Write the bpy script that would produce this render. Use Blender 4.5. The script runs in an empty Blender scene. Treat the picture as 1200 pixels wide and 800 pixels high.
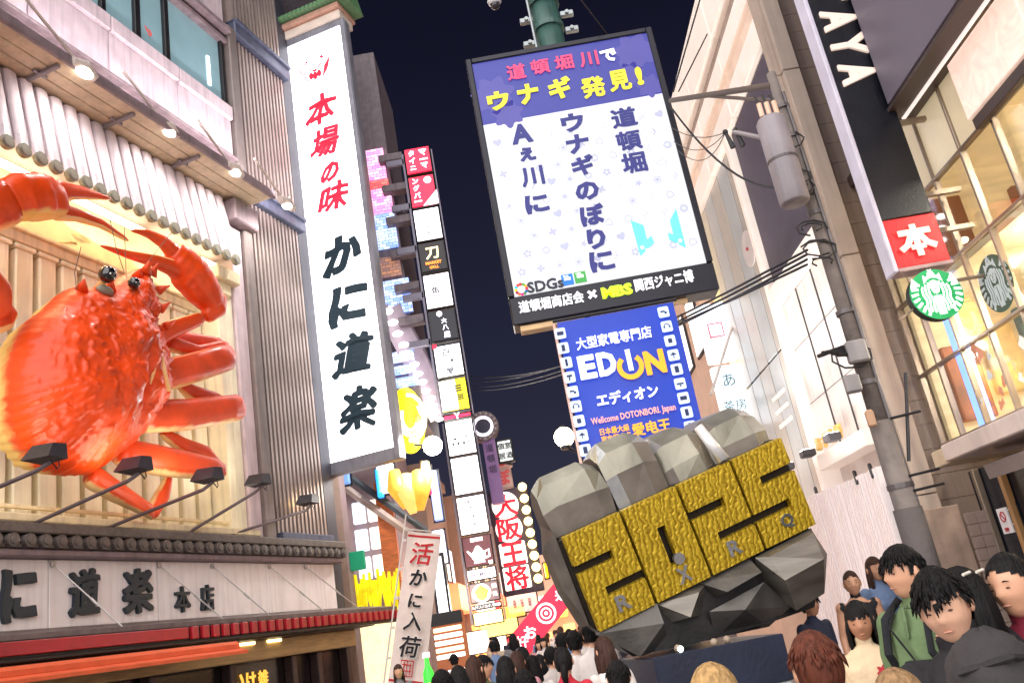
import bpy, bmesh, math, random
from mathutils import Vector, Matrix, noise
random.seed(7)
S = bpy.context.scene
C = S.collection
PI = math.pi
rad = math.radians

# ------------------------------------------------------------------ camera
CZ = 1.8
FPX = 1016.0
pt, rl = rad(18.27), rad(-10.16)
cf = Vector((0, math.cos(pt), math.sin(pt)))
_u0 = Vector((0, -math.sin(pt), math.cos(pt)))
_r0 = Vector((1, 0, 0))
cr = _r0 * math.cos(rl) + _u0 * math.sin(rl)
cu = _u0 * math.cos(rl) - _r0 * math.sin(rl)
cam = bpy.data.cameras.new('camera')
cam.sensor_width = 36
cam.lens = FPX / 1200 * 36
cam.clip_start = 0.05
cam.clip_end = 2000
camo = bpy.data.objects.new('camera', cam)
C.objects.link(camo)
camo.matrix_world = Matrix(((cr.x, cu.x, -cf.x, 0), (cr.y, cu.y, -cf.y, 0), (cr.z, cu.z, -cf.z, CZ), (0, 0, 0, 1)))
S.camera = camo

# ------------------------------------------------------------------ night sky, soft city glow, exposure
def lin(r, g, b):
    return tuple(((c / 255) / 12.92 if c / 255 < .04045 else ((c / 255 + .055) / 1.055) ** 2.4) for c in (r, g, b))

w = bpy.data.worlds.new("World")
S.world = w
w.use_nodes = True
nt = w.node_tree
bg = nt.nodes['Background']
tc = nt.nodes.new('ShaderNodeTexCoord')
sx = nt.nodes.new('ShaderNodeSeparateXYZ')
rp = nt.nodes.new('ShaderNodeValToRGB')
nt.links.new(tc.outputs['Generated'], sx.inputs[0])
nt.links.new(sx.outputs['Z'], rp.inputs[0])
nt.links.new(rp.outputs[0], bg.inputs[0])
rp.color_ramp.elements[0].position = 0.0
rp.color_ramp.elements[0].color = (*lin(50, 50, 64), 1)
rp.color_ramp.elements[1].position = .62
rp.color_ramp.elements[1].color = (*lin(15, 16, 31), 1)
e = rp.color_ramp.elements.new(.3)
e.color = (*lin(31, 33, 50), 1)
bg.inputs[1].default_value = 1.0
sun = bpy.data.lights.new('city_glow', 'SUN')
sun.energy = 6.2
sun.angle = rad(130)
sun.color = (1.0, .965, .95)
suno = bpy.data.objects.new('city_glow', sun)
C.objects.link(suno)
suno.rotation_euler = Vector((.46, .80, -.40)).to_track_quat('-Z', 'Y').to_euler()
S.view_settings.view_transform = 'Standard'
S.view_settings.look = 'None'
S.view_settings.exposure = 0.35
S.view_settings.gamma = 1.0
S.cycles.max_bounces = 5
S.cycles.transparent_max_bounces = 8
S.cycles.caustics_reflective = False
S.cycles.caustics_refractive = False
S.cycles.use_denoising = True

# ------------------------------------------------------------------ frames of the two rows of houses
AL, AR = rad(17.47), rad(-1.17)
tL, nL = Vector((math.sin(AL), math.cos(AL), 0)), Vector((math.cos(AL), -math.sin(AL), 0))
tR, nR = Vector((math.sin(AR), math.cos(AR), 0)), Vector((math.cos(AR), -math.sin(AR), 0))
UP = Vector((0, 0, 1))
def LP(u, o, z): return tL * u + nL * o + UP * z      # left row: u along the street, o across it
def RP(u, o, z): return tR * u + nR * o + UP * z      # right row
def XP(x, y, z): return Vector((x, y, z))
def ray(x, y): return cr * ((x - 600) / FPX) - cu * ((y - 400) / FPX) + cf
def on(x, y, t, n, off):
    d = ray(x, y); p = d * (off / d.dot(n)); return p.dot(t), p.z + CZ
def lz(x, y, off=-13.0): return on(x, y, tL, nL, off)           # (u, z) on the left facade
def rz(x, y, off=6.0): return on(x, y, tR, nR, off)
def lb(x, y, u): return on(x, y, nL, tL, u)                      # (o, z) on a blade sign across the left row
def rb(x, y, u): return on(x, y, nR, tR, u)
def at(x, y, Y):
    d = ray(x, y); p = d * (Y / d.y); return Vector((p.x, p.y, p.z + CZ))

# ------------------------------------------------------------------ materials
MATS = {}
def mat(name, col, rough=.6, metal=0.0, var=.12, scale=3.0, bump=.08, bs=25.0, emit=None, es=0.0, stretch=None, coat=0, streak=0.0):
    if name in MATS: return MATS[name]
    m = bpy.data.materials.new(name); m.use_nodes = True
    n = m.node_tree.nodes; l = m.node_tree.links
    b = n['Principled BSDF']
    col = lin(*col)
    b.inputs['Roughness'].default_value = rough
    b.inputs['Metallic'].default_value = metal
    b.inputs['Coat Weight'].default_value = coat
    t = n.new('ShaderNodeTexCoord'); mp = n.new('ShaderNodeMapping')
    if stretch: mp.inputs['Scale'].default_value = stretch
    l.new(t.outputs['Object'], mp.inputs[0])
    no = n.new('ShaderNodeTexNoise'); no.inputs['Scale'].default_value = scale; no.inputs['Detail'].default_value = 6
    l.new(mp.outputs[0], no.inputs['Vector'])
    r = n.new('ShaderNodeValToRGB')
    r.color_ramp.elements[0].position = .3; r.color_ramp.elements[1].position = .7
    r.color_ramp.elements[0].color = (*[max(0, c * (1 - var)) for c in col], 1)
    r.color_ramp.elements[1].color = (*[min(1, c * (1 + var)) for c in col], 1)
    l.new(no.outputs[0], r.inputs[0]); out = r.outputs[0]
    if streak:
        m2 = n.new('ShaderNodeMapping'); m2.inputs['Scale'].default_value = (3.5, 3.5, .25)
        l.new(t.outputs['Object'], m2.inputs[0])
        n2 = n.new('ShaderNodeTexNoise'); n2.inputs['Scale'].default_value = 2.2; n2.inputs['Detail'].default_value = 5
        l.new(m2.outputs[0], n2.inputs['Vector'])
        r2 = n.new('ShaderNodeValToRGB'); r2.color_ramp.elements[0].position = .45; r2.color_ramp.elements[1].position = .75
        r2.color_ramp.elements[0].color = (1, 1, 1, 1); r2.color_ramp.elements[1].color = (1 - streak, 1 - streak, 1 - streak * .9, 1)
        l.new(n2.outputs[0], r2.inputs[0])
        mx = n.new('ShaderNodeMixRGB'); mx.blend_type = 'MULTIPLY'; mx.inputs[0].default_value = 1
        l.new(out, mx.inputs[1]); l.new(r2.outputs[0], mx.inputs[2]); out = mx.outputs[0]
    l.new(out, b.inputs['Base Color'])
    if bump:
        nb = n.new('ShaderNodeTexNoise'); nb.inputs['Scale'].default_value = bs; nb.inputs['Detail'].default_value = 4
        l.new(mp.outputs[0], nb.inputs['Vector'])
        bp = n.new('ShaderNodeBump'); bp.inputs['Strength'].default_value = bump; bp.inputs['Distance'].default_value = .05
        l.new(nb.outputs[0], bp.inputs['Height']); l.new(bp.outputs[0], b.inputs['Normal'])
        mr = n.new('ShaderNodeMapRange'); mr.inputs['To Min'].default_value = max(.03, rough - .12); mr.inputs['To Max'].default_value = min(1, rough + .12)
        l.new(no.outputs[0], mr.inputs[0]); l.new(mr.outputs[0], b.inputs['Roughness'])
    if es:
        e = lin(*emit) if emit else col
        b.inputs['Emission Strength'].default_value = es
        r3 = n.new('ShaderNodeValToRGB')
        r3.color_ramp.elements[0].color = (*[c * (1 - var * .5) for c in e], 1); r3.color_ramp.elements[1].color = (*e, 1)
        l.new(no.outputs[0], r3.inputs[0]); l.new(r3.outputs[0], b.inputs['Emission Color'])
    MATS[name] = m
    return m
def glow(name, col, es, var=.0): return mat(name, col, rough=.4, var=var, bump=0, emit=col, es=es)

# ------------------------------------------------------------------ geometry collector
class G:
    """collects shapes; f maps the collector's coordinates to world"""
    def __init__(s, f=XP): s.f = f; s.v = []; s.t = []; s.mi = []; s.cm = 0
    def add(s, vs, fs):
        k = len(s.v); s.v += [s.f(*p) for p in vs]; s.t += [tuple(i + k for i in q) for q in fs]; s.mi += [s.cm] * len(fs); return s
    def box(s, a0, a1, b0, b1, c0, c1, bv=0.0):
        if a0 > a1: a0, a1 = a1, a0
        if b0 > b1: b0, b1 = b1, b0
        if c0 > c1: c0, c1 = c1, c0
        bv = min(bv, (a1 - a0) * .4, (b1 - b0) * .4, (c1 - c0) * .4)
        if bv <= 0:
            return s.add([(a0, b0, c0), (a1, b0, c0), (a1, b1, c0), (a0, b1, c0), (a0, b0, c1), (a1, b0, c1), (a1, b1, c1), (a0, b1, c1)],
                         [(0, 3, 2, 1), (4, 5, 6, 7), (0, 1, 5, 4), (1, 2, 6, 5), (2, 3, 7, 6), (3, 0, 4, 7)])
        vs = []
        for k in range(8):
            x = (a0, a1)[(k & 1)]; y = (b0, b1)[(k >> 1) & 1]; z = (c0, c1)[(k >> 2) & 1]
            ix = bv if k & 1 == 0 else -bv; iy = bv if (k >> 1) & 1 == 0 else -bv; iz = bv if (k >> 2) & 1 == 0 else -bv
            vs += [(x, y + iy, z + iz), (x + ix, y, z + iz), (x + ix, y + iy, z)]
        V = lambda k, a: k * 3 + a
        fs = [(V(0, 0), V(2, 0), V(6, 0), V(4, 0)), (V(1, 0), V(3, 0), V(7, 0), V(5, 0)), (V(0, 1), V(1, 1), V(5, 1), V(4, 1)), (V(2, 1), V(3, 1), V(7, 1), V(6, 1)),
              (V(0, 2), V(1, 2), V(3, 2), V(2, 2)), (V(4, 2), V(5, 2), V(7, 2), V(6, 2))]
        for a, b, p, q in ((0, 1, 1, 2), (2, 3, 1, 2), (4, 5, 1, 2), (6, 7, 1, 2), (0, 2, 0, 2), (1, 3, 0, 2), (4, 6, 0, 2), (5, 7, 0, 2), (0, 4, 0, 1), (1, 5, 0, 1), (2, 6, 0, 1), (3, 7, 0, 1)):
            fs.append((V(a, p), V(a, q), V(b, q), V(b, p)))
        for k in range(8): fs.append((V(k, 0), V(k, 1), V(k, 2)))
        return s.add(vs, fs)
    def tube(s, pts, rads, seg=8, cap=True, ell=1.0):
        """tube through points in this collector's coordinates (metres)"""
        pts = [s.f(*p) for p in pts]
        if not isinstance(rads, (list, tuple)): rads = [rads] * len(pts)
        k = len(s.v); prev = None
        for i, p in enumerate(pts):
            d = (pts[min(i + 1, len(pts) - 1)] - pts[max(i - 1, 0)]).normalized()
            a = (prev - d * prev.dot(d)) if prev is not None else d.orthogonal()
            if a.length < 1e-6: a = d.orthogonal()
            a.normalize(); b = d.cross(a); prev = a
            for j in range(seg):
                th = 2 * PI * j / seg
                s.v.append(p + (a * math.cos(th) + b * math.sin(th) * ell) * rads[i])
        n = len(pts)
        for i in range(n - 1):
            for j in range(seg):
                s.t.append((k + i * seg + j, k + i * seg + (j + 1) % seg, k + (i + 1) * seg + (j + 1) % seg, k + (i + 1) * seg + j)); s.mi.append(s.cm)
        if cap:
            s.t.append(tuple(k + j for j in range(seg))[::-1]); s.t.append(tuple(k + (n - 1) * seg + j for j in range(seg))); s.mi += [s.cm] * 2
        return s
    def disc(s, c, r, ax, h, seg=20, r2=None):
        """round slab: centre c, axis index ax, thickness h"""
        r2 = r if r2 is None else r2; vs = []
        for q, rr in ((-h / 2, r), (h / 2, r2)):
            for j in range(seg):
                th = 2 * PI * j / seg; a, b = rr * math.cos(th), rr * math.sin(th)
                p = [0, 0, 0]; p[ax] = q; p[(ax + 1) % 3] = a; p[(ax + 2) % 3] = b
                vs.append((c[0] + p[0], c[1] + p[1], c[2] + p[2]))
        fs = [(j, (j + 1) % seg, seg + (j + 1) % seg, seg + j) for j in range(seg)] + [tuple(range(seg))[::-1], tuple(range(seg, 2 * seg))]
        return s.add(vs, fs)
    def ball(s, c, r, seg=12, rings=8):
        if not isinstance(r, (list, tuple)): r = (r, r, r)
        vs = [(c[0], c[1], c[2] - r[2])]
        for i in range(1, rings):
            th = PI * i / rings
            for j in range(seg):
                ph = 2 * PI * j / seg
                vs.append((c[0] + r[0] * math.sin(th) * math.cos(ph), c[1] + r[1] * math.sin(th) * math.sin(ph), c[2] - r[2] * math.cos(th)))
        vs.append((c[0], c[1], c[2] + r[2])); L = len(vs) - 1
        fs = [(0, 1 + (j + 1) % seg, 1 + j) for j in range(seg)]
        for i in range(rings - 2):
            for j in range(seg):
                a = 1 + i * seg
                fs.append((a + j, a + (j + 1) % seg, a + seg + (j + 1) % seg, a + seg + j))
        a = 1 + (rings - 2) * seg
        fs += [(a + j, a + (j + 1) % seg, L) for j in range(seg)]
        return s.add(vs, fs)
    def prism(s, poly, b0, b1):
        """polygon in (a, c) extruded along b"""
        n = len(poly)
        vs = [(p[0], b0, p[1]) for p in poly] + [(p[0], b1, p[1]) for p in poly]
        return s.add(vs, [tuple(range(n)), tuple(range(n, 2 * n))[::-1]] + [(j, (j + 1) % n, n + (j + 1) % n, n + j) for j in range(n)])
    def hex8(s, P):
        return s.add(P, [(0, 3, 2, 1), (4, 5, 6, 7), (0, 1, 5, 4), (1, 2, 6, 5), (2, 3, 7, 6), (3, 0, 4, 7)])

WL = {}       # world position of every object made here
def link(o, parent, origin):
    C.objects.link(o); WL[o.name] = origin.copy()
    if parent is not None:
        o.parent = parent; o.location = origin - WL[parent.name]
    else: o.location = origin
def thing(name, label, cat, loc, group=None):
    o = bpy.data.objects.new(name, None); o.empty_display_size = .2
    link(o, None, Vector(loc)); o['label'] = label; o['category'] = cat
    if group: o['group'] = group
    return o
def part(name, g, m, parent=None, origin=None, smooth=False, label=None, recalc=True):
    origin = Vector(origin) if origin is not None else (WL[parent.name] if parent is not None else sum(g.v, Vector()) / len(g.v))
    me = bpy.data.meshes.new(name)
    me.from_pydata([tuple(v - origin) for v in g.v], [], g.t)
    ms = m if isinstance(m, (list, tuple)) else [m]
    for q in ms: me.materials.append(q)
    if len(ms) > 1: me.polygons.foreach_set('material_index', g.mi)
    if recalc:
        bm = bmesh.new(); bm.from_mesh(me); bmesh.ops.recalc_face_normals(bm, faces=bm.faces); bm.to_mesh(me); bm.free()
    if smooth: me.polygons.foreach_set('use_smooth', [True] * len(me.polygons))
    me.update()
    o = bpy.data.objects.new(name, me); link(o, parent, origin)
    if label: o['label'] = label
    return o
def solo(name, g, m, label, cat, loc=None, group=None, smooth=False):
    o = part(name, g, m, None, loc, smooth); o['label'] = label; o['category'] = cat
    if group: o['group'] = group
    return o
def struct(name, g, m, kind='structure', loc=(0, 0, 0)):
    o = part(name, g, m, None, loc); o['kind'] = kind; return o
def inst(name, src, parent, pos):
    """another copy of a piece, sharing its mesh"""
    o = src.copy(); o.name = name; o.parent = None
    for k in ('label', 'category', 'group'):
        if k in o: del o[k]
    C.objects.link(o); WL[o.name] = Vector(pos)
    o.parent = parent; o.location = Vector(pos) - (WL[parent.name] if parent else Vector())
    return o

# ------------------------------------------------------------------ lettering
TM = {}
def tmesh(s, bold, depth, italic=0.0):
    k = (s, bold, depth, italic)
    if k in TM: return TM[k]
    extra = 0
    if any(0x4e00 <= ord(c) <= 0x9fff for c in s) and bold > .008: extra = bold * .62; bold = 0.0
    elif bold > .046: extra = (bold - .03) * .8; bold = .03
    cu_ = bpy.data.curves.new('lettering', 'FONT'); cu_.body = s; cu_.size = 1; cu_.extrude = depth / 2; cu_.offset = bold; cu_.resolution_u = 2; cu_.shear = italic
    cu_.align_x = 'LEFT'
    ob = bpy.data.objects.new('tmp', cu_)
    me = bpy.data.meshes.new_from_object(ob)
    vs = [v.co.copy() for v in me.vertices]; fs = [tuple(p.vertices) for p in me.polygons]
    bpy.data.objects.remove(ob); bpy.data.meshes.remove(me)
    if not vs: vs, fs = [Vector()], []
    if extra:      # bold ideographs: the outline laid over itself a little to each side
        v0, f0 = vs, fs; vs, fs = [], []
        for q, (dx, dy) in enumerate(((-1, 0), (1, 0), (0, .8), (0, -.8), (.7, .6), (-.7, .6), (.7, -.6), (-.7, -.6), (0, 0))):
            kk = len(vs); vs += [Vector((v.x + dx * extra, v.y + dy * extra, v.z * (1 + .02 * q))) for v in v0]; fs += [tuple(i + kk for i in f) for f in f0]
    x0, x1 = min(v.x for v in vs), max(v.x for v in vs); y0, y1 = min(v.y for v in vs), max(v.y for v in vs)
    TM[k] = (vs, fs, x0, x1, y0, y1); return TM[k]
def text(s, c, right, up, h=None, w=None, bold=.0, depth=.02, m=None, parent=None, name='lettering', italic=0.0, rot=0.0, squeeze=None, warp=None):
    """flat letters centred at c; h and/or w give the size of their box; front side is up x right reversed"""
    vs, fs, x0, x1, y0, y1 = tmesh(s, bold, .02, italic)
    W0, H0 = max(x1 - x0, .01), max(y1 - y0, .01)
    if h and w: sx_, sy_ = w / W0, h / H0
    elif h: sx_ = sy_ = h / H0
    else: sx_ = sy_ = w / W0
    away = up.cross(right)
    g = G(); cs, sn = math.cos(rot), math.sin(rot)
    for v in vs:
        a, b = (v.x - (x0 + x1) / 2) * sx_, (v.y - (y0 + y1) / 2) * sy_
        if warp: a, b = warp(a, b)
        a, b = a * cs - b * sn, a * sn + b * cs
        g.v.append(c + right * a + up * b - away * (v.z / .02 * depth))
    g.t = fs; g.mi = [0] * len(fs)
    o = part(name, g, m, parent, recalc=False)
    return o
def inlay(c, right, up, polys, m, parent, name, depth=.012, sc=1.0, rot=0.0):
    """flat shapes (lists of 2-D points) raised a little on a panel"""
    away = up.cross(right); g = G(); cs, sn = math.cos(rot), math.sin(rot)
    for pi_, poly in enumerate(polys):
        n = len(poly); k = len(g.v)
        for d in (0, depth * (1 + .04 * (pi_ % 12))):
            for p in poly:
                a, b = (p[0] * cs - p[1] * sn) * sc, (p[0] * sn + p[1] * cs) * sc
                g.v.append(c + right * a + up * b - away * d)
        g.t.append(tuple(range(k + n, k + 2 * n)))
        g.t += [(k + j, k + (j + 1) % n, k + n + (j + 1) % n, k + n + j) for j in range(n)]
        g.mi += [0] * (n + 1)
    return part(name, g, m, parent, recalc=True)
def stroke(pts, w0, w1=None):
    """a 2-D brush stroke as polygon"""
    w1 = w0 if w1 is None else w1; L, R = [], []; n = len(pts)
    for i, p in enumerate(pts):
        q, r_ = pts[max(i - 1, 0)], pts[min(i + 1, n - 1)]
        dx, dy = r_[0] - q[0], r_[1] - q[1]; d = math.hypot(dx, dy) or 1
        ww = w0 + (w1 - w0) * i / (n - 1)
        L.append((p[0] - dy / d * ww / 2, p[1] + dx / d * ww / 2)); R.append((p[0] + dy / d * ww / 2, p[1] - dx / d * ww / 2))
    return L + R[::-1]
def circ(x, y, r, n=18, ry=None, a0=0, a1=2 * PI):
    ry = ry or r
    return [(x + r * math.cos(a0 + (a1 - a0) * j / n), y + ry * math.sin(a0 + (a1 - a0) * j / n)) for j in range(n if a1 - a0 > 6.2 else n + 1)]
def lamp(name, loc, target, energy, col=(1, 1, 1), spot=None, size=.15, parent=None):
    """the light of a fixture, or an added fill light"""
    if spot:
        L = bpy.data.lights.new(name, 'SPOT'); L.spot_size = rad(spot); L.spot_blend = .8; L.shadow_soft_size = size
    else:
        L = bpy.data.lights.new(name, 'POINT'); L.shadow_soft_size = size
    L.energy = energy; L.color = col
    o = bpy.data.objects.new(name, L); link(o, parent, Vector(loc))
    if spot: o.rotation_euler = (Vector(target) - Vector(loc)).to_track_quat('-Z', 'Y').to_euler()
    return o
# ================================================================== ground
pav = mat('paving', (120, 112, 112), rough=.7, var=.25, scale=1.5, bump=.2, bs=40)
g = G(); g.add([(-300, -60, 0), (300, -60, 0), (300, 600, 0), (-300, 600, 0)], [(0, 1, 2, 3)])
struct('ground', g, pav)
slab_m = mat('paving_slab', (136, 124, 122), rough=.6, var=.2, scale=6, bump=.25, bs=60)
slab0 = None
pave = bpy.data.objects.new('pavement', None); link(pave, None, Vector((0, 0, 0))); pave['kind'] = 'structure'
for i in range(8):
    for j in range(20):
        p = Vector((-1.0 + i * .9 + (j % 2) * .45, 8.5 + j * .6, 0))
        if slab0 is None:
            g = G(); g.box(p.x - .44, p.x + .44, p.y - .29, p.y + .29, .004, .03, .008); slab0 = part('slab', g, slab_m, pave, origin=p)
        else: inst('slab', slab0, pave, p)

# ================================================================== crab restaurant (left)
pink = mat('pink_grey_cladding', (214, 196, 202), rough=.55, var=.1, scale=2.5, bump=.06, streak=.28)
pinkd = mat('dark_mauve_metal', (142, 124, 128), rough=.5, var=.2, scale=3, streak=.3)
brn = mat('brown_render', (112, 92, 84), rough=.75, var=.22, scale=3, bump=.2)
steel = mat('blue_grey_steel', (92, 98, 120), rough=.45, metal=.3, var=.2, scale=4, streak=.3)
black = mat('black_metal', (26, 25, 28), rough=.45, var=.3)
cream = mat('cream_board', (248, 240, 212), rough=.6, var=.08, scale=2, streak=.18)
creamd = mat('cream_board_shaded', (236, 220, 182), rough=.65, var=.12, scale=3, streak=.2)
taupe = mat('taupe_corrugated', (168, 152, 146), rough=.42, metal=.35, var=.12, scale=1.2, bump=.04, streak=.22)
glassT = mat('frosted_teal_glass', (120, 152, 160), rough=.12, var=.12, scale=1.2, bump=0, emit=(128, 152, 160), es=.4)
greyt = mat('grey_roof_tile', (104, 96, 92), rough=.6, var=.25, scale=8, bump=.3)
dkbrown = mat('dark_stained_wood', (62, 44, 42), rough=.5, var=.3, scale=5, stretch=(1, 1, 6), bump=.15)
ledw = glow('white_lamp_glass', (255, 246, 232), 14)

B = thing('seafood_restaurant', 'pink-grey restaurant front with white tile strips and the lit recess holding the crab', 'restaurant', LP(12, -13, 0))
g = G(LP)
g.box(2, 21.4, -17, -13.9, 0, 30)                       # building mass behind the recess
g.box(2, 21.4, -13.9, -13.3, 14.3, 30); g.box(2, 21.4, -13.9, -13.25, 0, 4.9); g.box(17.9, 21.4, -13.9, -13.2, 4.9, 14.3)
part('wall', g, brn, B)
# upper windows
zt, zb = 19.6, 17.33
for i, (u0, u1) in enumerate(((9.3, 11.5), (11.62, 13.5), (13.66, 14.62), (14.82, 15.7), (15.88, 18.08))):
    g = G(LP); g.box(u0, u1, -13.12, -13.06, zb, zt)
    p = part('window_pane', g, glassT, B, origin=LP(u0, -13, zb))
    if i == 3: text('b', LP(15.2, -13.045, 18.0), tL, UP, h=.28, bold=.03, depth=.01, m=mat('faded_red', (225, 110, 105)), parent=p, name='sticker', rot=.6)
    if i == 4:
        g = G(LP); g.box(17.5, 17.62, -13.05, -13.02, 17.75, 18.75, .02); part('tube_reflection', g, glow('tube_reflection_white', (235, 245, 250), 3), p)  # glowing strip put on the pane as the reflection of a tube
for u0, u1 in ((11.5, 11.62), (13.5, 13.66), (14.62, 14.82), (15.7, 15.88), (18.08, 18.22)):
    g = G(LP); g.box(u0, u1, -13.18, -12.95, zb, zt + .1, .015); part('window_frame', g, black, B)
g = G(LP); g.box(9, 18.3, -13.2, -12.86, zt, zt + .16, .02); g.box(9, 18.3, -13.2, -12.7, zt + .3, zt + .5, .03); part('window_head', g, pinkd, B)
g = G(LP); g.box(9, 18.3, -13.3, -12.95, zt + .5, 24, .02); part('upper_wall', g, pink, B)
us = [4.5, 6.8, 9.1, 11.42, 13.68, 16.04, 18.26]
for a, b in zip(us, us[1:]):
    g = G(LP); g.box(a + .015, b - .015, -13.25, -12.82, 16.88, 17.32, .02); part('sill_panel', g, pink, B)
    g = G(LP); g.box(a + .015, b - .015, -13.25, -12.92, 15.66, 16.87, .015); part('cladding_panel', g, pink, B)
g = G(LP); g.box(4, 18.3, -13.3, -12.98, 15.28, 15.65, .02); g.box(4, 18.3, -13.3, -12.8, 15.56, 15.645, .01); part('beam', g, pinkd, B)
g = G(LP); g.box(4, 18.3, -13.3, -13.1, 14.35, 15.27); part('recess_band', g, mat('warm_beige', (186, 166, 140), var=.15, streak=.3), B)
# eave slab with its underside boards and brackets
eavem = mat('beige_soffit', (214, 196, 166), rough=.6, var=.14, scale=2, streak=.2)
for k, (o0, o1) in enumerate(((-13.0, -12.66), (-12.64, -12.32), (-12.3, -11.95))):
    g = G(LP); g.box(4, 18.5, o0, o1, 14.16, 14.26, .015); part('soffit_board', g, eavem, B)
g = G(LP); g.box(4, 18.5, -11.94, -11.84, 14.1, 14.34, .02); g.box(4, 18.5, -13.05, -11.95, 14.262, 14.33); part('eave_edge', g, pinkd, B)
for px, py in ((45, 97), (135, 148), (213, 196)):
    u, z = lz(px, py, -12.6)
    g = G(LP); g.box(u - .045, u + .045, -13, -12.05, 14.06, 14.155, .015); g.box(u - .16, u + .16, -12.6, -12.52, 14.08, 14.15, .015); part('bracket', g, mat('bracket_grey', (140, 132, 136), metal=.2), B)
# vertical tile strips with round ends
tile_m = mat('white_glazed_tile', (214, 200, 206), rough=.32, var=.07, scale=4, bump=.05, streak=.2)
capm = mat('mossy_tile_cap', (136, 132, 118), rough=.6, var=.25, scale=9)
g = G(LP); g.hex8([(4, -13.3, 12.3), (17.6, -13.3, 12.3), (17.6, -12.62, 12.3), (4, -12.62, 12.3), (4, -13.3, 14.16), (17.6, -13.3, 14.16), (17.6, -13.02, 14.16), (4, -13.02, 14.16)])
part('tile_bed', g, mat('mauve_shadow_gap', (132, 116, 122), var=.15), B)
t0 = None; c0 = None; u = 8.0
while u < 17.5:
    bp_ = LP(u, -12.6, 12.1)
    if t0 is None:
        g = G(LP); n = 9
        vs = [(u + .155 * math.cos(PI * j / (n - 1)), -12.64 + .14 * math.sin(PI * j / (n - 1)) ** .5, 12.12) for j in range(n)] + [(u + .155 * math.cos(PI * j / (n - 1)), -13.03 + .14 * math.sin(PI * j / (n - 1)) ** .5, 14.1) for j in range(n)]
        g.add(vs, [(j, j + 1, n + j + 1, n + j) for j in range(n - 1)] + [tuple(range(n)), tuple(range(n, 2 * n))])
        t0 = part('tile_strip', g, tile_m, B, origin=bp_)
        g = G(LP); g.disc((u, -12.55, 12.1), .15, 1, .09, 14); g.disc((u, -12.5, 12.1), .1, 1, .03, 14); c0 = part('tile_cap', g, capm, B, origin=bp_, smooth=False)
    else:
        inst('tile_strip', t0, B, bp_); inst('tile_cap', c0, B, bp_)
    u += .379
for k in range(5):
    g = G(LP); g.box(5.2 + k * 2.5, 7.4 + k * 2.5, -13.22, -13.05, 12.0, 12.1, .02); part('strip_light', g, glow('recess_strip', (255, 232, 180), 15), B)
# recess: upper painted wall, beam, battens
g = G(LP); g.box(4, 17.9, -13.9, -13.75, 10.95, 12.4); part('recess_upper_wall', g, cream, B)
cl = mat('tan_cloud_paint', (226, 206, 164), rough=.7, var=.1)
for k, (cx, cz, s) in enumerate(((10.7, 11.7, .9), (12.4, 11.55, 1.1), (14.3, 11.35, 1.0), (9.2, 11.6, .8))):
    pts = [(s * (1 + .22 * math.sin(5 * a + k)) * 1.1 * math.cos(a), s * .34 * (1 + .3 * math.sin(4 * a + k * 2)) * math.sin(a)) for a in [2 * PI * j / 28 for j in range(28)]]
    inlay(LP(cx, -13.745, cz), tL, UP, [pts], cl, B, 'cloud_relief', depth=.05)
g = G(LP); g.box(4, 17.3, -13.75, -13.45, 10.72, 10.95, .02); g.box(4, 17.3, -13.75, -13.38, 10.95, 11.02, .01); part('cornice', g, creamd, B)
bt0 = None
u = 5.2
while u < 17.2:
    pos = LP(u, -13.6, 5.1)
    if bt0 is None:
        g = G(LP); g.box(u - .21, u + .21, -13.74, -13.5, 5.15, 10.6, .03); g.box(u - .25, u + .25, -13.72, -13.46, 10.6, 10.7, .02); bt0 = part('batten', g, cream, B, origin=pos)
    else: inst('batten', bt0, B, pos)
    u += .56
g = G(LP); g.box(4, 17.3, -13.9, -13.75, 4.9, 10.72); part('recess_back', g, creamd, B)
for a, b in ((17.22, 17.5), (17.52, 17.8)):
    g = G(LP); g.box(a, b, -13.7, -13.0, 5.12, 11.9, .02); part('side_board', g, cream, B)
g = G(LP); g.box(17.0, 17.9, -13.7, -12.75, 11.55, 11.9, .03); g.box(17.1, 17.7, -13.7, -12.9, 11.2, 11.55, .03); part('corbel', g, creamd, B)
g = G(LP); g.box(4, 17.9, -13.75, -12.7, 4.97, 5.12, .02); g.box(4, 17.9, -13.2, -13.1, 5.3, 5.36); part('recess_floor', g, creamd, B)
# pillar between recess and corrugated bay
g = G(LP); g.box(17.82, 18.3, -13.5, -12.92, 4.95, 13.4, .03); part('pillar', g, pink, B)
g = G(LP); g.box(18.3, 18.68, -13.5, -12.8, 4.6, 20.3, .03); part('pillar', g, mat('grey_brown_steel', (134, 122, 118), rough=.5, metal=.3, streak=.25), B)
g = G(LP); g.box(17.7, 18.75, -13.4, -12.6, 13.42, 14.1, .04); part('beam_end', g, pinkd, B)
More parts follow.
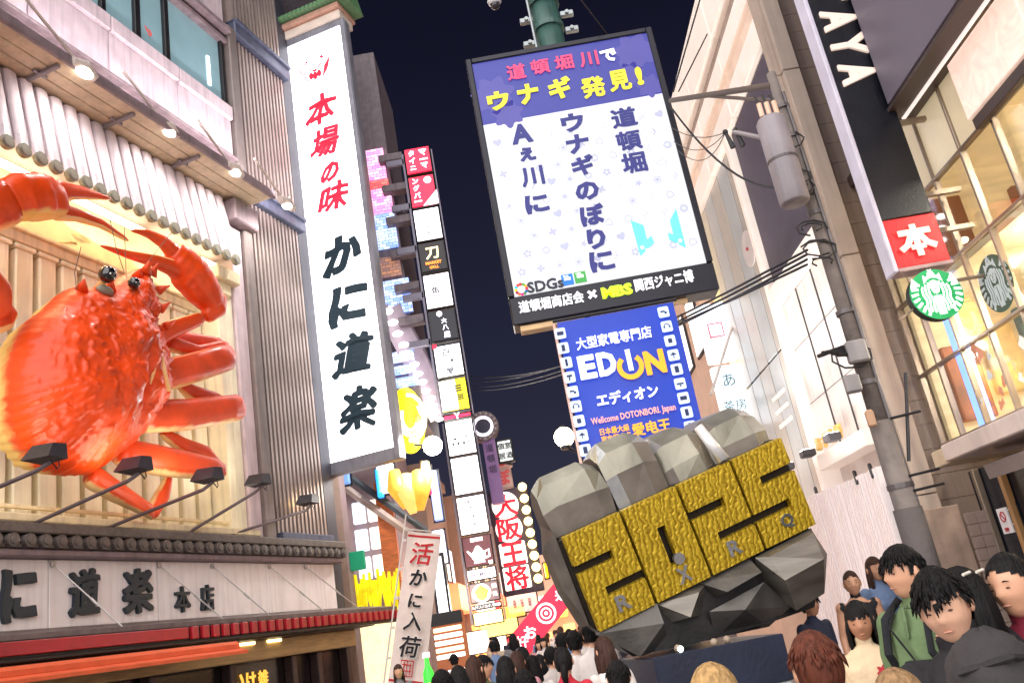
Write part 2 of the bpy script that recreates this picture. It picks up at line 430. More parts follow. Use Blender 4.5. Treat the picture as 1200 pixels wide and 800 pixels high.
# corrugated bays
for z0, z1 in ((5.1, 14.55), (15.02, 20.15), (20.75, 30)):
    g = G(LP); g.box(18.68, 21.36, -13.3, -13.1, z0, z1); u = 18.78
    while u < 21.3:
        g.box(u, u + .09, -13.1, -12.96, z0, z1); u += .185
    part('corrugated_panel', g, taupe, B)
g = G(LP); g.box(18.62, 21.5, -13.1, -12.78, 14.56, 14.98, .03); g.box(18.62, 21.5, -13.1, -12.7, 14.9, 14.99, .01); part('beam', g, steel, B)
g = G(LP); g.box(18.62, 21.5, -13.1, -12.78, 20.2, 20.7, .03); g.box(18.62, 21.5, -13.1, -12.7, 20.6, 20.71, .01); part('beam', g, steel, B)
g = G(LP); g.box(21.38, 21.95, -13.6, -13.02, 0, 30, .03); part('corner_post', g, mat('dark_grey_steel', (74, 74, 84), rough=.5, metal=.3, streak=.3), B)
g = G(LP); g.box(22.0, 22.45, -13.6, -13.1, 0, 7.0, .04); part('corner_post', g, brn, B)
# lower tile ridge
g = G(LP); g.box(4, 21.45, -13.3, -12.52, 4.74, 4.92, .02)
part('ridge_slab', g, greyt, B)
g = G(LP); g.box(4, 21.4, -13.3, -12.72, 4.5, 4.74); part('ridge_bed', g, mat('dark_tile_bed', (58, 52, 52)), B)
r0 = None; u = 9.9
while u < 21.4:
    pos = LP(u, -12.66, 4.6)
    if r0 is None:
        g = G(LP); g.disc((u, -12.62, 4.61), .125, 1, .26, 12, .12); g.disc((u, -12.47, 4.61), .075, 1, .03, 10); g.box(u + .09, u + .21, -12.72, -12.56, 4.5, 4.56); r0 = part('roof_tile', g, greyt, B, origin=pos, smooth=False)
    else: inst('roof_tile', r0, B, pos)
    u += .325
g = G(LP); g.box(4, 21.35, -13.3, -12.6, 4.37, 4.49, .02); part('moulding', g, pinkd, B)
g = G(LP); g.box(18.8, 21.2, -13.0, -12.7, 4.93, 5.12, .02); part('service_tray', g, steel, B)
# name board
boardm = mat('name_board', (250, 240, 238), rough=.5, var=.06, scale=2, streak=.18)
e = [9.2] + [lz(x, 690, -12.85)[0] for x in (57, 185, 314)] + [21.25]
e = [5.6, 7.5] + e
for a, b in zip(e, e[1:]):
    g = G(LP); g.box(a + .012, b - .012, -13.1, -12.85, 3.2, 4.36, .01); part('board_panel', g, boardm, B)
ink = mat('blue_black_letter', (30, 44, 54), rough=.4, var=.2, bump=.1)
rest_f = LP
def brush(a, b): return a + .02 * math.sin(b * 9), b + .025 * math.sin(a * 8)
for s, x, y, hh, ww in (('に', 20, 697, 64, 40), ('道', 97, 694, 56, 34), ('楽', 160, 692, 54, 33), ('本', 212, 702, 31, 17), ('店', 241, 700, 31, 15)):
    u, z = lz(x, y, -12.85); u2, z2 = lz(x, y + hh, -12.85); u3, _ = lz(x + ww, y, -12.85)
    text(s, LP(u, -12.83, z), tL, UP, h=abs(z2 - z), w=abs(u3 - u), bold=.065 if hh > 40 else .04, depth=.1, m=ink, parent=B, name='sign_letter', warp=brush if hh > 40 else None)
text('か', LP(8.9, -12.83, 3.8), tL, UP, h=.85, w=.85, bold=.042, depth=.1, m=ink, parent=B, name='sign_letter')
# awning with red dentils and tie rods
awn = mat('weathered_awning', (112, 100, 98), rough=.6, var=.25, scale=5, streak=.3)
g = G(LP); g.hex8([(3, -12.86, 3.04), (22.6, -12.86, 3.04), (22.6, -11.8, 2.95), (3, -11.8, 2.95), (3, -12.86, 3.2), (22.6, -12.86, 3.2), (22.6, -11.8, 3.03), (3, -11.8, 3.03)])
part('awning_roof', g, awn, B)
g = G(LP); g.box(3, 22.6, -11.9, -11.79, 2.68, 2.945); g.box(3, 22.62, -11.95, -11.74, 2.62, 2.68, .01); part('awning_fascia', g, black, B)
red = mat('lacquer_red', (170, 34, 44), rough=.35, var=.15)
d0 = None; u = 14.2
while u < 22.5:
    pos = LP(u, -11.78, 2.8)
    if d0 is None: g = G(LP); g.box(u - .09, u + .09, -11.79, -11.7, 2.7, 2.93, .012); d0 = part('dentil', g, red, B, origin=pos)
    else: inst('dentil', d0, B, pos)
    u += .305
g = G(LP); g.box(3, 14.0, -11.79, -11.7, 2.72, 2.92, .01); part('red_band', g, red, B)
rod = mat('galvanised_rod', (190, 184, 182), rough=.35, metal=.6)
for x0, x1 in ((62, 138), (187, 257), (249, 312), (316, 376), (358, 418)):
    a = lz(x0, 664, -12.83); b = lz(x1, 740 - (x1 - 138) * .085, -12.0)
    g = G(LP); g.tube([(a[0], -12.83, 4.28), (b[0], -11.9, 3.04)], .014, 6); g.tube([((a[0] * .45 + b[0] * .55), -12.32, 3.6), ((a[0] * .35 + b[0] * .65), -12.23, 3.47)], .026, 6); g.disc((a[0], -12.83, 4.28), .06, 1, .03, 10)
    part('tie_rod', g, rod, B)
g = G(LP); g.box(3, 15.2, -12.0, -11.45, 2.36, 2.56, .06); g.hex8([(3, -11.9, 2.4), (15.2, -11.9, 2.4), (15.2, -11.3, 2.3), (3, -11.3, 2.3), (3, -11.9, 2.56), (15.2, -11.9, 2.56), (15.2, -11.3, 2.36), (3, -11.3, 2.36)])
part('rolled_sunblind', g, mat('orange_canvas', (226, 100, 58), rough=.7, var=.1), B)
g = G(LP); g.box(3, 21.6, -12.9, -12.6, 2.18, 2.6, .02); part('lintel', g, mat('pale_wood', (196, 164, 112), rough=.5, var=.2, scale=2, stretch=(1, 1, 8)), B)
g = G(LP); g.box(3, 21.6, -12.9, -12.0, 2.6, 2.64); part('soffit', g, dkbrown, B)
g = G(LP); g.box(3, 21.5, -13.2, -13.0, 0, 2.18); part('shop_glass', g, mat('dark_shop_glass', (34, 26, 26), rough=.15, var=.3), B)
for u in (14.2, 16.6, 18.9, 20.0, 21.4):
    g = G(LP); g.box(u - .1, u + .1, -13.0, -12.75, 0, 2.17, .02); part('door_post', g, dkbrown, B)
for i, u in enumerate((15.0, 15.9, 16.9, 17.9)):
    g = G(LP); g.box(u - .25, u + .25, -12.7, -12.55, 2.52, 2.58); part('downlight', g, glow('warm_strip', (255, 226, 160), 3.5), B)
yl = glow('yellow_curtain_letter', (240, 180, 70), 1.0)
for i, s in enumerate('いけ雑'):
    text(s, LP(17.0 + i * .45, -12.95, 1.78), tL, UP, h=.36, bold=.03, depth=.02, m=yl, parent=B, name='curtain_letter')

# floodlights hung under the eave
armm = mat('white_arm', (214, 200, 192), rough=.5)
for i, (px, py, zz, lit, en) in enumerate(((98, 86, 14.1, 1, 170), (198, 156, 14.1, 1, 150), (275, 203, 14.1, 1, 170), (336, 242, 13.9, 1, 260))):
    d = ray(px, py); k = (zz - CZ) / d.z; p = d * k; u, o = p.dot(tL), p.dot(nL)
    F = thing('floodlight', ('brightest white floodlight under the restaurant eave, far left of the row', 'small white floodlight under the eave below the wide pink cladding panel', 'white floodlight under the eave beside the dark beam end and pillar', 'white floodlight at the foot of the upper corrugated bay, nearest the tall white sign')[i], 'floodlight', LP(u, o, zz), 'white floodlights along the eave')
    g = G(LP); g.tube([(u - 1.5, o + .1, zz + .75), (u - .12, o, zz + .16)], .035, 6); part('arm', g, armm, F)
    g = G(LP); g.tube([(u - .3, o, zz + .12), (u + .02, o, zz + .16), (u + .3, o, zz + .04)], [.1, .16, .1], 10); part('housing', g, armm, F)
    g = G(LP); g.ball((u + .02, o, zz + .02), (.22 if i == 0 else .17, .13, .09), 12, 6); part('lens', g, ledw if i == 0 else glow('floodlight_lens', (255, 250, 235), 6), F, smooth=True)
    lamp('bulb', LP(u, o + .1, zz - .15), LP(u + .3, -13.2, zz - 3), en, (1, .95, .9), 150, .12, F)
    lamp('bulb', LP(u, o + .25, zz + .35), LP(u + .5, -13.2, zz + 3), en * 1.3, (1, .92, .95), 150, .12, F)
# crab floodlights on long arms
fdk = mat('black_floodlight', (44, 40, 48), rough=.45, var=.2)
for i, (px, py) in enumerate(((62, 530), (165, 544), (250, 556), (308, 562), (365, 585))):
    o = -10.7 if i < 3 else (-11.9 if i == 3 else -12.5)
    u, z = lz(px, py, o)
    F = thing('spotlight', ('black spotlight on a long arm before the crab body, far left of the row', 'black spotlight on a long arm in front of the lowest thick crab leg', 'black spotlight on a long arm below the tip of the lowest thick crab leg', 'black spotlight on a long arm in front of the grey pillar beside the crab', 'brown spotlight on a short arm before the corrugated wall')[i], 'spotlight', LP(u, -12.7, 5.0), 'black spotlights on long arms before the crab')
    b = lz(*[(-40, 610), (75, 607), (155, 610), (222, 618), (270, 628)][i], -12.7)
    g = G(LP); g.tube([(b[0] - (.6 if i < 3 else 0), -12.75, 4.95), (u - .25, o - .05, z - .3), (u - .05, o, z - .16)], .035, 7); part('arm', g, mat('grey_brown_arm', (106, 94, 98), rough=.5, metal=.4), F)
    g = G(LP); g.hex8([(u - .32, o - .3, z - .1), (u + .1, o - .3, z - .12), (u + .17, o + .12, z - .1), (u - .2, o + .12, z - .1), (u - .1, o - .3, z + .16), (u + .16, o - .3, z + .18), (u + .2, o + .06, z + .16), (u - .05, o + .06, z + .14)]); part('housing', g, fdk, F)
    g = G(LP); g.hex8([(u - .28, o - .31, z - .08), (u + .06, o - .31, z - .1), (u + .06, o - .3, z - .1), (u - .28, o - .3, z - .08), (u - .08, o - .31, z + .13), (u + .12, o - .31, z + .15), (u + .12, o - .3, z + .15), (u - .08, o - .3, z + .13)]); part('lens', g, glow('warm_lens', (255, 220, 150), 5), F)
    g = G(LP); g.tube([(u - .05, o, z - .12), (u + .03, o + .05, z - .26), (u + .12, o, z - .2), (u + .1, o, z - .1)], .01, 5); part('yoke', g, black, F)
    if i < 4: lamp('bulb', LP(u, o - .42, z + .1), LP(u - .2 if i < 3 else u - 2, -13.6, z + (2.6 if i else 4.2)), 75, (1, .9, .74), 150, .6, F)
# ================================================================== giant crab
def crab_mat(name, base, edge, cut=.5, rough=.4):
    m = mat(name, base, rough=rough, var=.22, scale=1.6, bump=.12, bs=9.0, coat=.08)
    n = m.node_tree.nodes; l = m.node_tree.links; b = n['Principled BSDF']
    src = b.inputs['Base Color'].links[0].from_socket
    at_ = n.new('ShaderNodeAttribute'); at_.attribute_name = 'pale'
    no = n.new('ShaderNodeTexNoise'); no.inputs['Scale'].default_value = 3.5; no.inputs['Detail'].default_value = 5
    tcx = [q for q in n if q.type == 'TEX_COORD'][0]; l.new(tcx.outputs['Object'], no.inputs['Vector'])
    ad = n.new('ShaderNodeMath'); ad.operation = 'MULTIPLY_ADD'; ad.inputs[1].default_value = .5; l.new(no.outputs[0], ad.inputs[0]); l.new(at_.outputs['Fac'], ad.inputs[2])
    rr = n.new('ShaderNodeValToRGB'); rr.color_ramp.elements[0].position = cut + .12; rr.color_ramp.elements[1].position = cut + .42
    rr.color_ramp.elements[0].color = (0, 0, 0, 1); rr.color_ramp.elements[1].color = (1, 1, 1, 1); l.new(ad.outputs[0], rr.inputs[0])
    mx = n.new('ShaderNodeMixRGB'); mx.inputs[2].default_value = (*lin(*edge), 1)
    l.new(rr.outputs[0], mx.inputs[0]); l.new(src, mx.inputs[1]); l.new(mx.outputs[0], b.inputs['Base Color'])
    return m
shellm = crab_mat('crab_shell', (230, 72, 12), (246, 206, 120))
legm = crab_mat('crab_leg_shell', (222, 72, 22), (246, 214, 150))
CR = thing('giant_crab', 'giant red model crab with black ball eyes in the lit recess of the left restaurant', 'crab figure', LP(12, -13, 5.2))
CO = -12.2
def cp(x, y, o=CO): return lz(x, y, o)
out = [(145, 322), (152, 330), (158, 342), (162, 360), (163, 378), (170, 398), (177, 428), (178, 457), (172, 478), (156, 500), (136, 524), (110, 546), (92, 556), (62, 557), (34, 547), (13, 521), (4, 492), (2, 460), (5, 425), (12, 398), (26, 377), (44, 366), (58, 350), (70, 343), (84, 344), (97, 348), (110, 341), (124, 332), (136, 326)]
ol = [cp(*p) for p in out]
N = 220
# resample the outline and add spines
per = []
for i in range(N):
    f = i * len(ol) / N; k = int(f); fr = f - k; a, b = ol[k % len(ol)], ol[(k + 1) % len(ol)]
    per.append([a[0] + (b[0] - a[0]) * fr, a[1] + (b[1] - a[1]) * fr])
cx, cz = cp(92, 450)
for i, p in enumerate(per):
    if i % 3 == 1:
        s = 1.03 if i < 128 else 1.012
        p[0] = cx + (p[0] - cx) * s; p[1] = cz + (p[1] - cz) * s
K = 96; g = G(LP); vs = []; pale = []
def bumpy(u, z):
    v = noise.noise(Vector((u * 1.1, z * 1.1, 3))) * .16 + noise.noise(Vector((u * 3.2, z * 3.2, 7))) * .07
    c = noise.noise(Vector((u * 8, z * 8, 1)))
    return v + max(0, c - .1) * .10 + max(0, noise.noise(Vector((u * 13, z * 13, 4))) - .15) * .045
for k in range(K + 1):
    s = math.sin(k / K * PI / 2)
    for i in range(N):
        u = cx + (per[i][0] - cx) * s; z = cz + (per[i][1] - cz) * s
        dome = math.cos(k / K * PI / 2) ** .8
        ridge = .16 * math.exp(-((u - cx + .35) / .9) ** 2) * math.exp(-((z - cz) / 1.1) ** 2) + .2 * math.exp(-((u - cx - .6) / .4) ** 2 - ((z - cz - .6) / .5) ** 2) - .16 * math.exp(-((u - cx - .55) / .12) ** 2 - ((z - cz + .1) / .7) ** 2)
        vs.append((u, CO + .15 + .95 * dome + (bumpy(u, z) + ridge) * min(1, dome * 2.2), z)); pale.append(max(0, (k / K - .93)) * 5.0 * (1 if 64 < i < 174 else .25) + (.0))
for i in range(N): vs.append((cx + (per[i][0] - cx) * .9, CO - .45, cz + (per[i][1] - cz) * .9)); pale.append(1)
fs = []
for k in range(1, K + 1):
    for i in range(N):
        j = (i + 1) % N; fs.append((k * N + i, k * N + j, (k + 1) * N + j, (k + 1) * N + i) if k > 0 else None)
base = 0
fs += [(0 * N + i, 0 * N + (i + 1) % N, N + (i + 1) % N, N + i) for i in range(N)]
g.add(vs, fs)
def pale_attr(o, vals):
    a = o.data.attributes.new('pale', 'FLOAT', 'POINT'); a.data.foreach_set('value', vals)
def cpart(name, g, m, pale):
    o = part(name, g, m, CR, smooth=True, recalc=False)
    bm = bmesh.new(); bm.from_mesh(o.data); bmesh.ops.recalc_face_normals(bm, faces=bm.faces); bm.to_mesh(o.data); bm.free()
    pale_attr(o, pale); return o
cpart('carapace', g, shellm, pale)
# shell plates' pale seams (the light H on the front of the shell)
seam = mat('pale_shell_seam', (250, 196, 130), rough=.35)
def surf(x, y):
    u, z = cp(x, y); return u, z
for nm, pp in (('shell_seam', [(121, 418), (127, 430), (129, 445), (123, 466)]), ('shell_seam', [(138, 428), (140, 448), (146, 474)]), ('shell_seam', [(127, 430), (133, 432), (139, 428)])):
    g = G(LP); pts = [(*surf(*p),) for p in pp]
    g.tube([(a, CO + 1.08, b) for a, b in pts], [.02, .045, .045, .02][:len(pts)], 6); part(nm, g, seam, CR, smooth=True)
def limb(name, pts, o, m=legm, seg=16, flat=.8, bump=.03, parent=None, palek=.85, sub=6):
    """tapered limb through (x, y, radius_px) with pale underside"""
    P = []
    for i in range(len(pts) - 1):
        for j in range(sub):
            f = j / sub; a, b = pts[i], pts[i + 1]
            P.append([a[q] + (b[q] - a[q]) * f for q in range(3)])
    P.append(list(pts[-1][:3]))
    oo = o if isinstance(o, (list, tuple)) else (o, o)
    rows = []
    for i, (x, y, r) in enumerate(P):
        of = oo[0] + (oo[1] - oo[0]) * i / (len(P) - 1)
        u, z = lz(x, y, of); _, z2 = lz(x, y + 10, of); rr = abs(z2 - z) / 10 * r
        rows.append((u, of, z, rr))
    rows[0] = (*rows[0][:3], rows[0][3] * .72); rows[-1] = (*rows[-1][:3], rows[-1][3] * .55)
    g = G(LP); vs = []; pl = []
    for i, (u, of, z, rr) in enumerate(rows):
        a, b = rows[max(i - 1, 0)], rows[min(i + 1, len(rows) - 1)]
        du, dz = b[0] - a[0], b[2] - a[2]; d = math.hypot(du, dz) or 1; du /= d; dz /= d
        for j in range(seg):
            th = 2 * PI * j / seg; c, s = math.cos(th), math.sin(th)
            c2 = math.copysign(abs(c) ** .75, c); s2 = math.copysign(abs(s) ** .75, s)
            k = rr * (1 + bump * noise.noise(Vector((u * 3 + c, z * 3 + s, i))))
            vs.append((u - dz * c2 * k, of + s2 * k * flat, z + du * c2 * k)); pl.append(palek * max(0, -c - .35) * 1.3 if palek > 0 else -palek * max(0, c - .35) * 1.3)
    n = len(rows)
    fs = [(i * seg + j, i * seg + (j + 1) % seg, (i + 1) * seg + (j + 1) % seg, (i + 1) * seg + j) for i in range(n - 1) for j in range(seg)]
    fs += [tuple(range(seg)), tuple((n - 1) * seg + j for j in range(seg))]
    g.add(vs, fs); return cpart(name, g, m, pl)
# right walking legs: back segment first, then thick segment
limb('leg', [(170, 392, 12), (215, 398, 9), (262, 405, 8)], CO - .25)
limb('leg', [(196, 402, 9), (232, 412, 7), (266, 404, 6)], CO - .05)
limb('leg', [(172, 444, 19), (215, 434, 17), (262, 420, 15), (270, 412, 8)], CO + .15)
limb('leg', [(208, 448, 5), (224, 460, 9), (252, 468, 8), (282, 486, 5)], CO - .2)
limb('leg', [(160, 488, 19), (215, 486, 18), (275, 478, 15), (283, 482, 9)], CO + .15)
limb('leg', [(190, 506, 6), (214, 522, 9), (240, 530, 8), (262, 552, 5)], CO - .2)
limb('leg', [(138, 530, 17), (190, 540, 17), (248, 549, 13), (262, 552, 8)], CO + .15)
limb('leg', [(104, 556, 14), (136, 576, 12), (174, 598, 8), (180, 606, 4)], (CO, CO - .3))
limb('leg', [(176, 604, 8), (190, 580, 9), (199, 556, 4)], CO - .3, palek=-.85)
# upper right arm and claw
limb('claw_arm', [(166, 402, 12), (200, 386, 10), (238, 372, 7)], (CO + .1, CO + .3), palek=-.9)
limb('claw_joint', [(242, 372, 7), (251, 360, 13), (258, 345, 8)], CO + .3)
limb('claw', [(252, 360, 13), (240, 342, 19), (223, 321, 22), (209, 304, 18), (201, 293, 12)], CO + .3, m=shellm, bump=.12, palek=1.7)
limb('claw_finger', [(206, 300, 9), (192, 284, 7), (172, 273, 4), (154, 270, 1.5)], CO + .35)
limb('claw_finger', [(212, 318, 10), (182, 306, 7), (150, 298, 4.5), (118, 288, 1.5)], CO + .3, palek=2.4)
# left claw reaching across the top
limb('claw_arm', [(-60, 262, 22), (-30, 250, 26), (8, 236, 26)], CO + .2)
limb('claw', [(4, 236, 20), (20, 231, 25), (45, 231, 25), (70, 236, 18)], CO + .3, m=shellm, bump=.1, palek=1.3)
limb('claw_finger', [(62, 224, 12), (95, 226, 7), (130, 233, 1.5)], CO + .3)
limb('claw_finger', [(62, 246, 11), (90, 252, 7), (118, 262, 5), (150, 282, 2)], CO + .3, palek=2.4)
limb('claw_joint', [(-20, 320, 14), (-2, 340, 14), (2, 362, 10), (-6, 372, 5)], CO + .3)
limb('claw_arm', [(-30, 380, 20), (0, 372, 16), (14, 362, 8)], CO + .1, palek=2.0)
# face: rostrum spines, eye sockets, eyes, mouth parts, antennae
g = G(LP)
for x, y, r, tx, ty in ((143, 330, 7, 141, 318), (150, 332, 6, 151, 321), (134, 334, 6, 130, 327), (160, 372, 5, 166, 366), (158, 350, 5, 166, 346), (166, 392, 5, 172, 386), (66, 350, 6, 62, 340), (100, 350, 6, 96, 340)):
    a = cp(x, y); b = cp(tx, ty); g = G(LP); g.tube([(a[0], CO + .6, a[1]), (b[0], CO + .75, b[1])], [r * .021, .012], 8)
    o = part('spine', g, shellm, CR, smooth=True); pale_attr(o, [0] * len(o.data.vertices))
for x, y, r, sx_, sy_ in ((125, 322, 9, 120, 338), (156, 332, 6.5, 154, 344)):
    a = cp(x, y, CO + .9); b = cp(sx_, sy_, CO + .7)
    g = G(LP); g.tube([(b[0], CO + .6, b[1]), (a[0], CO + .9, a[1])], [.1, .035], 8); part('eye_stalk', g, seam, CR, smooth=True)
    g = G(LP); g.ball((a[0], CO + .92, a[1]), r * .0185, 16, 10); ey = part('eye', g, mat('glossy_black', (14, 12, 14), rough=.08, bump=0, coat=1), CR, smooth=True)
    g = G(LP)
    for q, (dx, dz) in enumerate(((-.4, .5), (.35, .45), (.1, -.1), (-.5, -.3))): g.ball((a[0] + dx * r * .0185, CO + .92 + r * .0165, a[1] + dz * r * .0185), r * .002, 6, 4)
    part('eye_glint', g, mat('white_dot', (240, 240, 240)), ey)['kind'] = 'stuff'
a = cp(127, 339, CO + .8)
g = G(LP); g.ball((a[0], CO + .72, a[1]), (.2, .1, .1), 12, 8); part('eye_socket', g, mat('grey_socket', (150, 146, 130)), CR, smooth=True)
for pp in ([(142, 322), (160, 300), (175, 282)], [(118, 330), (108, 300), (100, 262)], [(60, 350), (58, 330), (66, 300)], [(120, 335), (119, 300), (118, 270)]):
    g = G(LP); g.tube([(*cp(x, y), ) and (cp(x, y)[0], CO + .6, cp(x, y)[1]) for x, y in pp], .008, 5); part('antenna', g, mat('antenna_wire', (120, 96, 80)), CR)
# ================================================================== tall white blade sign
SU = 22.0
def sgn(x, y): o, z = lb(x, y, SU); return LP(SU - .04, o, z)
K = thing('blade_sign', 'tall white lit blade sign with brush characters under a small green tiled roof', 'sign', LP(22, -12, 7))
fr = mat('grey_sign_frame', (142, 142, 152), rough=.4, metal=.3, streak=.2)
g = G(LP); g.box(SU, SU + .34, -13.16, -10.78, 6.95, 22.2, .03); part('cabinet', g, fr, K)
g = G(LP)
for a in ((-13.16, -13.03, 6.95, 22.2), (-10.94, -10.78, 6.95, 22.2)): g.box(SU - .08, SU - .001, a[0], a[1], a[2], a[3], .015)
g.box(SU - .08, SU - .001, -13.03, -10.94, 6.95, 7.3); g.box(SU - .08, SU - .001, -13.03, -10.94, 21.95, 22.2)
part('frame', g, fr, K)
wl = glow('white_sign_panel', (252, 250, 252), 2.6)
for z0, z1 in ((7.3, 12.1), (12.12, 17.0), (17.02, 21.95)):
    g = G(LP); g.box(SU - .05, SU - .005, -13.03, -10.94, z0, z1); part('lit_panel', g, wl, K)
g = G(LP); g.box(SU + .0, SU + .6, -13.8, -13.17, 8.0, 8.25); g.box(SU, SU + .6, -13.8, -13.17, 13, 13.25); g.box(SU, SU + .6, -13.8, -13.17, 18, 18.25); part('wall_arm', g, black, K)
grn = mat('green_roof_tile', (92, 132, 92), rough=.45, var=.2, scale=6)
g = G(LP); g.box(SU - .3, SU + .9, -13.2, -10.8, 22.55, 22.75, .03); part('eave_board', g, mat('salmon_eave', (206, 160, 140), streak=.2), K)
g = G(LP); g.box(SU - .15, SU + .75, -13.1, -10.85, 22.2, 22.55, .03); part('cornice', g, mat('cream_plaster', (226, 210, 196)), K)
t1 = None; o = -13.35
while o < -10.5:
    pos = LP(SU, o, 22.8)
    if t1 is None: g = G(LP); g.hex8([(SU - .5, o - .08, 22.76), (SU + .9, o - .08, 22.76), (SU + .9, o + .08, 22.76), (SU - .5, o + .08, 22.76), (SU - .5, o - .06, 22.9), (SU + .5, o - .06, 23.5), (SU + .5, o + .06, 23.5), (SU - .5, o + .06, 22.9)]); t1 = part('roof_tile', g, grn, K, origin=pos)
    else: inst('roof_tile', t1, K, pos)
    o += .165
g = G(LP); g.tube([(SU - .45, -10.5, 22.86), (SU - .55, -10.4, 23.1), (SU - .5, -10.35, 23.4)], [.1, .09, .05], 8); g.tube([(SU + .4, -13.5, 23.5), (SU + .4, -10.5, 23.5)], .12, 8); part('roof_ridge', g, grn, K)
redl = mat('sign_red', (214, 34, 62), rough=.5, var=.02, bump=0, emit=(214, 34, 62), es=.55)
inkl = mat('sign_dark_ink', (26, 52, 66), rough=.5, var=.05, bump=0)
def kw(a, b): return a + .05 * math.sin(b * 5) + b * .08, b + .05 * math.sin(a * 5 + 1)
for s, x, y, hh, ww, m_ in (('本', 377, 130, 34, 36, redl), ('場', 382, 168, 33, 34, redl), ('の', 388, 204, 22, 22, redl), ('味', 392, 232, 32, 36, redl), ('か', 402, 299, 43, 48, inkl), ('に', 409, 356, 46, 46, inkl), ('道', 414, 415, 46, 50, inkl), ('楽', 421, 479, 50, 46, inkl)):
    c = sgn(x, y); c2 = sgn(x, y + hh); _, z2 = lb(x + hh * .13, y + hh, SU); o1, _ = lb(x + ww, y - ww * .12, SU); o0, z0 = lb(x, y, SU)
    text(s, c - tL * .02, nL, UP, h=abs(z2 - z0), w=abs(o1 - o0), bold=(.078 if s in '道楽' else .066) if m_ is inkl else .05, depth=.05, m=m_, parent=K, name='sign_character', italic=.08, warp=kw)
# line-drawn crab emblem at the top
c = sgn(370, 82) - tL * .02
P = [circ(0, -.30, .10, 12, .16), circ(-.17, -.26, .09, 10, .14), circ(.17, -.26, .09, 10, .14), [(-.1, -.08), (-.04, -.01), (0, -.06), (.04, -.01), (.1, -.08), (0, -.13)]]
for s in (-1, 1):
    for k in range(4):
        P.append(stroke([(s * (.30 + k * .03), -.42 + k * .11), (s * (.46 + k * .05), -.26 + k * .15), (s * (.60 + k * .03), -.02 + k * .14)], .04, .012))
    P.append(stroke([(s * .14, .0), (s * .30, .14), (s * .30, .30)], .035, .02)); P.append(stroke([(s * .27, .36), (s * .38, .46)], .08, .02)); P.append(stroke([(s * .33, .32), (s * .42, .38)], .05, .02))
inlay(c, nL, UP, P, redl, K, 'crab_emblem', depth=.03, sc=.93)

# ================================================================== banner on a pole
b0 = at(478, 622, 19.0); b1 = at(517, 628, 19.0); b2 = at(455, 798, 19.0)
FL = thing('banner', 'off-white vertical cloth banner with red and black brush characters at the awning corner', 'banner', (b2.x, 19, 0), None)
rgt = (b1 - b0).normalized(); dwn = (b2 - b0); ww = (b1 - b0).length; hh = dwn.length * 1.02; LL = dwn.length; dn = dwn.normalized(); upb = -dn
rgt = (rgt - dn * rgt.dot(dn)).normalized(); awy = upb.cross(rgt)
cloth = mat('banner_cloth', (226, 210, 200), rough=.9, var=.06, scale=6, bump=.2)
def bpnt(a, b):            # a across 0..1, b down in metres
    return b0 + rgt * (a * ww) + dn * b + awy * (.05 * math.sin(a * 5 + b * 1.4) + .03 * math.sin(b * 3.1))
def sheet(g, a0, a1, q0, q1, nx, ny, lift=0.0):
    k = len(g.v)
    for j in range(ny + 1):
        for i in range(nx + 1):
            g.v.append(bpnt(a0 + (a1 - a0) * i / nx, q0 + (q1 - q0) * j / ny) - awy * lift)
    for j in range(ny):
        for i in range(nx):
            a = k + j * (nx + 1) + i; g.t.append((a, a + 1, a + nx + 2, a + nx + 1)); g.mi.append(0)
g = G(); sheet(g, 0, 1, 0, hh, 10, 50); cl_ = part('cloth', g, cloth, FL, smooth=True)
for q0, q1 in ((LL * .02, LL * .035), (LL * .98, LL * .995)):
    g = G(); sheet(g, .02, .98, q0, q1, 10, 1, .008); part('red_band', g, mat('banner_red', (188, 36, 40), rough=.8), cl_)
bred = mat('banner_red', (188, 36, 40)); bblk = mat('banner_black', (30, 24, 28), rough=.8); bhalo = mat('banner_halo', (244, 236, 230), rough=.9)
for s, y, h_, m_ in (('活', LL * .145, LL * .165, bred), ('か', LL * .31, LL * .12, bblk), ('に', LL * .465, LL * .10, bblk), ('入', LL * .60, LL * .13, bblk), ('荷', LL * .765, LL * .15, bblk)):
    c = bpnt(.5, y) - awy * .05
    text(s, c, rgt, upb, h=h_, bold=.06, depth=.006, m=bhalo, parent=cl_, name='character_outline', italic=.12)
    text(s, c - awy * .012, rgt, upb, h=h_ * .93, bold=.03, depth=.006, m=m_, parent=cl_, name='brush_character', italic=.12)
c = bpnt(.47, LL * .905) - awy * .03
inlay(c, rgt, upb, [stroke([(-.13, -.15), (-.13, .15)], .02), stroke([(.13, -.15), (.13, .15)], .02), stroke([(-.14, -.15), (.14, -.15)], .02), stroke([(-.14, .15), (.14, .15)], .02), stroke([(0, -.15), (0, .15)], .015), stroke([(-.1, .07), (.1, .07)], .02), stroke([(-.1, -.05), (.1, -.05)], .02), stroke([(-.06, .12), (-.06, -.12)], .02), stroke([(.07, .1), (.07, -.12)], .02)], bred, cl_, 'seal_mark', depth=.006)
g = G(); g.tube([b0 + rgt * (-.09) + upb * .35, b0 + rgt * (-.09) + dn * hh], .018, 8); part('pole', g, mat('white_pole', (214, 206, 200)), FL)
g = G(); g.tube([b0 + rgt * (-.12) + upb * .04, b0 + rgt * (ww + .02) + upb * .04], .012, 6)
for q in (.2, .8, 1.4, 2.0, 2.6, 3.2): g.box(*(lambda p: (p.x - .04, p.x + .04, p.y - .02, p.y + .02, p.z - .03, p.z + .03))(b0 + rgt * (-.05) + dn * q))
g.f = XP; lp_ = part('loops', g, mat('white_pole', (214, 206, 200)), FL); lp_['kind'] = 'stuff'

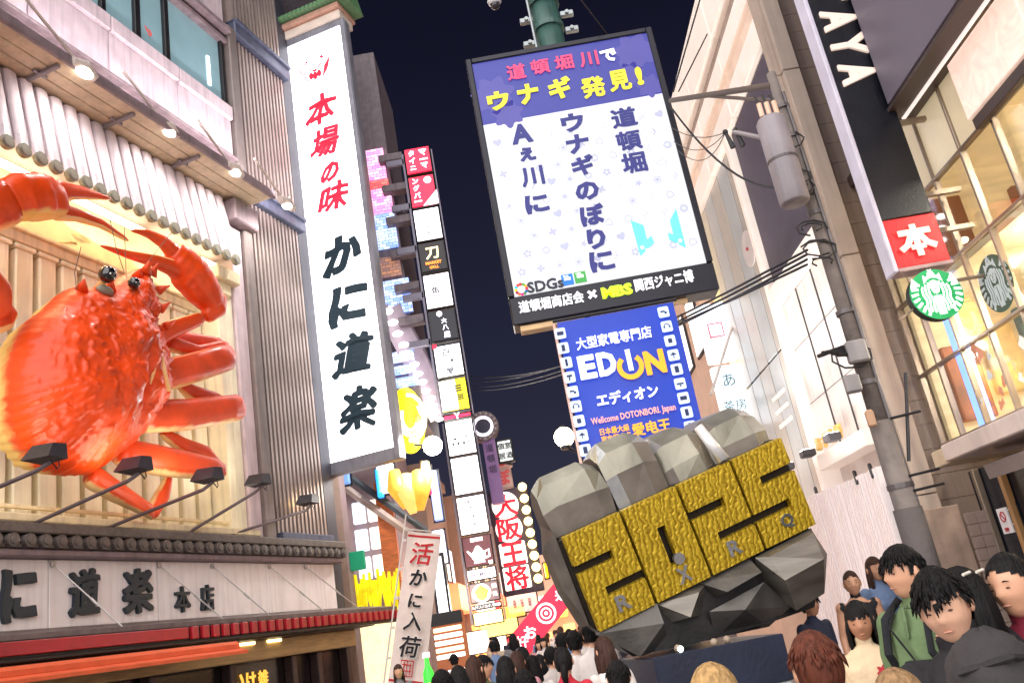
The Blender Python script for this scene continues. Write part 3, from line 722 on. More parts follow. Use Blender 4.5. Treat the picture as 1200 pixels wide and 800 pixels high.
# ================================================================== dark building behind the blade sign with lit glass blocks
D2 = thing('corner_building', 'dark brown building behind the white blade sign with pink and blue lit glass block panels', 'building', LP(25, -13.5, 0))
dst = mat('dark_brown_stone', (80, 72, 78), rough=.7, var=.35, scale=5, bump=.3)
g = G(LP); g.box(22.5, 26.2, -18, -13.5, 8.6, 34); part('wall', g, dst, D2)
g = G(LP); g.box(22.5, 23.6, -18, -13.6, 0, 8.6); part('ground_wall', g, mat('mauve_wall', (140, 122, 126), streak=.2), D2)
g = G(LP); g.box(26.25, 28.6, -18, -13.3, 8.6, 20.2); part('side_wall', g, mat('grey_mauve_stone', (122, 110, 116), rough=.6, var=.2, streak=.3), D2)
g = G(LP); g.box(26.1, 26.3, -13.45, -13.25, 6, 27); part('pipe', g, fr, D2)
def glassblock(name, col, c2, es):
    m = mat(name, col, rough=.25, bump=0)
    n = m.node_tree.nodes; l = m.node_tree.links; b = n['Principled BSDF']
    br = n.new('ShaderNodeTexBrick'); br.inputs['Scale'].default_value = 2.2; br.inputs['Color1'].default_value = (*lin(*col), 1); br.inputs['Color2'].default_value = (*lin(*c2), 1); br.inputs['Mortar'].default_value = (*[c * .3 for c in lin(*col)], 1); br.inputs['Mortar Size'].default_value = .018
    t = [q for q in n if q.type == 'TEX_COORD'][0]; mp = n.new('ShaderNodeMapping'); mp.inputs['Rotation'].default_value = (PI / 2, 0, 0)
    l.new(t.outputs['Object'], mp.inputs[0]); l.new(mp.outputs[0], br.inputs['Vector'])
    l.new(br.outputs[0], b.inputs['Base Color']); l.new(br.outputs[0], b.inputs['Emission Color']); b.inputs['Emission Strength'].default_value = es
    return m
pinkg = glassblock('pink_glass_block', (240, 120, 190), (255, 190, 225), 1.5); blueg = glassblock('blue_glass_block', (120, 150, 235), (200, 215, 250), 1.4); redg = glassblock('red_glass_block', (240, 80, 90), (250, 120, 110), 1.2)
ambg = glassblock('amber_window', (196, 140, 110), (140, 110, 110), .55)
for y0, y1, x0, x1, m_, nm in ((176, 212, 425, 452, pinkg, 'pink'), (212, 222, 430, 456, redg, 'red'), (222, 250, 432, 460, pinkg, 'pink'), (251, 291, 435, 465, blueg, 'blue'), (302, 324, 441, 470, ambg, 'amber'), (329, 368, 446, 482, blueg, 'blue'), (412, 424, 457, 485, blueg, 'blue'), (428, 438, 460, 487, blueg, 'blue'), (442, 453, 463, 490, blueg, 'blue')):
    Y = 27.0; a, b = at(x0, y0, Y), at(x1, y1, Y)
    xx = at((x0 + x1) / 2, (y0 + y1) / 2, Y).x; hw = (x1 - x0) / FPX * 24 / 2 * 1.05
    g = G(); g.box(xx - hw * 1.12, xx + hw * 1.12, Y, Y + .12, b.z + .1, a.z - .05); part('glass_block_panel', g, m_, D2)
g = G(); tx = at(452, 300, 27.1).x; g.box(tx - 1.5, tx + .55, 27.14, 31, 8.6, at(440, 60, 27.1).z); part('stair_tower', g, mat('stair_tower_wall', (112, 100, 106), rough=.6, var=.25, scale=4, streak=.3), D2)
for y in (190, 225, 262, 300, 340, 378):
    p = at(462 + (y - 190) * .13, y, 27.1); g = G(); g.box(p.x - .5, p.x + .35, 26.7, 27.1, p.z - .14, p.z + .14, .02); part('balcony_beam', g, mat('stair_tower_wall', (112, 100, 106)), D2)

# ================================================================== stacked blade signs
def stack(name, label, Y, xr, rows, group=None, depth=.35, arms=True, loc=None):
    """rows: (y_top, y_bottom, x_left, x_right at the top, x shift to the bottom, colour, strength, texts)"""
    R = thing(name, label, 'sign', loc or at(xr, rows[-1][1], Y), group)
    xs = [at(r[2], r[0], Y).x for r in rows]; xe = [at(r[3], r[0], Y).x for r in rows]
    X0, X1 = sum(xs) / len(xs), sum(xe) / len(xe)
    for r in rows:
        xm = (r[2] + r[3]) / 2
        z1, z0 = at(xm, r[0], Y).z, at(xm + (r[1] - r[0]) * .13, r[1], Y).z
        g = G(); g.box(X0, X1, Y + .06, Y + depth, z0 + .03, z1 - .03, .02)
        bx = part('sign_box', g, black, R)
        g = G(); g.box(X0 + .04, X1 - .04, Y, Y + .06, z0 + .07, z1 - .07); pn = part('sign_face', g, glow('%s_%d_%d_%d' % (('sign_light',) + r[4]), r[4], r[5]), bx)
        for s, fa, fb, fh, col, es in r[6]:
            c = Vector((X0 + (X1 - X0) * fa, Y - .012, z0 + (z1 - z0) * fb))
            text(s, c, Vector((1, 0, 0)), UP, h=(z1 - z0) * fh, bold=.03, depth=.02, m=glow('letter_%d_%d_%d' % col, col, es) if es else mat('letter_%d_%d_%d' % col, col, bump=0), parent=bx, name='lettering')
    zt_, zb_ = at(xr, rows[0][0], Y).z, at(xr, rows[-1][1], Y).z
    g = G(); g.box(X0 - .1, X0 - .03, Y + .1, Y + .25, zb_, zt_); g.box(X1 + .03, X1 + .07, Y + .1, Y + .25, zb_, zt_); part('side_rail', g, mat('rail_grey', (120, 116, 130), metal=.4), R)
    return R, X0, X1
W_, Kk, Rd, Yl = (250, 248, 252), (20, 18, 30), (232, 24, 60), (255, 236, 20)
YS = 26.5
R1, sa, sb = stack('stacked_sign', 'narrow stack of lit shop signs, red on top, against the night sky', YS, 510, [
    (172, 204, 472, 500, Rd, 1.5, [('ワイン', .28, .5, .0, W_, 0)] and [('マ', .72, .75, .22, (255, 255, 255), 1.6), ('ー', .72, .5, .05, (255, 255, 255), 1.6), ('マ', .72, .27, .2, (255, 255, 255), 1.6), ('タ', .28, .77, .2, (255, 255, 255), 1.6), ('イ', .28, .5, .2, (255, 255, 255), 1.6), ('ニ', .28, .24, .14, (255, 255, 255), 1.6)]),
    (205, 243, 476, 505, Rd, 1.5, [('ン', .28, .82, .16, (255, 255, 255), 1.6), ('グ', .28, .6, .17, (255, 255, 255), 1.6), ('バ', .28, .38, .17, (255, 255, 255), 1.6), ('ー', .28, .2, .04, (255, 255, 255), 1.6), ('●', .74, .8, .2, (255, 255, 255), 1.6), ('◢', .74, .25, .42, (255, 255, 255), 1.6)]),
    (243, 282, 482, 514, W_, 2.2, [('い', .5, .6, .1, (90, 90, 100), 0), ('さ', .5, .4, .1, (90, 90, 100), 0), ('み', .5, .22, .1, (90, 90, 100), 0)]),
    (282, 319, 488, 519, (24, 16, 20), .3, [('刀', .5, .6, .36, (255, 232, 170), 1.8), ('MARKET', .5, .3, .09, (255, 140, 50), 1.6), ('GRILL', .5, .16, .08, (255, 140, 50), 1.4)]),
    (319, 361, 494, 528, W_, 2.2, [('魚', .42, .5, .22, (60, 60, 66), 0)]),
    (361, 400, 500, 535, (14, 14, 30), .2, [('◉', .42, .84, .16, (240, 240, 255), 1.5), ('大', .55, .62, .15, (240, 240, 255), 1.5), ('八', .57, .42, .15, (240, 240, 255), 1.5), ('屋', .59, .2, .17, (240, 240, 255), 1.5)]),
    (402, 442, 506, 542, W_, 2.2, [('白', .45, .75, .24, (50, 60, 70), 0), ('木', .62, .47, .2, (50, 60, 70), 0), ('屋', .5, .2, .2, (50, 60, 70), 0), ('■', .08, .96, .12, Rd, 1.2)]),
    (442, 482, 512, 548, Yl, 1.6, [('▌', .32, .5, .86, (255, 255, 255), 2.0), ('≡', .66, .66, .2, (60, 60, 20), 0), ('≡', .72, .4, .16, (60, 60, 20), 0)]),
    (483, 491, 518, 552, Rd, 1.2, [('Y', .5, .5, .8, (255, 255, 255), 1.5)]),
], loc=at(540, 700, YS))
for y in (188, 240, 290, 345, 400):
    p = at(470 + (y - 188) * .13, y, YS); g = G(); g.box(p.x - .55, sa - .03, YS + .1, YS + .25, p.z - .12, p.z + .12, .02); part('support_arm', g, mat('rail_grey', (120, 116, 130)), R1)
Y2 = 32.0
R2, sa2, sb2 = stack('stacked_sign', 'broad column of white lit signboards with a teapot board near its foot', Y2, 550, [
    (490, 533, 524, 555, (250, 250, 252), 2.2, [('∴', .3, .4, .2, (80, 80, 90), 0), ('ここは', .55, .7, .09, (70, 70, 80), 0), ('天丼', .62, .5, .1, (70, 70, 80), 0), ('専門', .66, .32, .1, (70, 70, 80), 0)]),
    (533, 579, 527, 562, (255, 255, 255), 2.2, []),
    (579, 626, 533, 570, (250, 248, 252), 2.0, [('ほ', .4, .84, .12, (70, 66, 80), 0), ('て', .45, .64, .12, (70, 66, 80), 0), ('げ', .5, .44, .12, (70, 66, 80), 0), ('や', .55, .24, .12, (70, 66, 80), 0)]),
    (626, 664, 540, 575, (96, 52, 60), .5, [('珈琲館', .5, .85, .13, (255, 255, 255), 1.8)]),
    (664, 680, 545, 580, (240, 236, 246), 1.8, [('RAMEN', .5, .5, .3, (120, 110, 150), 0)]),
    (680, 706, 547, 583, (110, 90, 96), .5, [('麺', .85, .7, .22, (240, 240, 240), 1.2), ('処', .85, .35, .22, (240, 240, 240), 1.2)]),
    (706, 714, 549, 585, (210, 210, 220), 1.0, [('NABEYA', .4, .5, .6, (60, 60, 66), 0)]),
    (714, 733, 550, 586, (255, 240, 150), 1.8, []),
], loc=at(570, 770, Y2))
ch = [q for q in R2.children if q.name.startswith('sign_box')] if False else None
# teapot emblem and bowl picture
X = Vector((1, 0, 0))
c = at(558, 650, Y2); c = Vector(((sa2 + sb2) / 2, Y2 - .015, c.z))
inlay(c, X, UP, [circ(0, -.02, .2, 16, .17), stroke([(.16, .05), (.3, .1), (.3, -.08), (.14, -.12)], .05), stroke([(-.15, -.04), (-.3, .14)], .08, .04), [(-.12, .14), (.12, .14), (.03, .24), (-.03, .24)], [(-.14, -.16), (.14, -.16), (.16, -.22), (-.16, -.22)], [(.24, -.2), (.36, -.2), (.35, -.3), (.26, -.3)]], glow('emblem_white', (255, 255, 255), 1.8), R2, 'teapot_emblem', sc=1.3)
c = at(566, 694, Y2); c = Vector(((sa2 + sb2) / 2 - .1, Y2 - .015, c.z))
inlay(c, X, UP, [circ(0, 0, .34, 20, .32)], glow('plate_white', (250, 246, 236), 1.5), R2, 'picture_plate')
inlay(c - Vector((0, .02, 0)), X, UP, [[(.24 * (1 + .12 * math.sin(5 * a)) * math.cos(a), .24 * (1 + .1 * math.cos(4 * a)) * math.sin(a)) for a in [2 * PI * j / 24 for j in range(24)]]], glow('fried_orange', (240, 160, 50), 1.3), R2, 'picture_food')

# row of round red-character signs with bulbs
Y3 = 34.0
O = thing('lantern_sign', 'vertical sign of white discs with red characters and a chain of yellow bulbs', 'sign', at(610, 740, Y3))
rows = [(590, 592, '大'), (596, 619, '阪'), (602, 648, '王'), (608, 676, '将')]
xc = sum(at(x, y, Y3).x for x, y, _ in rows) / 4
ztop, zbot = at(588, 576, Y3).z, at(612, 692, Y3).z
g = G(); g.box(xc - .62, xc + .95, Y3 + .1, Y3 + .5, zbot - .1, ztop + .1, .03); part('cabinet', g, mat('dark_plum', (60, 48, 66), var=.2), O)
for x, y, s in rows:
    z = at(x, y, Y3).z
    g = G(); g.disc((xc, Y3 + .05, z), .52, 1, .1, 24) if s in '大阪' else g.box(xc - .5, xc + .5, Y3, Y3 + .1, z - .42, z + .42, .03)
    fcd = part('sign_face', g, glow('warm_white_disc', (255, 246, 226), 1.7), O)
    text(s, Vector((xc, Y3 - .02, z)), X, UP, h=.86, w=.9, bold=.055, depth=.03, m=glow('bright_red_letter', (226, 12, 40), 1.1), parent=fcd, name='lettering')
b0_ = None
for i in range(9):
    z = at(613 + i * 3.4, 570 + i * 13.2, Y3).z; pos = Vector((xc + .78, Y3, z))
    if b0_ is None: g = G(); g.ball(pos, .17, 12, 8); b0_ = part('bulb', g, glow('yellow_bulb', (255, 236, 150), 3), O, origin=pos, smooth=True)
    else: inst('bulb', b0_, O, pos)
# grey curved signboards above it
for (x0, y0, x1, y1, s, col, es, lab) in ((576, 545, 602, 570, 'ぼ', (170, 140, 130), .35, 'brown signboard with a curved grey roof just above the red circle sign'), (574, 530, 600, 546, '◎', (196, 150, 140), .4, 'rounded brown signboard with a red ring, topmost under the black-and-white board')):
    a, b = at(x0, y0, Y3 + .3), at(x1, y1, Y3 + .3)
    H = thing('roofed_sign', lab, 'sign', (a.x, Y3 + .3, b.z))
    g = G(); g.box(a.x, b.x, Y3 + .35, Y3 + .6, b.z, a.z - .1, .03); part('sign_board', g, glow('sb_%d' % col[0], col, es, .2), H)
    g = G(); g.prism([(a.x - .1, a.z - .15), (a.x - .05, a.z), ((a.x + b.x) / 2, a.z + .16), (b.x + .05, a.z), (b.x + .1, a.z - .15), ((a.x + b.x) / 2, a.z + .02)], Y3 + .25, Y3 + .65); part('roof', g, mat('slate_grey', (92, 96, 108)), H)
    text(s, Vector(((a.x + b.x) / 2, Y3 + .33, (a.z + b.z) / 2 - .05)), X, UP, h=(a.z - b.z) * .62, bold=.04, depth=.02, m=glow('dull_red', (170, 60, 60), .6), parent=H, name='lettering')
a, b = at(580, 516, Y3), at(604, 540, Y3)
H = thing('black_white_sign', 'small tilted black and white square board above the red circle sign', 'sign', (a.x, Y3, b.z))
g = G(); g.box(a.x, b.x, Y3, Y3 + .2, b.z, a.z, .02); part('sign_board', g, black, H)
g = G(); g.box(a.x + .08, b.x - .08, Y3 - .02, Y3, b.z + .08, a.z - .08); part('white_face', g, glow('w_board', (226, 232, 226), .9), H)
text('個室', Vector(((a.x + b.x) / 2, Y3 - .035, a.z - .28)), X, UP, h=.26, bold=.04, depth=.02, m=mat('board_ink', (24, 26, 30)), parent=H)
text('居酒', Vector(((a.x + b.x) / 2, Y3 - .035, b.z + .28)), X, UP, h=.26, bold=.04, depth=.02, m=mat('board_ink', (24, 26, 30)), parent=H)
# drum-like ring sign and its purple mast
c = at(566, 499, 33.0)
H = thing('ring_sign', 'round ring-shaped sign with a dark centre on top of a purple mast', 'sign', (c.x, 33, c.z - 3))
def ring(c, r0, r1, y0, y1, n=28):
    g = G(); k = 0
    for j in range(n):
        th = 2 * PI * j / n
        for y, r in ((y0, r0), (y0, r1), (y1, r1), (y1, r0)): g.v.append(Vector((c.x + r * math.cos(th), c.y + y, c.z + r * math.sin(th))))
    for j in range(n):
        a, b = j * 4, ((j + 1) % n) * 4
        for q in range(4): g.t.append((a + q, a + (q + 1) % 4, b + (q + 1) % 4, b + q)); g.mi.append(0)
    return g
part('rim', ring(c, .42, .6, 0, .5), mat('riveted_grey', (120, 106, 112), metal=.4, var=.4, scale=12), H)
part('rim_light', ring(c, .3, .4, -.02, .1), glow('pale_ring', (230, 226, 236), 1.4), H)
g = G(); g.disc((c.x, c.y + .2, c.z), .31, 1, .3, 20); part('drum_face', g, mat('drum_dark', (50, 48, 66)), H)
for j in range(16):
    th = 2 * PI * j / 16; g = G(); g.ball((c.x + .51 * math.cos(th), c.y - .02, c.z + .51 * math.sin(th)), .045, 8, 5)
    if j == 0: rv = part('rivet', g, mat('rivet_pale', (170, 160, 160)), H, origin=(c.x + .51, c.y, c.z))
    else: inst('rivet', rv, H, Vector((c.x + .51 * math.cos(th), c.y, c.z + .51 * math.sin(th))))
p1, p2 = at(571, 515, 33.2), at(585, 580, 33.2)
g = G(); g.box(p1.x - .2, p1.x + .28, 33.1, 33.5, p2.z - .3, p1.z); part('mast', g, mat('purple_mast', (128, 96, 138), emit=(110, 80, 130), es=.35), H)
for i, s in enumerate('道頓堀'): text(s, Vector((p1.x + .04, 33.08, p1.z - .35 - i * .42)), X, UP, h=.3, bold=.02, depth=.02, m=mat('purple_ink', (80, 60, 96)), parent=H)
# ================================================================== billboard and banner on the green pole
YB = 12.5
tB = Vector((math.cos(rad(-.4)), -math.sin(rad(-.4)), 0)); aB = UP.cross(tB)
def bbp(x, y, Y=YB): return at(x, y, Y)
BX0, BX1, BZ0, BZ1 = .06, 3.27, 6.17, 11.03
GP = thing('green_pole', 'thick green steel pole with clamps rising behind the big blue and white billboard', 'pole', (1.66, 13.3, 0))
gpm = mat('green_pole_paint', (58, 92, 84), rough=.4, var=.2, streak=.3)
g = G(); g.tube([(1.66, 13.3, 0), (1.66, 13.3, 14.5)], .25, 20); part('shaft', g, gpm, GP, smooth=True)
g = G()
for z in (11.95, 12.5): g = G(); g.disc((1.66, 13.3, z), .29, 2, .1, 20); part('collar', g, gpm, GP)
for x, z in ((1.28, 12.1), (2.02, 12.1), (1.26, 11.6), (2.05, 11.75)):
    g = G(); g.box(x - .12, x + .12, 13.1, 13.2, z - .05, z + .05, .01); g.disc((x, 13.08, z), .035, 1, .05, 8); part('clamp', g, mat('galvanised', (150, 156, 158), metal=.6, rough=.4), GP)
g = G(); g.tube([(1.36, 13.1, 11.0), (1.36, 13.1, 14)], .025, 6); part('conduit', g, mat('galvanised', (150, 156, 158)), GP)
BB = thing('billboard', 'large lit billboard with a blue heading over white and three columns of blue characters', 'billboard', (1.66, YB, BZ0))
fdark = mat('dark_frame', (38, 38, 46), rough=.4, metal=.4, var=.2)
g = G()
g.box(BX0, BX1, YB, YB + .42, BZ0, BZ0 + .46, .02)
part('footer', g, fdark, BB)
g = G(); g.box(BX0 + .02, BX1 - .02, YB + .06, YB + .4, BZ0 + .46, BZ1 - .02); part('cabinet', g, fdark, BB)
for nm, a in (('frame_side', (BX0, BX0 + .1, BZ0 + .46, BZ1)), ('frame_side', (BX1 - .1, BX1, BZ0 + .46, BZ1)), ('frame_top', (BX0 + .1, BX1 - .1, BZ1 - .1, BZ1))):
    g = G(); g.box(a[0], a[1], YB - .03, YB + .43, a[2], a[3], .015); part(nm, g, fdark, BB)
bw = mat('billboard_white', (186, 189, 194), rough=.5, bump=0, var=.02, emit=(240, 243, 248), es=.42)
bluebg = mat('billboard_blue', (32, 34, 82), rough=.5, var=.03, bump=0, emit=(70, 74, 180), es=.6)
ZH = 9.72
g = G(); g.box(BX0 + .1, BX1 - .1, YB + .0, YB + .05, BZ0 + .46, ZH); part('white_panel', g, bw, BB)
g = G(); g.box(BX0 + .1, BX1 - .1, YB + .0, YB + .05, ZH + .002, BZ1 - .1); hp = part('heading_panel', g, bluebg, BB)
mauve = mat('heading_pattern', (46, 44, 92), rough=.5, bump=0, emit=(96, 92, 186), es=.6)
for cx_, cz_, r_ in ((.42, 10.25, .33), (.6, 9.85, .24), (2.9, 10.6, .33), (2.75, 10.2, .2), (3.0, 9.9, .2)):
    inlay(Vector((cx_, YB - .002, cz_)), X, UP, [[(r_ * (1 + .18 * math.sin(7 * a)) * math.cos(a), r_ * (1 + .18 * math.sin(7 * a)) * math.sin(a)) for a in [2 * PI * j / 36 for j in range(36)]]], mauve, BB, 'heading_pattern', depth=.002)
def bt(s, x, y, hpx, m, wpx=None, bold=.045, par=BB, name='lettering', Y=YB, depth=.012, sq=1.0, outline=None):
    c = at(x, y, Y); sc = (c - Vector((0, 0, CZ))).dot(cf) / FPX
    c = Vector((c.x, Y - .012, c.z)); h = hpx * sc * sq
    if outline: text(s, c, X, UP, h=h * 1.0, w=wpx * sc if wpx else None, bold=bold + .035, depth=.004, m=outline, parent=par, name='letter_outline'); c = c - Vector((0, .008, 0))
    return text(s, c, X, UP, h=h, w=wpx * sc if wpx else None, bold=bold, depth=depth, m=m, parent=par, name=name)
pinkt = mat('bb_pink', (150, 40, 74), bump=0, emit=(240, 84, 130), es=.75); yelt = mat('bb_yellow', (160, 148, 40), bump=0, emit=(255, 236, 60), es=.85)
whit = mat('bb_white', (240, 240, 246), bump=0, emit=(240, 240, 246), es=.7); navy = mat('bb_navy', (36, 38, 90), bump=0, emit=(60, 62, 150), es=.45)
nvo = mat('bb_outline', (24, 20, 70), bump=0, emit=(40, 34, 110), es=.3)
for s, x, y, h_ in (('道', 605, 85, 21), ('頓', 633, 79, 20), ('堀', 661, 74, 20), ('川', 690, 70, 20)): bt(s, x, y, h_, pinkt, wpx=22, outline=nvo)
bt('で', 713, 66, 17, whit, outline=nvo)
for s, x, y, h_, w_ in (('ウ', 584, 119, 25, 26), ('ナ', 619, 111, 27, 25), ('ギ', 656, 104, 29, 27), ('発', 695, 103, 28, 28), ('見', 726, 95, 28, 26), ('!', 749, 90, 25, 8)): bt(s, x, y, h_, yelt, wpx=w_, bold=.06, outline=nvo)
for s, x, y, h_, w_ in (('道', 731, 138, 26, 30), ('頓', 737, 165, 26, 29), ('堀', 743, 191, 27, 29), ('ウ', 671, 144, 24, 27), ('ナ', 677, 169, 25, 27), ('ギ', 683, 194, 26, 27), ('の', 688, 224, 24, 28), ('ぼ', 694, 252, 27, 29), ('り', 699, 280, 26, 22), ('に', 705, 306, 26, 29), ('A', 611, 157, 26, 25), ('ぇ', 618, 181, 18, 19), ('川', 624, 207, 25, 27), ('に', 629, 239, 24, 28)):
    bt(s, x, y, h_, navy, wpx=w_, bold=.055)
bt('SDGs', 639, 334, 14, mat('bb_ink', (44, 44, 60), bump=0), bold=.03)
for (x, y, col) in ((665, 328, (30, 110, 190)), (680, 325, (60, 150, 70))):
    c = at(x, y, YB); c.y = YB - .003; inlay(c, X, UP, [[(-.09, -.09), (.09, -.09), (.09, .09), (-.09, .09)]], mat('sdg_%d' % col[0], col, emit=col, es=.5, bump=0), BB, 'goal_tile')
    c.y -= .013; inlay(c, X, UP, [[(-.05, -.01), (.05, -.01), (.05, .04), (-.05, .04)], [(-.06, .055), (.02, .055), (.02, .07), (-.06, .07)]], whit, BB, 'goal_mark', depth=.003)
c = at(611, 339, YB)
for j in range(12):
    a = 2 * PI * j / 12; col = [(228, 36, 58), (220, 160, 40), (76, 160, 60), (200, 30, 50), (240, 66, 40), (40, 180, 220), (250, 190, 20), (150, 26, 66), (240, 100, 50), (220, 20, 130), (60, 120, 70), (20, 90, 150)][j]
    cc = Vector((c.x + .085 * math.cos(a), YB - .003, c.z + .085 * math.sin(a))); inlay(cc, X, UP, [circ(0, 0, .026, 8)], mat('wheel_%d' % j, col, bump=0, emit=col, es=.4), BB, 'wheel_segment', depth=.004)
for s, x, y, h_, w_ in (('道頓堀商店会', 646, 354, 15, 77), ('×', 694, 345, 11, 11), ('関西ジャニ博', 778, 329, 16, 70)):
    c = at(x, y, YB); sc = 13.3 / FPX; c.y = YB - .01
    text(s, c, X, UP, h=h_ * sc, w=w_ * sc, bold=.04, depth=.012, m=whit, parent=BB)
c = at(723, 341, YB); c.y = YB - .01; text('MBS', c, X, UP, h=.19, w=.48, bold=.07, depth=.012, m=mat('lime', (190, 230, 40), bump=0, emit=(190, 230, 40), es=.8), parent=BB)
# faint little symbols scattered over the white
ghost = mat('ghost_symbol', (150, 152, 176), bump=0, emit=(200, 204, 226), es=.42)
rs = random.Random(3); syms = '♥★✚✿♪☁⚡☂◎❀⌂☺'
zz = BZ0 + .85; row = 0
while zz < ZH - .1:
    xx = BX0 + .28 + (row % 2) * .14
    while xx < BX1 - .2:
        text(rs.choice(syms), Vector((xx, YB - .003, zz)), X, UP, h=.13, bold=0, depth=.002, m=ghost, parent=BB, name='pale_symbol', rot=rs.uniform(-.5, .5)); xx += .3
    zz += .29; row += 1
# teal lattice picture at the lower right (figure left out)
teal = mat('picture_teal', (96, 188, 196), bump=0, emit=(96, 188, 196), es=.7)
c = at(772, 275, YB); c.y = YB - .004
inlay(c, X, UP, [[(-.36, -.3), (-.1, -.12), (-.12, .0), (-.2, -.05), (-.2, .2), (-.38, .32)], [(.36, -.3), (.14, -.12), (.14, .0), (.22, -.05), (.22, .2), (.36, .38)]], teal, BB, 'picture_frame_shape')
c.y -= .012; inlay(c, X, UP, [circ(-.3, -.17, .03, 8), circ(.3, -.17, .03, 8), circ(-.24, -.22, .02, 8), circ(.25, -.22, .02, 8)], whit, BB, 'picture_dot', depth=.003)
g = G(); g.box(BX0 + .1, BX0 + 1.1, YB + .05, YB + .25, BZ0 - .1, BZ0 - .004, .01); part('lower_rail', g, mat('cream_rail', (226, 190, 140), rough=.5), BB)
g = G(); g.box(BX0 + 1.2, BX1 - .5, YB + .12, YB + .2, BZ0 - .06, BZ0 - .004); part('lower_rail', g, mat('cream_rail', (226, 190, 140)), BB)
g = G()
for z in (7.5, 9.8): g.box(1.3, 2.0, YB + .43, 13.2, z - .06, z + .06)
part('back_bracket', g, fdark, BB)
# blue store banner under it
YE = 12.45
EX0, EX1 = at(655, 450, YE).x - .02, at(800, 430, YE).x - .02
EX0, EX1 = .72, 2.51
ez1 = at(715, 367, YE).z; ez0 = at(745, 545, YE).z
E = thing('store_banner', 'royal blue hanging banner with white and orange lettering and columns of small appliance icons', 'banner', ((EX0 + EX1) / 2, YE, ez0))
blu = mat('banner_blue', (20, 48, 140), rough=.5, var=.1, scale=1.2, bump=.05, bs=3, emit=(28, 66, 200), es=.5)
g = G(); nx, ny = 14, 24
def ebp(a, b): return (EX0 + (EX1 - EX0) * a, YE + .03 * math.sin(a * 7 + b * 2) * b, ez1 + (ez0 - ez1) * b)
for j in range(ny + 1):
    for i in range(nx + 1): g.v.append(Vector(ebp(i / nx, j / ny)))
for j in range(ny):
    for i in range(nx):
        a = j * (nx + 1) + i; g.t.append((a, a + 1, a + nx + 2, a + nx + 1)); g.mi.append(0)
ec = part('cloth', g, blu, E, smooth=True)
g = G(); g.tube([(EX0 - .06, YE, ez1 + .03), (EX1 + .06, YE, ez1 + .03)], .025, 8); part('top_rail', g, black, E)
g = G(); g.tube([(EX0 - .05, YE + .02, ez1), (EX0 - .05, YE + .02, ez0)], .022, 8); part('edge_rail', g, mat('peach_rail', (234, 196, 176)), E)
g = G()
for z in (ez1 - .1, ez0 + .4): g.box(1.5, 1.8, YE + .05, 13.15, z - .04, z + .04)
part('pole_bracket', g, black, E)
def epos(x, y): c = at(x, y, YE); return Vector((c.x, YE - .05, c.z))
esc = 12.9 / FPX
orr = mat('banner_orange', (255, 168, 40), bump=0, emit=(255, 168, 40), es=.6)
text('大型家電専門店', epos(719, 397), X, UP, h=15 * esc, w=90 * esc, bold=.03, depth=.012, m=whit, parent=ec)
text('E', epos(688, 431), X, UP, h=29 * esc, w=20 * esc, bold=.06, depth=.012, m=whit, parent=ec)
text('D', epos(711, 427), X, UP, h=29 * esc, w=22 * esc, bold=.06, depth=.012, m=whit, parent=ec)
text('N', epos(767, 425), X, UP, h=29 * esc, w=24 * esc, bold=.06, depth=.012, m=orr, parent=ec)
c = epos(738, 428)
inlay(c, X, UP, [stroke([(.165 * math.cos(a), .165 * math.sin(a) - .03) for a in [rad(130 + 280 * j / 20) for j in range(21)]], .075)], orr, ec, 'power_ring')
inlay(c - Vector((0, .013, 0)), X, UP, [stroke([(0, -.1), (0, .23)], .07)], whit, ec, 'power_bar')
text('エディオン', epos(735, 464), X, UP, h=16 * esc, w=72 * esc, bold=.035, depth=.012, m=whit, parent=ec)
text('Wellcome DOTONBORI. Japan', epos(742, 487), X, UP, h=10 * esc, w=98 * esc, bold=.012, depth=.012, m=mat('banner_peach', (255, 170, 150), bump=0, emit=(255, 170, 150), es=.6), parent=ec)
text('日本最大級', epos(720, 504), X, UP, h=8 * esc, w=34 * esc, bold=.03, depth=.012, m=orr, parent=ec)
text('家电医疗店', epos(722, 513), X, UP, h=8 * esc, w=34 * esc, bold=.03, depth=.012, m=orr, parent=ec)
text('愛电王', epos(763, 501), X, UP, h=15 * esc, w=44 * esc, bold=.05, depth=.012, m=orr, parent=ec)
icn = mat('icon_tile_blue', (196, 216, 250), bump=0, emit=(196, 216, 250), es=.5); icd = mat('icon_ink', (44, 50, 90), bump=0)
def rrect(w_, h_, r_):
    P = []
    for cx_, cy_, a0 in ((w_ - r_, h_ - r_, 0), (-w_ + r_, h_ - r_, 90), (-w_ + r_, -h_ + r_, 180), (w_ - r_, -h_ + r_, 270)):
        P += [(cx_ + r_ * math.cos(rad(a0 + q * 30)), cy_ + r_ * math.sin(rad(a0 + q * 30))) for q in range(4)]
    return P
shapes = [[rrect(.05, .03, .01)], [rrect(.025, .05, .008)], [rrect(.018, .055, .01)], [stroke([(-.04, .02), (.04, .02)], .03), stroke([(0, .02), (-.01, -.05)], .02)], [stroke([(-.045, .01), (.02, .01)], .025), circ(.03, -.015, .02, 8)], [stroke([(.04 * math.cos(a), .04 * math.sin(a)) for a in [PI * j / 8 for j in range(9)]], .012), circ(-.04, -.01, .015, 8), circ(.04, -.01, .015, 8)], [rrect(.03, .035, .01)], [[(-.05, 0), (0, .045), (.05, 0)], stroke([(0, 0), (0, -.05)], .012)], [rrect(.03, .05, .01)], [rrect(.05, .012, .005), circ(0, -.03, .014, 8)]]
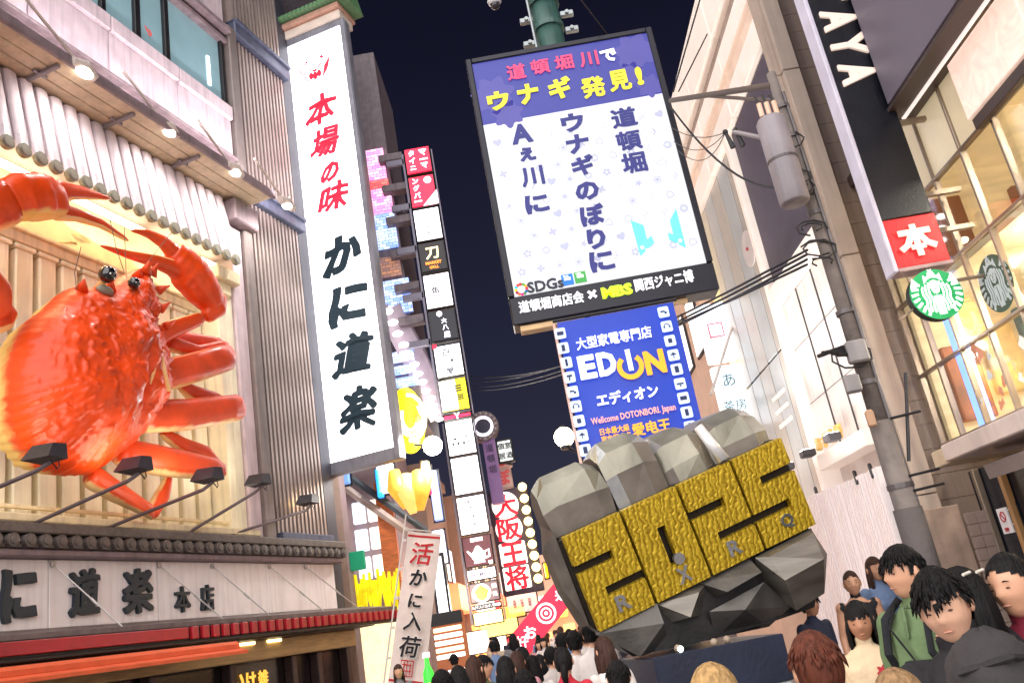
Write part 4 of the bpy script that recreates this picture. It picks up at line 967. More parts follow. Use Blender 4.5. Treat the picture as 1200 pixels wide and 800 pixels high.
for side, (x0, y0, dx, dy, n) in enumerate(((656.5, 392, 3.68, 17.0, 9), (777, 367, 3.9, 16.7, 9))):
    for i in range(n):
        c = epos(x0 + dx * i, y0 + dy * i)
        t_ = inlay(c, X, UP, [rrect(.082, .085, .025)], icn, ec, 'icon_tile', depth=.006)
        inlay(c - Vector((0, .008, 0)), X, UP, shapes[(i + side * 4) % len(shapes)], icd, ec, 'icon', depth=.003)
# globe street lamp
c = at(661, 512, 17.0)
GL = thing('street_lamp', 'round glowing globe street lamp at the left edge of the blue banner', 'street lamp', (c.x + .3, 17, 0))
g = G(); g.ball(c, .2, 20, 14); part('globe', g, glow('lamp_globe', (255, 232, 190), 12), GL, smooth=True)
g = G(); g.tube([(c.x + .3, 17, 0), (c.x + .3, 17, c.z - .7), (c.x + .22, 17, c.z - .35), (c.x, 17, c.z - .2)], [.07, .05, .03, .03], 10); part('post', g, fdark, GL)
g = G(); g.disc((c.x, 17, c.z - .21), .1, 2, .08, 12); part('collar', g, fdark, GL); g = G(); g.disc((c.x, 17, c.z + .2), .04, 2, .08, 10); part('finial', g, fdark, GL)
g = G(); g.box(c.x + .1, c.x + .3, 16.95, 17.05, c.z - .8, c.z - .6, .02); part('red_marker', g, mat('red_marker', (220, 60, 60), emit=(220, 60, 60), es=.6), GL)
lamp('bulb', c, c, 260, (1, .82, .6), size=.2, parent=GL)
# dome camera
c = at(580, 5, 12.9)
DC = thing('security_camera', 'white dome security camera hanging at the top left of the green pole', 'camera', c)
g = G(); g.ball(c + Vector((0, 0, .06)), (.13, .13, .1), 16, 8); part('housing', g, mat('white_plastic', (224, 224, 226), rough=.3), DC, smooth=True)
g = G(); g.ball(c - Vector((0, 0, .02)), (.09, .09, .1), 16, 8); part('dome', g, mat('smoked_dome', (60, 54, 60), rough=.08, bump=0), DC, smooth=True)
g = G(); g.tube([c + Vector((0, 0, .1)), c + Vector((0, 0, .4)), Vector((1.5, 13.2, c.z + .45))], .03, 8); part('arm', g, mat('galvanised', (150, 156, 158)), DC)

# ================================================================== silver fist with the gold year ring
FM = Matrix.Rotation(rad(15.3), 3, 'Z') @ Matrix.Rotation(rad(12.3), 3, 'X') @ Matrix.Rotation(rad(-15.2), 3, 'Y')
FC = Vector((1.387, 8.5, 2.426))
def FP(a, b, c): return FC + FM @ Vector((a, b, c))
FS = thing('fist_sculpture', 'faceted silver metal fist sculpture wearing a wide gold ring plate that reads 2025', 'sculpture', (1.4, 9.0, 1.0))
sil = mat('brushed_silver_panel', (138, 134, 120), rough=.34, metal=.6, var=.34, scale=2.5, bump=.14, bs=5, stretch=(1, 1, .6))
sil2 = mat('darker_silver_panel', (118, 110, 102), rough=.46, metal=.5, var=.3, scale=3, bump=.14, bs=5)
sil3 = mat('pale_silver_panel', (186, 188, 188), rough=.3, metal=.8, var=.2, scale=3, bump=.12, bs=6)
rs = random.Random(5)
def finger(x0, x1, prof, ch=.14, jit=.03, dk=1.0):
    """faceted finger: side profile of (b, c) points swept between x0 and x1 with chamfered flanks"""
    prof = [(b if b < .3 else .3 + (b - .3) * dk, c) for b, c in prof]
    g = G(FP); n = len(prof); mb = sum(p[0] for p in prof) / n; mc = sum(p[1] for p in prof) / n
    xs = [(x0, .84), (x0 + ch * .8, 1.0), (x1 - ch, 1.005), (x1, .84)]; vs = []
    for x, k in xs:
        for b, c in prof: vs.append((x + rs.uniform(-jit, jit) * .6, mb + (b - mb) * k + rs.uniform(-jit, jit) * .5, mc + (c - mc) * k + rs.uniform(-jit, jit) * .5))
    fs = []
    for i in range(len(xs) - 1):
        for j in range(n):
            fs.append((i * n + j, i * n + (j + 1) % n, (i + 1) * n + (j + 1) % n, (i + 1) * n + j))
    fs += [tuple(range(n)), tuple((len(xs) - 1) * n + j for j in range(n))[::-1]]
    g.cm = 0; g.add(vs, fs)
    g.mi = [rs.choice((0, 0, 1, 0, 2, 1)) for _ in g.mi]
    return part('finger', g, [sil, sil2, sil3], FS)
prof = lambda top: [(.14, -.5), (.12, .38), (.15, top - .30), (.24, top - .09), (.46, top), (.85, top - .03), (1.1, top - .2), (1.2, .2), (1.1, -.5)]
finger(-1.26, -.585, prof(1.0), dk=.3); finger(-.575, -.01, prof(1.06), .15, dk=.6); finger(0.0, .55, prof(.9), .13); finger(.565, 1.22, prof(.86), .17)
# wedge at far left and heel of the hand
g = G(FP); g.add([(-1.26, .1, .5), (-1.26, .5, .55), (-1.36, .25, .40), (-1.36, .45, .3), (-1.37, .12, -.02), (-1.36, .45, -.1), (-1.27, .1, -.4), (-1.27, .5, -.5)], [(0, 2, 4), (0, 4, 6), (0, 1, 3, 2), (2, 3, 5, 4), (4, 5, 7, 6), (0, 6, 7, 1), (1, 7, 5), (1, 5, 3)])
part('edge_facet', g, sil2, FS)
g = G(FP); g.add([(-1.27, .09, -.4), (-1.27, .5, -.4), (-1.02, .0, -.80), (-1.0, .5, -.86), (-.25, -.05, -.98), (-.1, .9, -1.1), (.42, -.05, -1.1), (.5, .9, -1.2), (.9, .05, -1.2), (.9, .9, -1.25), (1.2, .09, -.8), (1.2, .95, -.8), (1.18, .09, -.42), (1.18, 1.0, -.42), (-.4, .02, -.42), (.4, .0, -.42)],
    [(0, 1, 3, 2), (2, 3, 5, 4), (4, 5, 7, 6), (6, 7, 9, 8), (8, 9, 11, 10), (10, 11, 13, 12), (0, 2, 14), (2, 4, 14), (4, 6, 15, 14), (6, 8, 15), (8, 10, 12, 15), (0, 14, 15, 12, 13, 1), (1, 13, 11, 9, 7, 5, 3)])
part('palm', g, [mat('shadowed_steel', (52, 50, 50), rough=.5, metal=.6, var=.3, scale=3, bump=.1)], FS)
low1 = mat('shaded_lower_facet', (92, 88, 84), rough=.45, metal=.6, var=.3, scale=3, bump=.1); low2 = mat('mid_lower_facet', (118, 112, 104), rough=.38, metal=.6, var=.35, scale=3, bump=.14, bs=6, stretch=(.4, 1, 3))  # dark facet colour carries the shade under the fist
def facet(P, fs, m, nm):
    g = G(FP); g.add(P, fs); return part(nm, g, m, FS)
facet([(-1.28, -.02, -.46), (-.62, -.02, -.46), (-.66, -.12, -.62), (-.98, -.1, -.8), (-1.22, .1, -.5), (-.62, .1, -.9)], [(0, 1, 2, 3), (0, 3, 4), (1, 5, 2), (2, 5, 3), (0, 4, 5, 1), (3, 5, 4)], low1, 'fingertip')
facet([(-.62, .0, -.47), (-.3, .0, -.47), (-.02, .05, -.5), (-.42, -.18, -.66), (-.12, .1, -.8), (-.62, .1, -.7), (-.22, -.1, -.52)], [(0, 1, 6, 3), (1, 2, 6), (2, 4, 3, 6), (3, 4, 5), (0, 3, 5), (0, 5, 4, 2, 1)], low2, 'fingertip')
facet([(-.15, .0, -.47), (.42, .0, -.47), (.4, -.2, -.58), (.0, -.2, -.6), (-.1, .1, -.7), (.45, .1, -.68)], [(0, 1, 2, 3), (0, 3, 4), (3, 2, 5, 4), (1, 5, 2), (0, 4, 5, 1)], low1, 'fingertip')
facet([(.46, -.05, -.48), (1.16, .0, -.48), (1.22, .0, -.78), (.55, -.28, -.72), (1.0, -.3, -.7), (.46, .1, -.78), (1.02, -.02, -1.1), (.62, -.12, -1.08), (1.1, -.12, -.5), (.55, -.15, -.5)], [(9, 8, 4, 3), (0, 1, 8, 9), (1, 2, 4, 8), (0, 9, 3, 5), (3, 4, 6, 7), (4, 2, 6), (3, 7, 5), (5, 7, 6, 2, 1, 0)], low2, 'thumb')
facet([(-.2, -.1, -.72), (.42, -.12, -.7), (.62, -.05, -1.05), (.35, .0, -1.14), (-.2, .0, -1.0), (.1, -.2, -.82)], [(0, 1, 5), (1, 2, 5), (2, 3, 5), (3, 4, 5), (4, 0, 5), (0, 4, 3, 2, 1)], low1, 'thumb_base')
g = G(FP); g.tube([(.50, .12, .86), (.56, -.01, .48)], [.05, .065], 10); part('pipe', g, mat('white_pipe', (226, 224, 222), rough=.3, metal=.3), FS, smooth=True)
# gold plate: four digit blocks with slots
gold = mat('embossed_gold', (214, 164, 22), rough=.42, metal=.5, var=.25, scale=4, bump=0)
n = gold.node_tree.nodes; l = gold.node_tree.links; b = n['Principled BSDF']
t_ = [q for q in n if q.type == 'TEX_COORD'][0]
wv = n.new('ShaderNodeTexWave'); wv.wave_type = 'BANDS'; wv.bands_direction = 'X'; wv.inputs['Scale'].default_value = 6.0; wv.inputs['Distortion'].default_value = 5.5; wv.inputs['Detail'].default_value = 1.5; wv.inputs['Detail Scale'].default_value = 2.6
vo = n.new('ShaderNodeTexVoronoi'); vo.inputs['Scale'].default_value = 26; l.new(t_.outputs['Object'], vo.inputs['Vector'])
l.new(t_.outputs['Object'], wv.inputs['Vector'])
mm = n.new('ShaderNodeMath'); mm.operation = 'MULTIPLY_ADD'; mm.inputs[1].default_value = .45; l.new(vo.outputs['Distance'], mm.inputs[0]); l.new(wv.outputs['Fac'], mm.inputs[2])
bp2 = n.new('ShaderNodeBump'); bp2.inputs['Strength'].default_value = .28; bp2.inputs['Distance'].default_value = .025; l.new(mm.outputs[0], bp2.inputs['Height']); l.new(bp2.outputs[0], b.inputs['Normal'])
cr2 = n.new('ShaderNodeValToRGB'); cr2.color_ramp.elements[0].color = (*lin(158, 124, 20), 1); cr2.color_ramp.elements[1].color = (*lin(214, 180, 48), 1); cr2.color_ramp.elements[0].position = .2; cr2.color_ramp.elements[1].position = .75
l.new(mm.outputs[0], cr2.inputs[0]); l.new(cr2.outputs[0], b.inputs['Base Color'])
PL = part('ring_plate', G(FP).box(-1.26, 1.225, .03, .2, -.44, .44, .02), mat('plate_dark', (40, 34, 28), rough=.5, metal=.5), FS)
W4 = 2.465 / 4; x_ = -1.2325
def digit(ch, x0):
    x1 = x0 + W4 - .03; z0, z1 = -.453, .453; d0, d1 = -.05, .03; tk = .085
    g = G(FP)
    if ch == '0':
        a, b_ = x0 + W4 * .42, x0 + W4 * .42 + tk; q0, q1 = -.20, .17
        P = [(x0, x1, q1, z1), (x0, x1, z0, q0), (x0, a, q0, q1), (b_, x1, q0, q1)]
    else:
        mid0, mid1 = .09, .175; lo0, lo1 = -.195, -.11
        if ch == '2':   # upper slot opens left, lower slot opens right
            P = [(x0, x1, mid1, z1), (x0 + W4 * .62, x1, mid0, mid1), (x0, x1, lo1, mid0), (x0, x0 + W4 * .32, lo0, lo1), (x0, x1, z0, lo0)]
        else:
            P = [(x0, x1, mid1 + .02, z1), (x0, x0 + W4 * .34, mid0 + .02, mid1 + .02), (x0, x1, lo1, mid0 + .02), (x0 + W4 * .68, x1, lo0, lo1), (x0, x1, z0, lo0)]
    out_ = []
    # one outline per digit: union of the bars built as one mesh
    xs = sorted({v for p in P for v in p[:2]}); zs = sorted({v for p in P for v in p[2:]})
    key = {}
    def vid(x, y, z):
        k = (round(x, 5), y, round(z, 5))
        if k not in key: key[k] = len(g.v); g.v.append(FP(x, y, z))
        return key[k]
    fill = set()
    for i in range(len(xs) - 1):
        for j in range(len(zs) - 1):
            mx, mz = (xs[i] + xs[i + 1]) / 2, (zs[j] + zs[j + 1]) / 2
            if any(p[0] < mx < p[1] and p[2] < mz < p[3] for p in P): fill.add((i, j))
    for i, j in fill:
        a, b2, c, d = xs[i], xs[i + 1], zs[j], zs[j + 1]
        g.t.append((vid(a, d0, c), vid(b2, d0, c), vid(b2, d0, d), vid(a, d0, d))); g.t.append((vid(a, d1, c), vid(a, d1, d), vid(b2, d1, d), vid(b2, d1, c)))
        if (i - 1, j) not in fill: g.t.append((vid(a, d0, c), vid(a, d0, d), vid(a, d1, d), vid(a, d1, c)))
        if (i + 1, j) not in fill: g.t.append((vid(b2, d0, c), vid(b2, d1, c), vid(b2, d1, d), vid(b2, d0, d)))
        if (i, j - 1) not in fill: g.t.append((vid(a, d0, c), vid(a, d1, c), vid(b2, d1, c), vid(b2, d0, c)))
        if (i, j + 1) not in fill: g.t.append((vid(a, d0, d), vid(b2, d0, d), vid(b2, d1, d), vid(a, d1, d)))
    g.mi = [0] * len(g.t)
    return part('gold_digit', g, gold, FS, origin=FP(x0, 0, -.45))
for i, ch in enumerate('2025'): digit(ch, x_ + W4 * i)
silv = mat('silver_letter', (206, 208, 206), rough=.2, metal=.9)
away_ = FM @ Vector((0, 1, 0)); rx = FM @ Vector((1, 0, 0)); uz = FM @ Vector((0, 0, 1))
for s, a, c in (('R', -.93, -.30), ('X', -.28, -.32), ('R', .30, -.30), ('Q', .92, -.30)):
    text(s, FP(a, -.055, c), rx, uz, h=.15, w=.14, bold=.03, depth=.025, m=silv, parent=FS, name='silver_letter')
g = G(FP); g.disc((-.27, -.06, -.165), .055, 1, .04, 16); bo = part('round_bolt', g, silv, FS, smooth=False)
# plinth
PM = Matrix.Rotation(rad(14), 3, 'Z')
def PP(a, b, c): return Vector((1.27, 8.7, 0)) + PM @ Vector((a, b, 0)) + Vector((0, 0, c))
PT = thing('plinth', 'dark navy box plinth with a white lower half under the fist sculpture', 'plinth', PP(0, 0, 0))
g = G(PP); g.box(-.64, .64, -.35, .8, .98, 1.38, .01); part('upper_box', g, mat('navy_panel', (22, 30, 52), rough=.4, var=.25, bump=.05), PT)
g = G(PP); g.box(-.62, .62, -.33, .78, 0, .976, .01); part('lower_box', g, mat('white_panel', (196, 206, 202), rough=.45, streak=.2), PT)
g = G(PP)
for a, b_ in ((-.3, -.1), (.15, -.2), (.0, -.25)): g.ball((a, b_, 1.41), .035, 8, 6)
o = part('small_lights', g, mat('pebble', (170, 150, 130)), PT); o['kind'] = 'stuff'
g = G(PP); g.ball((-.35, -.3, 1.41), .028, 10, 6); part('spot_lens', g, glow('small_white_light', (240, 255, 250), 4), PT, smooth=True)
# ================================================================== bookshop and cafe building (right)
UC = 12.4
T = thing('cafe_building', 'right-hand building with a metal-framed glass front, warm wooden interior and grey upper wall', 'building', RP(9, 6, 0))
mull = mat('bronze_mullion', (150, 134, 118), rough=.35, metal=.5, var=.15)
# glass shader
gl = bpy.data.materials.new('clear_glass'); gl.use_nodes = True
n = gl.node_tree.nodes; l = gl.node_tree.links; n.remove(n['Principled BSDF'])
tr = n.new('ShaderNodeBsdfTransparent'); go = n.new('ShaderNodeBsdfGlossy'); mxs = n.new('ShaderNodeMixShader'); fz = n.new('ShaderNodeValue'); fz.outputs[0].default_value = .13
tr.inputs[0].default_value = (.9, .93, .94, 1); go.inputs['Roughness'].default_value = .03
l.new(fz.outputs[0], mxs.inputs[0]); l.new(tr.outputs[0], mxs.inputs[1]); l.new(go.outputs[0], mxs.inputs[2]); l.new(mxs.outputs[0], n['Material Output'].inputs[0])
frost = mat('cream_frosted_panel', (204, 190, 164), rough=.3, var=.1, scale=2, bump=0, emit=(204, 186, 150), es=.4)
ZL = [3.25, 4.27, 5.32, 6.37, 7.4]; UL = [5.75, 6.5, 7.25, 8.0, 8.75, 9.5, 10.25, 11.0, 11.7, 12.3]
for i in range(len(UL) - 1):
    for j in range(4):
        g = G(RP); g.box(UL[i] + .02, UL[i + 1] - .02, 6.0, 6.02, ZL[j] + .02, ZL[j + 1] - .02)
        part('window_pane', g, frost if (j == 3 and i >= 4) else gl, T, origin=RP(UL[i], 6, ZL[j]))
for u in UL:
    g = G(RP); g.box(u - .022, u + .022, 5.965, 6.05, ZL[0], ZL[-1] + .05, .008); part('mullion', g, mull, T)
for z in ZL:
    g = G(RP); g.box(5.7, 12.35, 5.955, 6.045, z - .02, z + .02, .006); part('transom', g, mull, T)
warmw = mat('interior_oak', (206, 186, 150), rough=.5, var=.25, scale=1.6, stretch=(1, 1, 5), emit=(210, 180, 130), es=.6)  # emission in the wood stands for room light falling on it
warmd = mat('interior_brown', (120, 76, 44), rough=.6, var=.3, scale=2, emit=(130, 76, 38), es=.5)  # brown wood emits as well, in place of room light
g = G(RP); g.box(4, 12.35, 9.4, 9.5, 3.2, 7.45); g.box(12.25, 12.35, 6.12, 9.4, 3.2, 7.35); part('back_wall', g, warmw, T)
for k in range(5):
    g = G(RP); g.box(12.1, 12.24, 6.3 + k * .62, 6.8 + k * .62, 3.5 + (k % 2) * .3, 4.6 + (k % 3) * .2, .02); part('wall_picture', g, mat('picture_%d' % (k % 3), [(150, 90, 60), (210, 180, 120), (90, 110, 100)][k % 3], emit=[(150, 90, 60), (210, 180, 120), (90, 110, 100)][k % 3], es=.3, var=.5), T)
    g = G(RP); g.box(12.1, 12.24, 6.3 + k * .62, 6.75 + k * .62, 5.6, 6.6 + (k % 2) * .3, .02); part('wall_panel', g, warmd if k % 2 else warmw, T)
g = G(RP); g.box(4, 12.35, 6.1, 9.4, 7.35, 7.45); g.box(4, 12.35, 6.1, 9.4, 5.25, 5.38); g.box(4, 12.35, 6.1, 9.4, 3.05, 3.2); part('interior_floor', g, warmw, T)
for u, o, w_ in ((6.8, 7.2, .28), (8.1, 7.4, .22), (9.1, 7.0, .2), (10.4, 7.3, .24), (7.4, 8.2, .3)):
    g = G(RP); g.box(u, u + w_, o, o + .3, 3.2, 7.35, .02); part('interior_column', g, warmw, T)
for u, z, w_, h_ in ((6.2, 3.5, 1.1, 1.2), (7.7, 3.4, .8, 1.4), (9.3, 3.4, 1.2, 1.0), (10.8, 3.5, .9, 1.2), (6.6, 5.6, 1.4, 1.2), (8.4, 5.5, 1.0, 1.4), (9.9, 5.5, 1.2, 1.1)):
    g = G(RP); g.box(u, u + w_, 9.0, 9.35, z, z + h_, .02)
    for q in range(4): g.box(u + .03, u + w_ - .03, 8.95, 9.0, z + h_ * (q + .9) / 4 - .03, z + h_ * (q + .9) / 4)
    part('shelf', g, warmd, T)
rs = random.Random(9)
for k in range(22):
    u, z, o = rs.uniform(6, 12), rs.uniform(3.5, 6.2), rs.uniform(6.6, 8.8)
    if abs(z - 5.3) < .25: z += .6
    g = G(RP); g.ball((u, o, z), (rs.uniform(.04, .1), .06, rs.uniform(.03, .06)), 8, 5)
    part('ceiling_light', g, glow('cafe_spot', (255, 244, 210), 5), T)
for u, o, z in ((8.9, 6.6, 4.95), (7.6, 7.0, 6.9), (10.2, 7.1, 4.8)):
    g = G(RP); g.disc((u, o, z), .12, 2, .3, 12, .09); part('pendant_lamp', g, glow('yellow_pendant', (255, 214, 90), 4), T)
    lamp('bulb', RP(u, o + .3, z - .25), None, 200, (1, .88, .7), size=.15, parent=T)
# coloured window drawings, lowest row
rs = random.Random(4)
cols = [(214, 150, 120), (226, 220, 214), (196, 130, 100), (220, 204, 150), (190, 196, 200)]
for k in range(22):
    u, z = rs.uniform(8.3, 11.0), rs.uniform(3.4, 4.2); r_ = rs.uniform(.03, .09)
    col = cols[rs.randrange(5)]
    pts = [(r_ * (1 + .4 * math.sin(3 * a + k)) * math.cos(a), r_ * 1.3 * (1 + .3 * math.cos(4 * a + k)) * math.sin(a)) for a in [2 * PI * j / 14 for j in range(14)]]
    inlay(RP(u, 5.995 - k * .0004, z), -tR, UP, [pts], mat('decal_%d_%d' % col[:2], col, emit=col, es=.35, bump=0), T, 'window_decal', depth=.0003)
g = G(RP); g.box(11.35, 11.6, 6.2, 6.3, 3.3, 5.2); part('blue_tube', g, glow('blue_light_strip', (120, 160, 255), 2.2), T)
# upper grey wall and its soffit
gw = mat('slate_grey_panel', (112, 104, 118), rough=.5, var=.06, scale=2, bump=.04)
g = G(RP); g.box(3, 9.82, 5.5, 9.5, 7.33, 16, .01); part('upper_wall', g, gw, T)
g = G(RP); g.box(9.83, 12.4, 6.05, 9.5, 7.45, 16); part('upper_side_wall', g, gw, T)
g = G(RP); g.box(3, 10.1, 5.52, 5.78, 7.27, 7.325); part('soffit_band', g, mat('dark_bronze', (74, 60, 56), rough=.4), T)
g = G(RP); g.box(3, 10.13, 5.79, 5.82, 7.24, 7.32); part('light_line', g, glow('soffit_light_line', (226, 214, 208), .9), T)
g = G(RP); g.box(3, 10.2, 5.83, 5.99, 7.27, 7.325); g.box(3, 12.35, 5.9, 6.1, 7.43, 7.6); part('soffit_band', g, mat('dark_bronze', (74, 60, 56)), T)
marb = mat('pale_marble', (238, 214, 200), rough=.25, var=.14, scale=2.6, bump=0, emit=(240, 208, 190), es=.5)
nn = marb.node_tree.nodes; 
for q in nn:
    if q.type == 'TEX_NOISE': q.inputs['Distortion'].default_value = 2.5
for u0, u1 in ((6.2, 7.5), (7.52, 8.94)):
    g = G(RP); g.box(u0, u1, 5.84, 5.9, 6.46, 7.22, .01); part('marble_panel', g, marb, T)
g = G(RP); g.box(3, 8.9, 5.86, 5.95, 6.3, 6.44, .01); part('dark_ledge', g, mat('dark_bronze', (74, 60, 56)), T)
# canopy and street level
canm = mat('canopy_cream', (222, 204, 194), rough=.35, var=.08, streak=.15)
g = G(RP); g.box(4, 10.35, 5.0, 5.98, 2.82, 3.02, .015); part('canopy', g, canm, T)
g = G(RP); g.box(10.37, 10.75, 5.05, 5.98, 2.8, 3.0, .015); part('canopy_end', g, mat('canopy_end_cream', (206, 184, 150), rough=.4), T)
g = G(RP); g.hex8([(4, 5.15, 2.5), (9.8, 5.15, 2.5), (9.8, 5.9, 2.74), (4, 5.9, 2.74), (4, 5.13, 2.66), (9.8, 5.13, 2.66), (9.8, 5.9, 2.8), (4, 5.9, 2.8)]); part('awning_cloth', g, mat('grey_awning_cloth', (140, 126, 120), rough=.8, var=.1), T)
dkg = mat('dark_door_glass', (36, 38, 48), rough=.12, var=.3)
g = G(RP); g.box(4, 12.0, 6.05, 6.12, 0, 2.8); part('door_glass', g, dkg, T)
for u, m_ in ((11.72, mull), (11.1, mat('door_oak', (196, 150, 100), rough=.4)), (10.2, mull), (9.2, mull), (8.2, mull)):
    g = G(RP); g.box(u - .04, u + .04, 5.95, 6.04, 0, 2.8, .01); part('door_frame', g, m_, T)
posterp = RP(11.42, 6.04, 2.1)
g = G(RP); g.box(11.32, 11.56, 6.02, 6.045, 1.92, 2.24); po = part('notice', g, mat('notice_white', (236, 230, 230), emit=(236, 230, 230), es=.15), T)
inlay(RP(11.44, 6.015, 2.13), -tR, UP, [stroke([(.06 * math.cos(a), .06 * math.sin(a)) for a in [2 * PI * j / 16 for j in range(17)]], .016), stroke([(-.04, .04), (.04, -.04)], .014)], mat('notice_red', (210, 30, 50)), po, 'red_ring', depth=.004)
text('禁煙', RP(11.44, 6.012, 1.97), -tR, UP, h=.05, bold=.02, depth=.004, m=mat('notice_red', (210, 30, 50)), parent=po)
g = G(RP); g.box(11.06, 11.28, 6.02, 6.045, 1.94, 2.28); po = part('notice', g, mat('notice_black', (28, 28, 34)), T)
for q in range(3): text('OPEN' if q == 1 else '―', RP(11.17, 6.012, 2.2 - q * .09), -tR, UP, h=.035 if q == 1 else .02, bold=.02, depth=.004, m=mat('notice_white', (236, 230, 230)), parent=po)
# ------------------------------------------------ vertical bookshop blade sign
SU2 = 9.9; k9 = SU2 / 9.0
o0, o1 = 4.5 * k9, 5.12 * k9; zz0 = 1.8 + (4.84 - 1.8) * k9; zz1 = 1.8 + (5.44 - 1.8) * k9
TS = thing('shop_blade_sign', 'tall black vertical sign with sideways white capital letters and a red square at its foot', 'sign', RP(SU2, 5.3, zz0))
g = G(RP); g.box(SU2, SU2 + .22, o0 + .03, o1, zz1, 13, .01); part('black_panel', g, mat('sign_black', (16, 18, 28), rough=.35, var=.2), TS)
g = G(RP); g.box(SU2 - .02, SU2 + .26, o0 - .03, o0 + .028, zz0 - .04, 13, .012); part('white_edge', g, mat('white_edge', (206, 200, 214), rough=.4, emit=(206, 200, 220), es=.12), TS)
g = G(RP); g.box(SU2, SU2 + .22, o0 + .03, o1 + .01, zz0, zz1 - .01, .01); rp_ = part('red_panel', g, mat('sign_red_panel', (190, 30, 36), rough=.4, var=.05, emit=(190, 24, 30), es=.4), TS)
g = G(RP); g.box(SU2 - .015, SU2 + .24, o0 + .03, o1 + .03, zz0 - .05, zz0, .008); part('bottom_trim', g, mat('trim_rose', (176, 150, 150)), TS)
def tsp(x, y): o, z = rb(x, y, SU2); return RP(SU2 - .015, o, z)
ivory = mat('ivory_letter', (232, 214, 200), rough=.5, emit=(232, 210, 196), es=.45)
oc = (o0 + o1) / 2 + .01
for s, y in (('A', 87), ('Y', 54), ('A', 24), ('T', -9), ('U', -42)):
    _, z = rb(995 + (y - 54) * .3, y, SU2); text(s, RP(SU2 - .02, oc, z), nR, UP, h=.47, w=.33, bold=.055, depth=.03, m=ivory, parent=TS, name='sign_letter', rot=-PI / 2)
c = RP(SU2 - .02, oc, (zz0 + zz1) / 2)
inlay(c, nR, UP, [stroke([(-.2, .1), (.2, .1)], .075), stroke([(0, .2), (0, -.22)], .075), stroke([(-.03, .1), (-.12, -.06), (-.22, -.12)], .075), stroke([(.03, .1), (.12, -.06), (.22, -.12)], .075), stroke([(-.09, -.1), (.09, -.1)], .06)], ivory, rp_, 'sign_character', depth=.02)
for y in (60, 150, 240, 285):
    p = tsp(1000, y); g = G(RP); g.box(SU2 + .05, SU2 + .12, o1, 6.1, p.z - .03, p.z + .03); part('wall_arm', g, mull, TS)
# ------------------------------------------------ round cafe sign
def siren(c, right, R, white, green, parent, lift):
    aw = UP.cross(right); s = R / 1.0; P = []
    inlay(c, right, UP, [circ(0, 0, .95, 40)], green, parent, 'green_disc', depth=lift, sc=s)
    cw = c - aw * (lift + .002)
    P.append([(-.16, .60), (-.34, .44), (-.30, .76), (-.17, .66), (-.09, .84), (0, .70), (.09, .84), (.17, .66), (.30, .76), (.34, .44), (.16, .60), (0, .64)])  # crown
    P.append([(.12 * (1 if j % 2 else .45) * math.sin(PI * j / 5) * 1, .87 + .12 * (1 if j % 2 else .45) * math.cos(PI * j / 5)) for j in range(10)])
    P.append([(-.15, .42), (-.15, .2), (-.1, .06), (0, -.0), (.1, .06), (.15, .2), (.15, .42), (.1, .5), (0, .53), (-.1, .5)])  # face
    for sg in (-1, 1):
        for k in range(3):
            x = .22 + k * .12
            P.append(stroke([(sg * (x - .03), .46 - k * .07), (sg * (x + .02), .24), (sg * (x + .03), .02), (sg * (x - .03), -.2), (sg * (x + .02), -.42), (sg * (x + .0), -.68 + k * .05)], .062))
        for k in range(7):
            a = rad(38 - k * 15); P.append(stroke([(sg * .66 * math.cos(a), .66 * math.sin(a)), (sg * .9 * math.cos(a - .08), .9 * math.sin(a - .08))], .085, .10))
        P.append([(sg * .55, .46), (sg * .72, .72), (sg * .8, .5), (sg * .86, .36), (sg * .7, .3)])
    P.append([(-.13, -.06), (.13, -.06), (.16, -.3), (.13, -.78), (-.13, -.78), (-.16, -.3)])
    inlay(cw, right, UP, P, white, parent, 'siren_emblem', depth=.006, sc=s)
    inlay(cw - aw * .008, right, UP, [stroke([(-.1, .31), (-.04, .32)], .025), stroke([(.04, .32), (.1, .31)], .025), stroke([(.01, .28), (-.01, .19), (.02, .18)], .018), stroke([(-.04, .12), (.04, .12)], .022), stroke([(0, -.12), (.03, -.35), (0, -.6)], .02)], green, parent, 'emblem_line', depth=.003, sc=s)
cs_ = rb(1097, 345, SU2)
SB = thing('cafe_sign', 'round green and white lit cafe sign with a crowned long-haired figure, below the red square', 'sign', RP(SU2, cs_[0], cs_[1]))
gre = mat('cafe_green', (0, 132, 74), rough=.4, bump=0, var=.02, emit=(0, 140, 76), es=.7); cwh = mat('cafe_white', (244, 248, 246), bump=0, emit=(244, 250, 246), es=.95)
g = G(RP); g.disc((SU2 + .05, cs_[0], cs_[1]), .315, 0, .12, 36); part('drum', g, mat('drum_rim_black', (24, 30, 28)), SB)
siren(RP(SU2 - .012, cs_[0], cs_[1]), nR, .335, cwh, gre, SB, .01)
g = G(RP); g.tube([(SU2 + .06, cs_[0] + .25, cs_[1] + .15), (SU2 + .06, 6.0, cs_[1] + .15)], .025, 8); part('arm', g, mull, SB); g = G(RP); g.tube([(SU2 + .06, cs_[0] - .3, cs_[1] - .12), (SU2 + .06, cs_[0] - .5, cs_[1] - .22)], .015, 6); part('arm', g, mull, SB)
ud, zd = rz(1167, 332, 5.99)
siren(RP(ud, 5.992, zd), -tR, .37, mat('decal_white', (190, 200, 200), emit=(190, 200, 200), es=.15), mat('decal_green', (70, 90, 72), emit=(70, 90, 72), es=.1), T, .002)
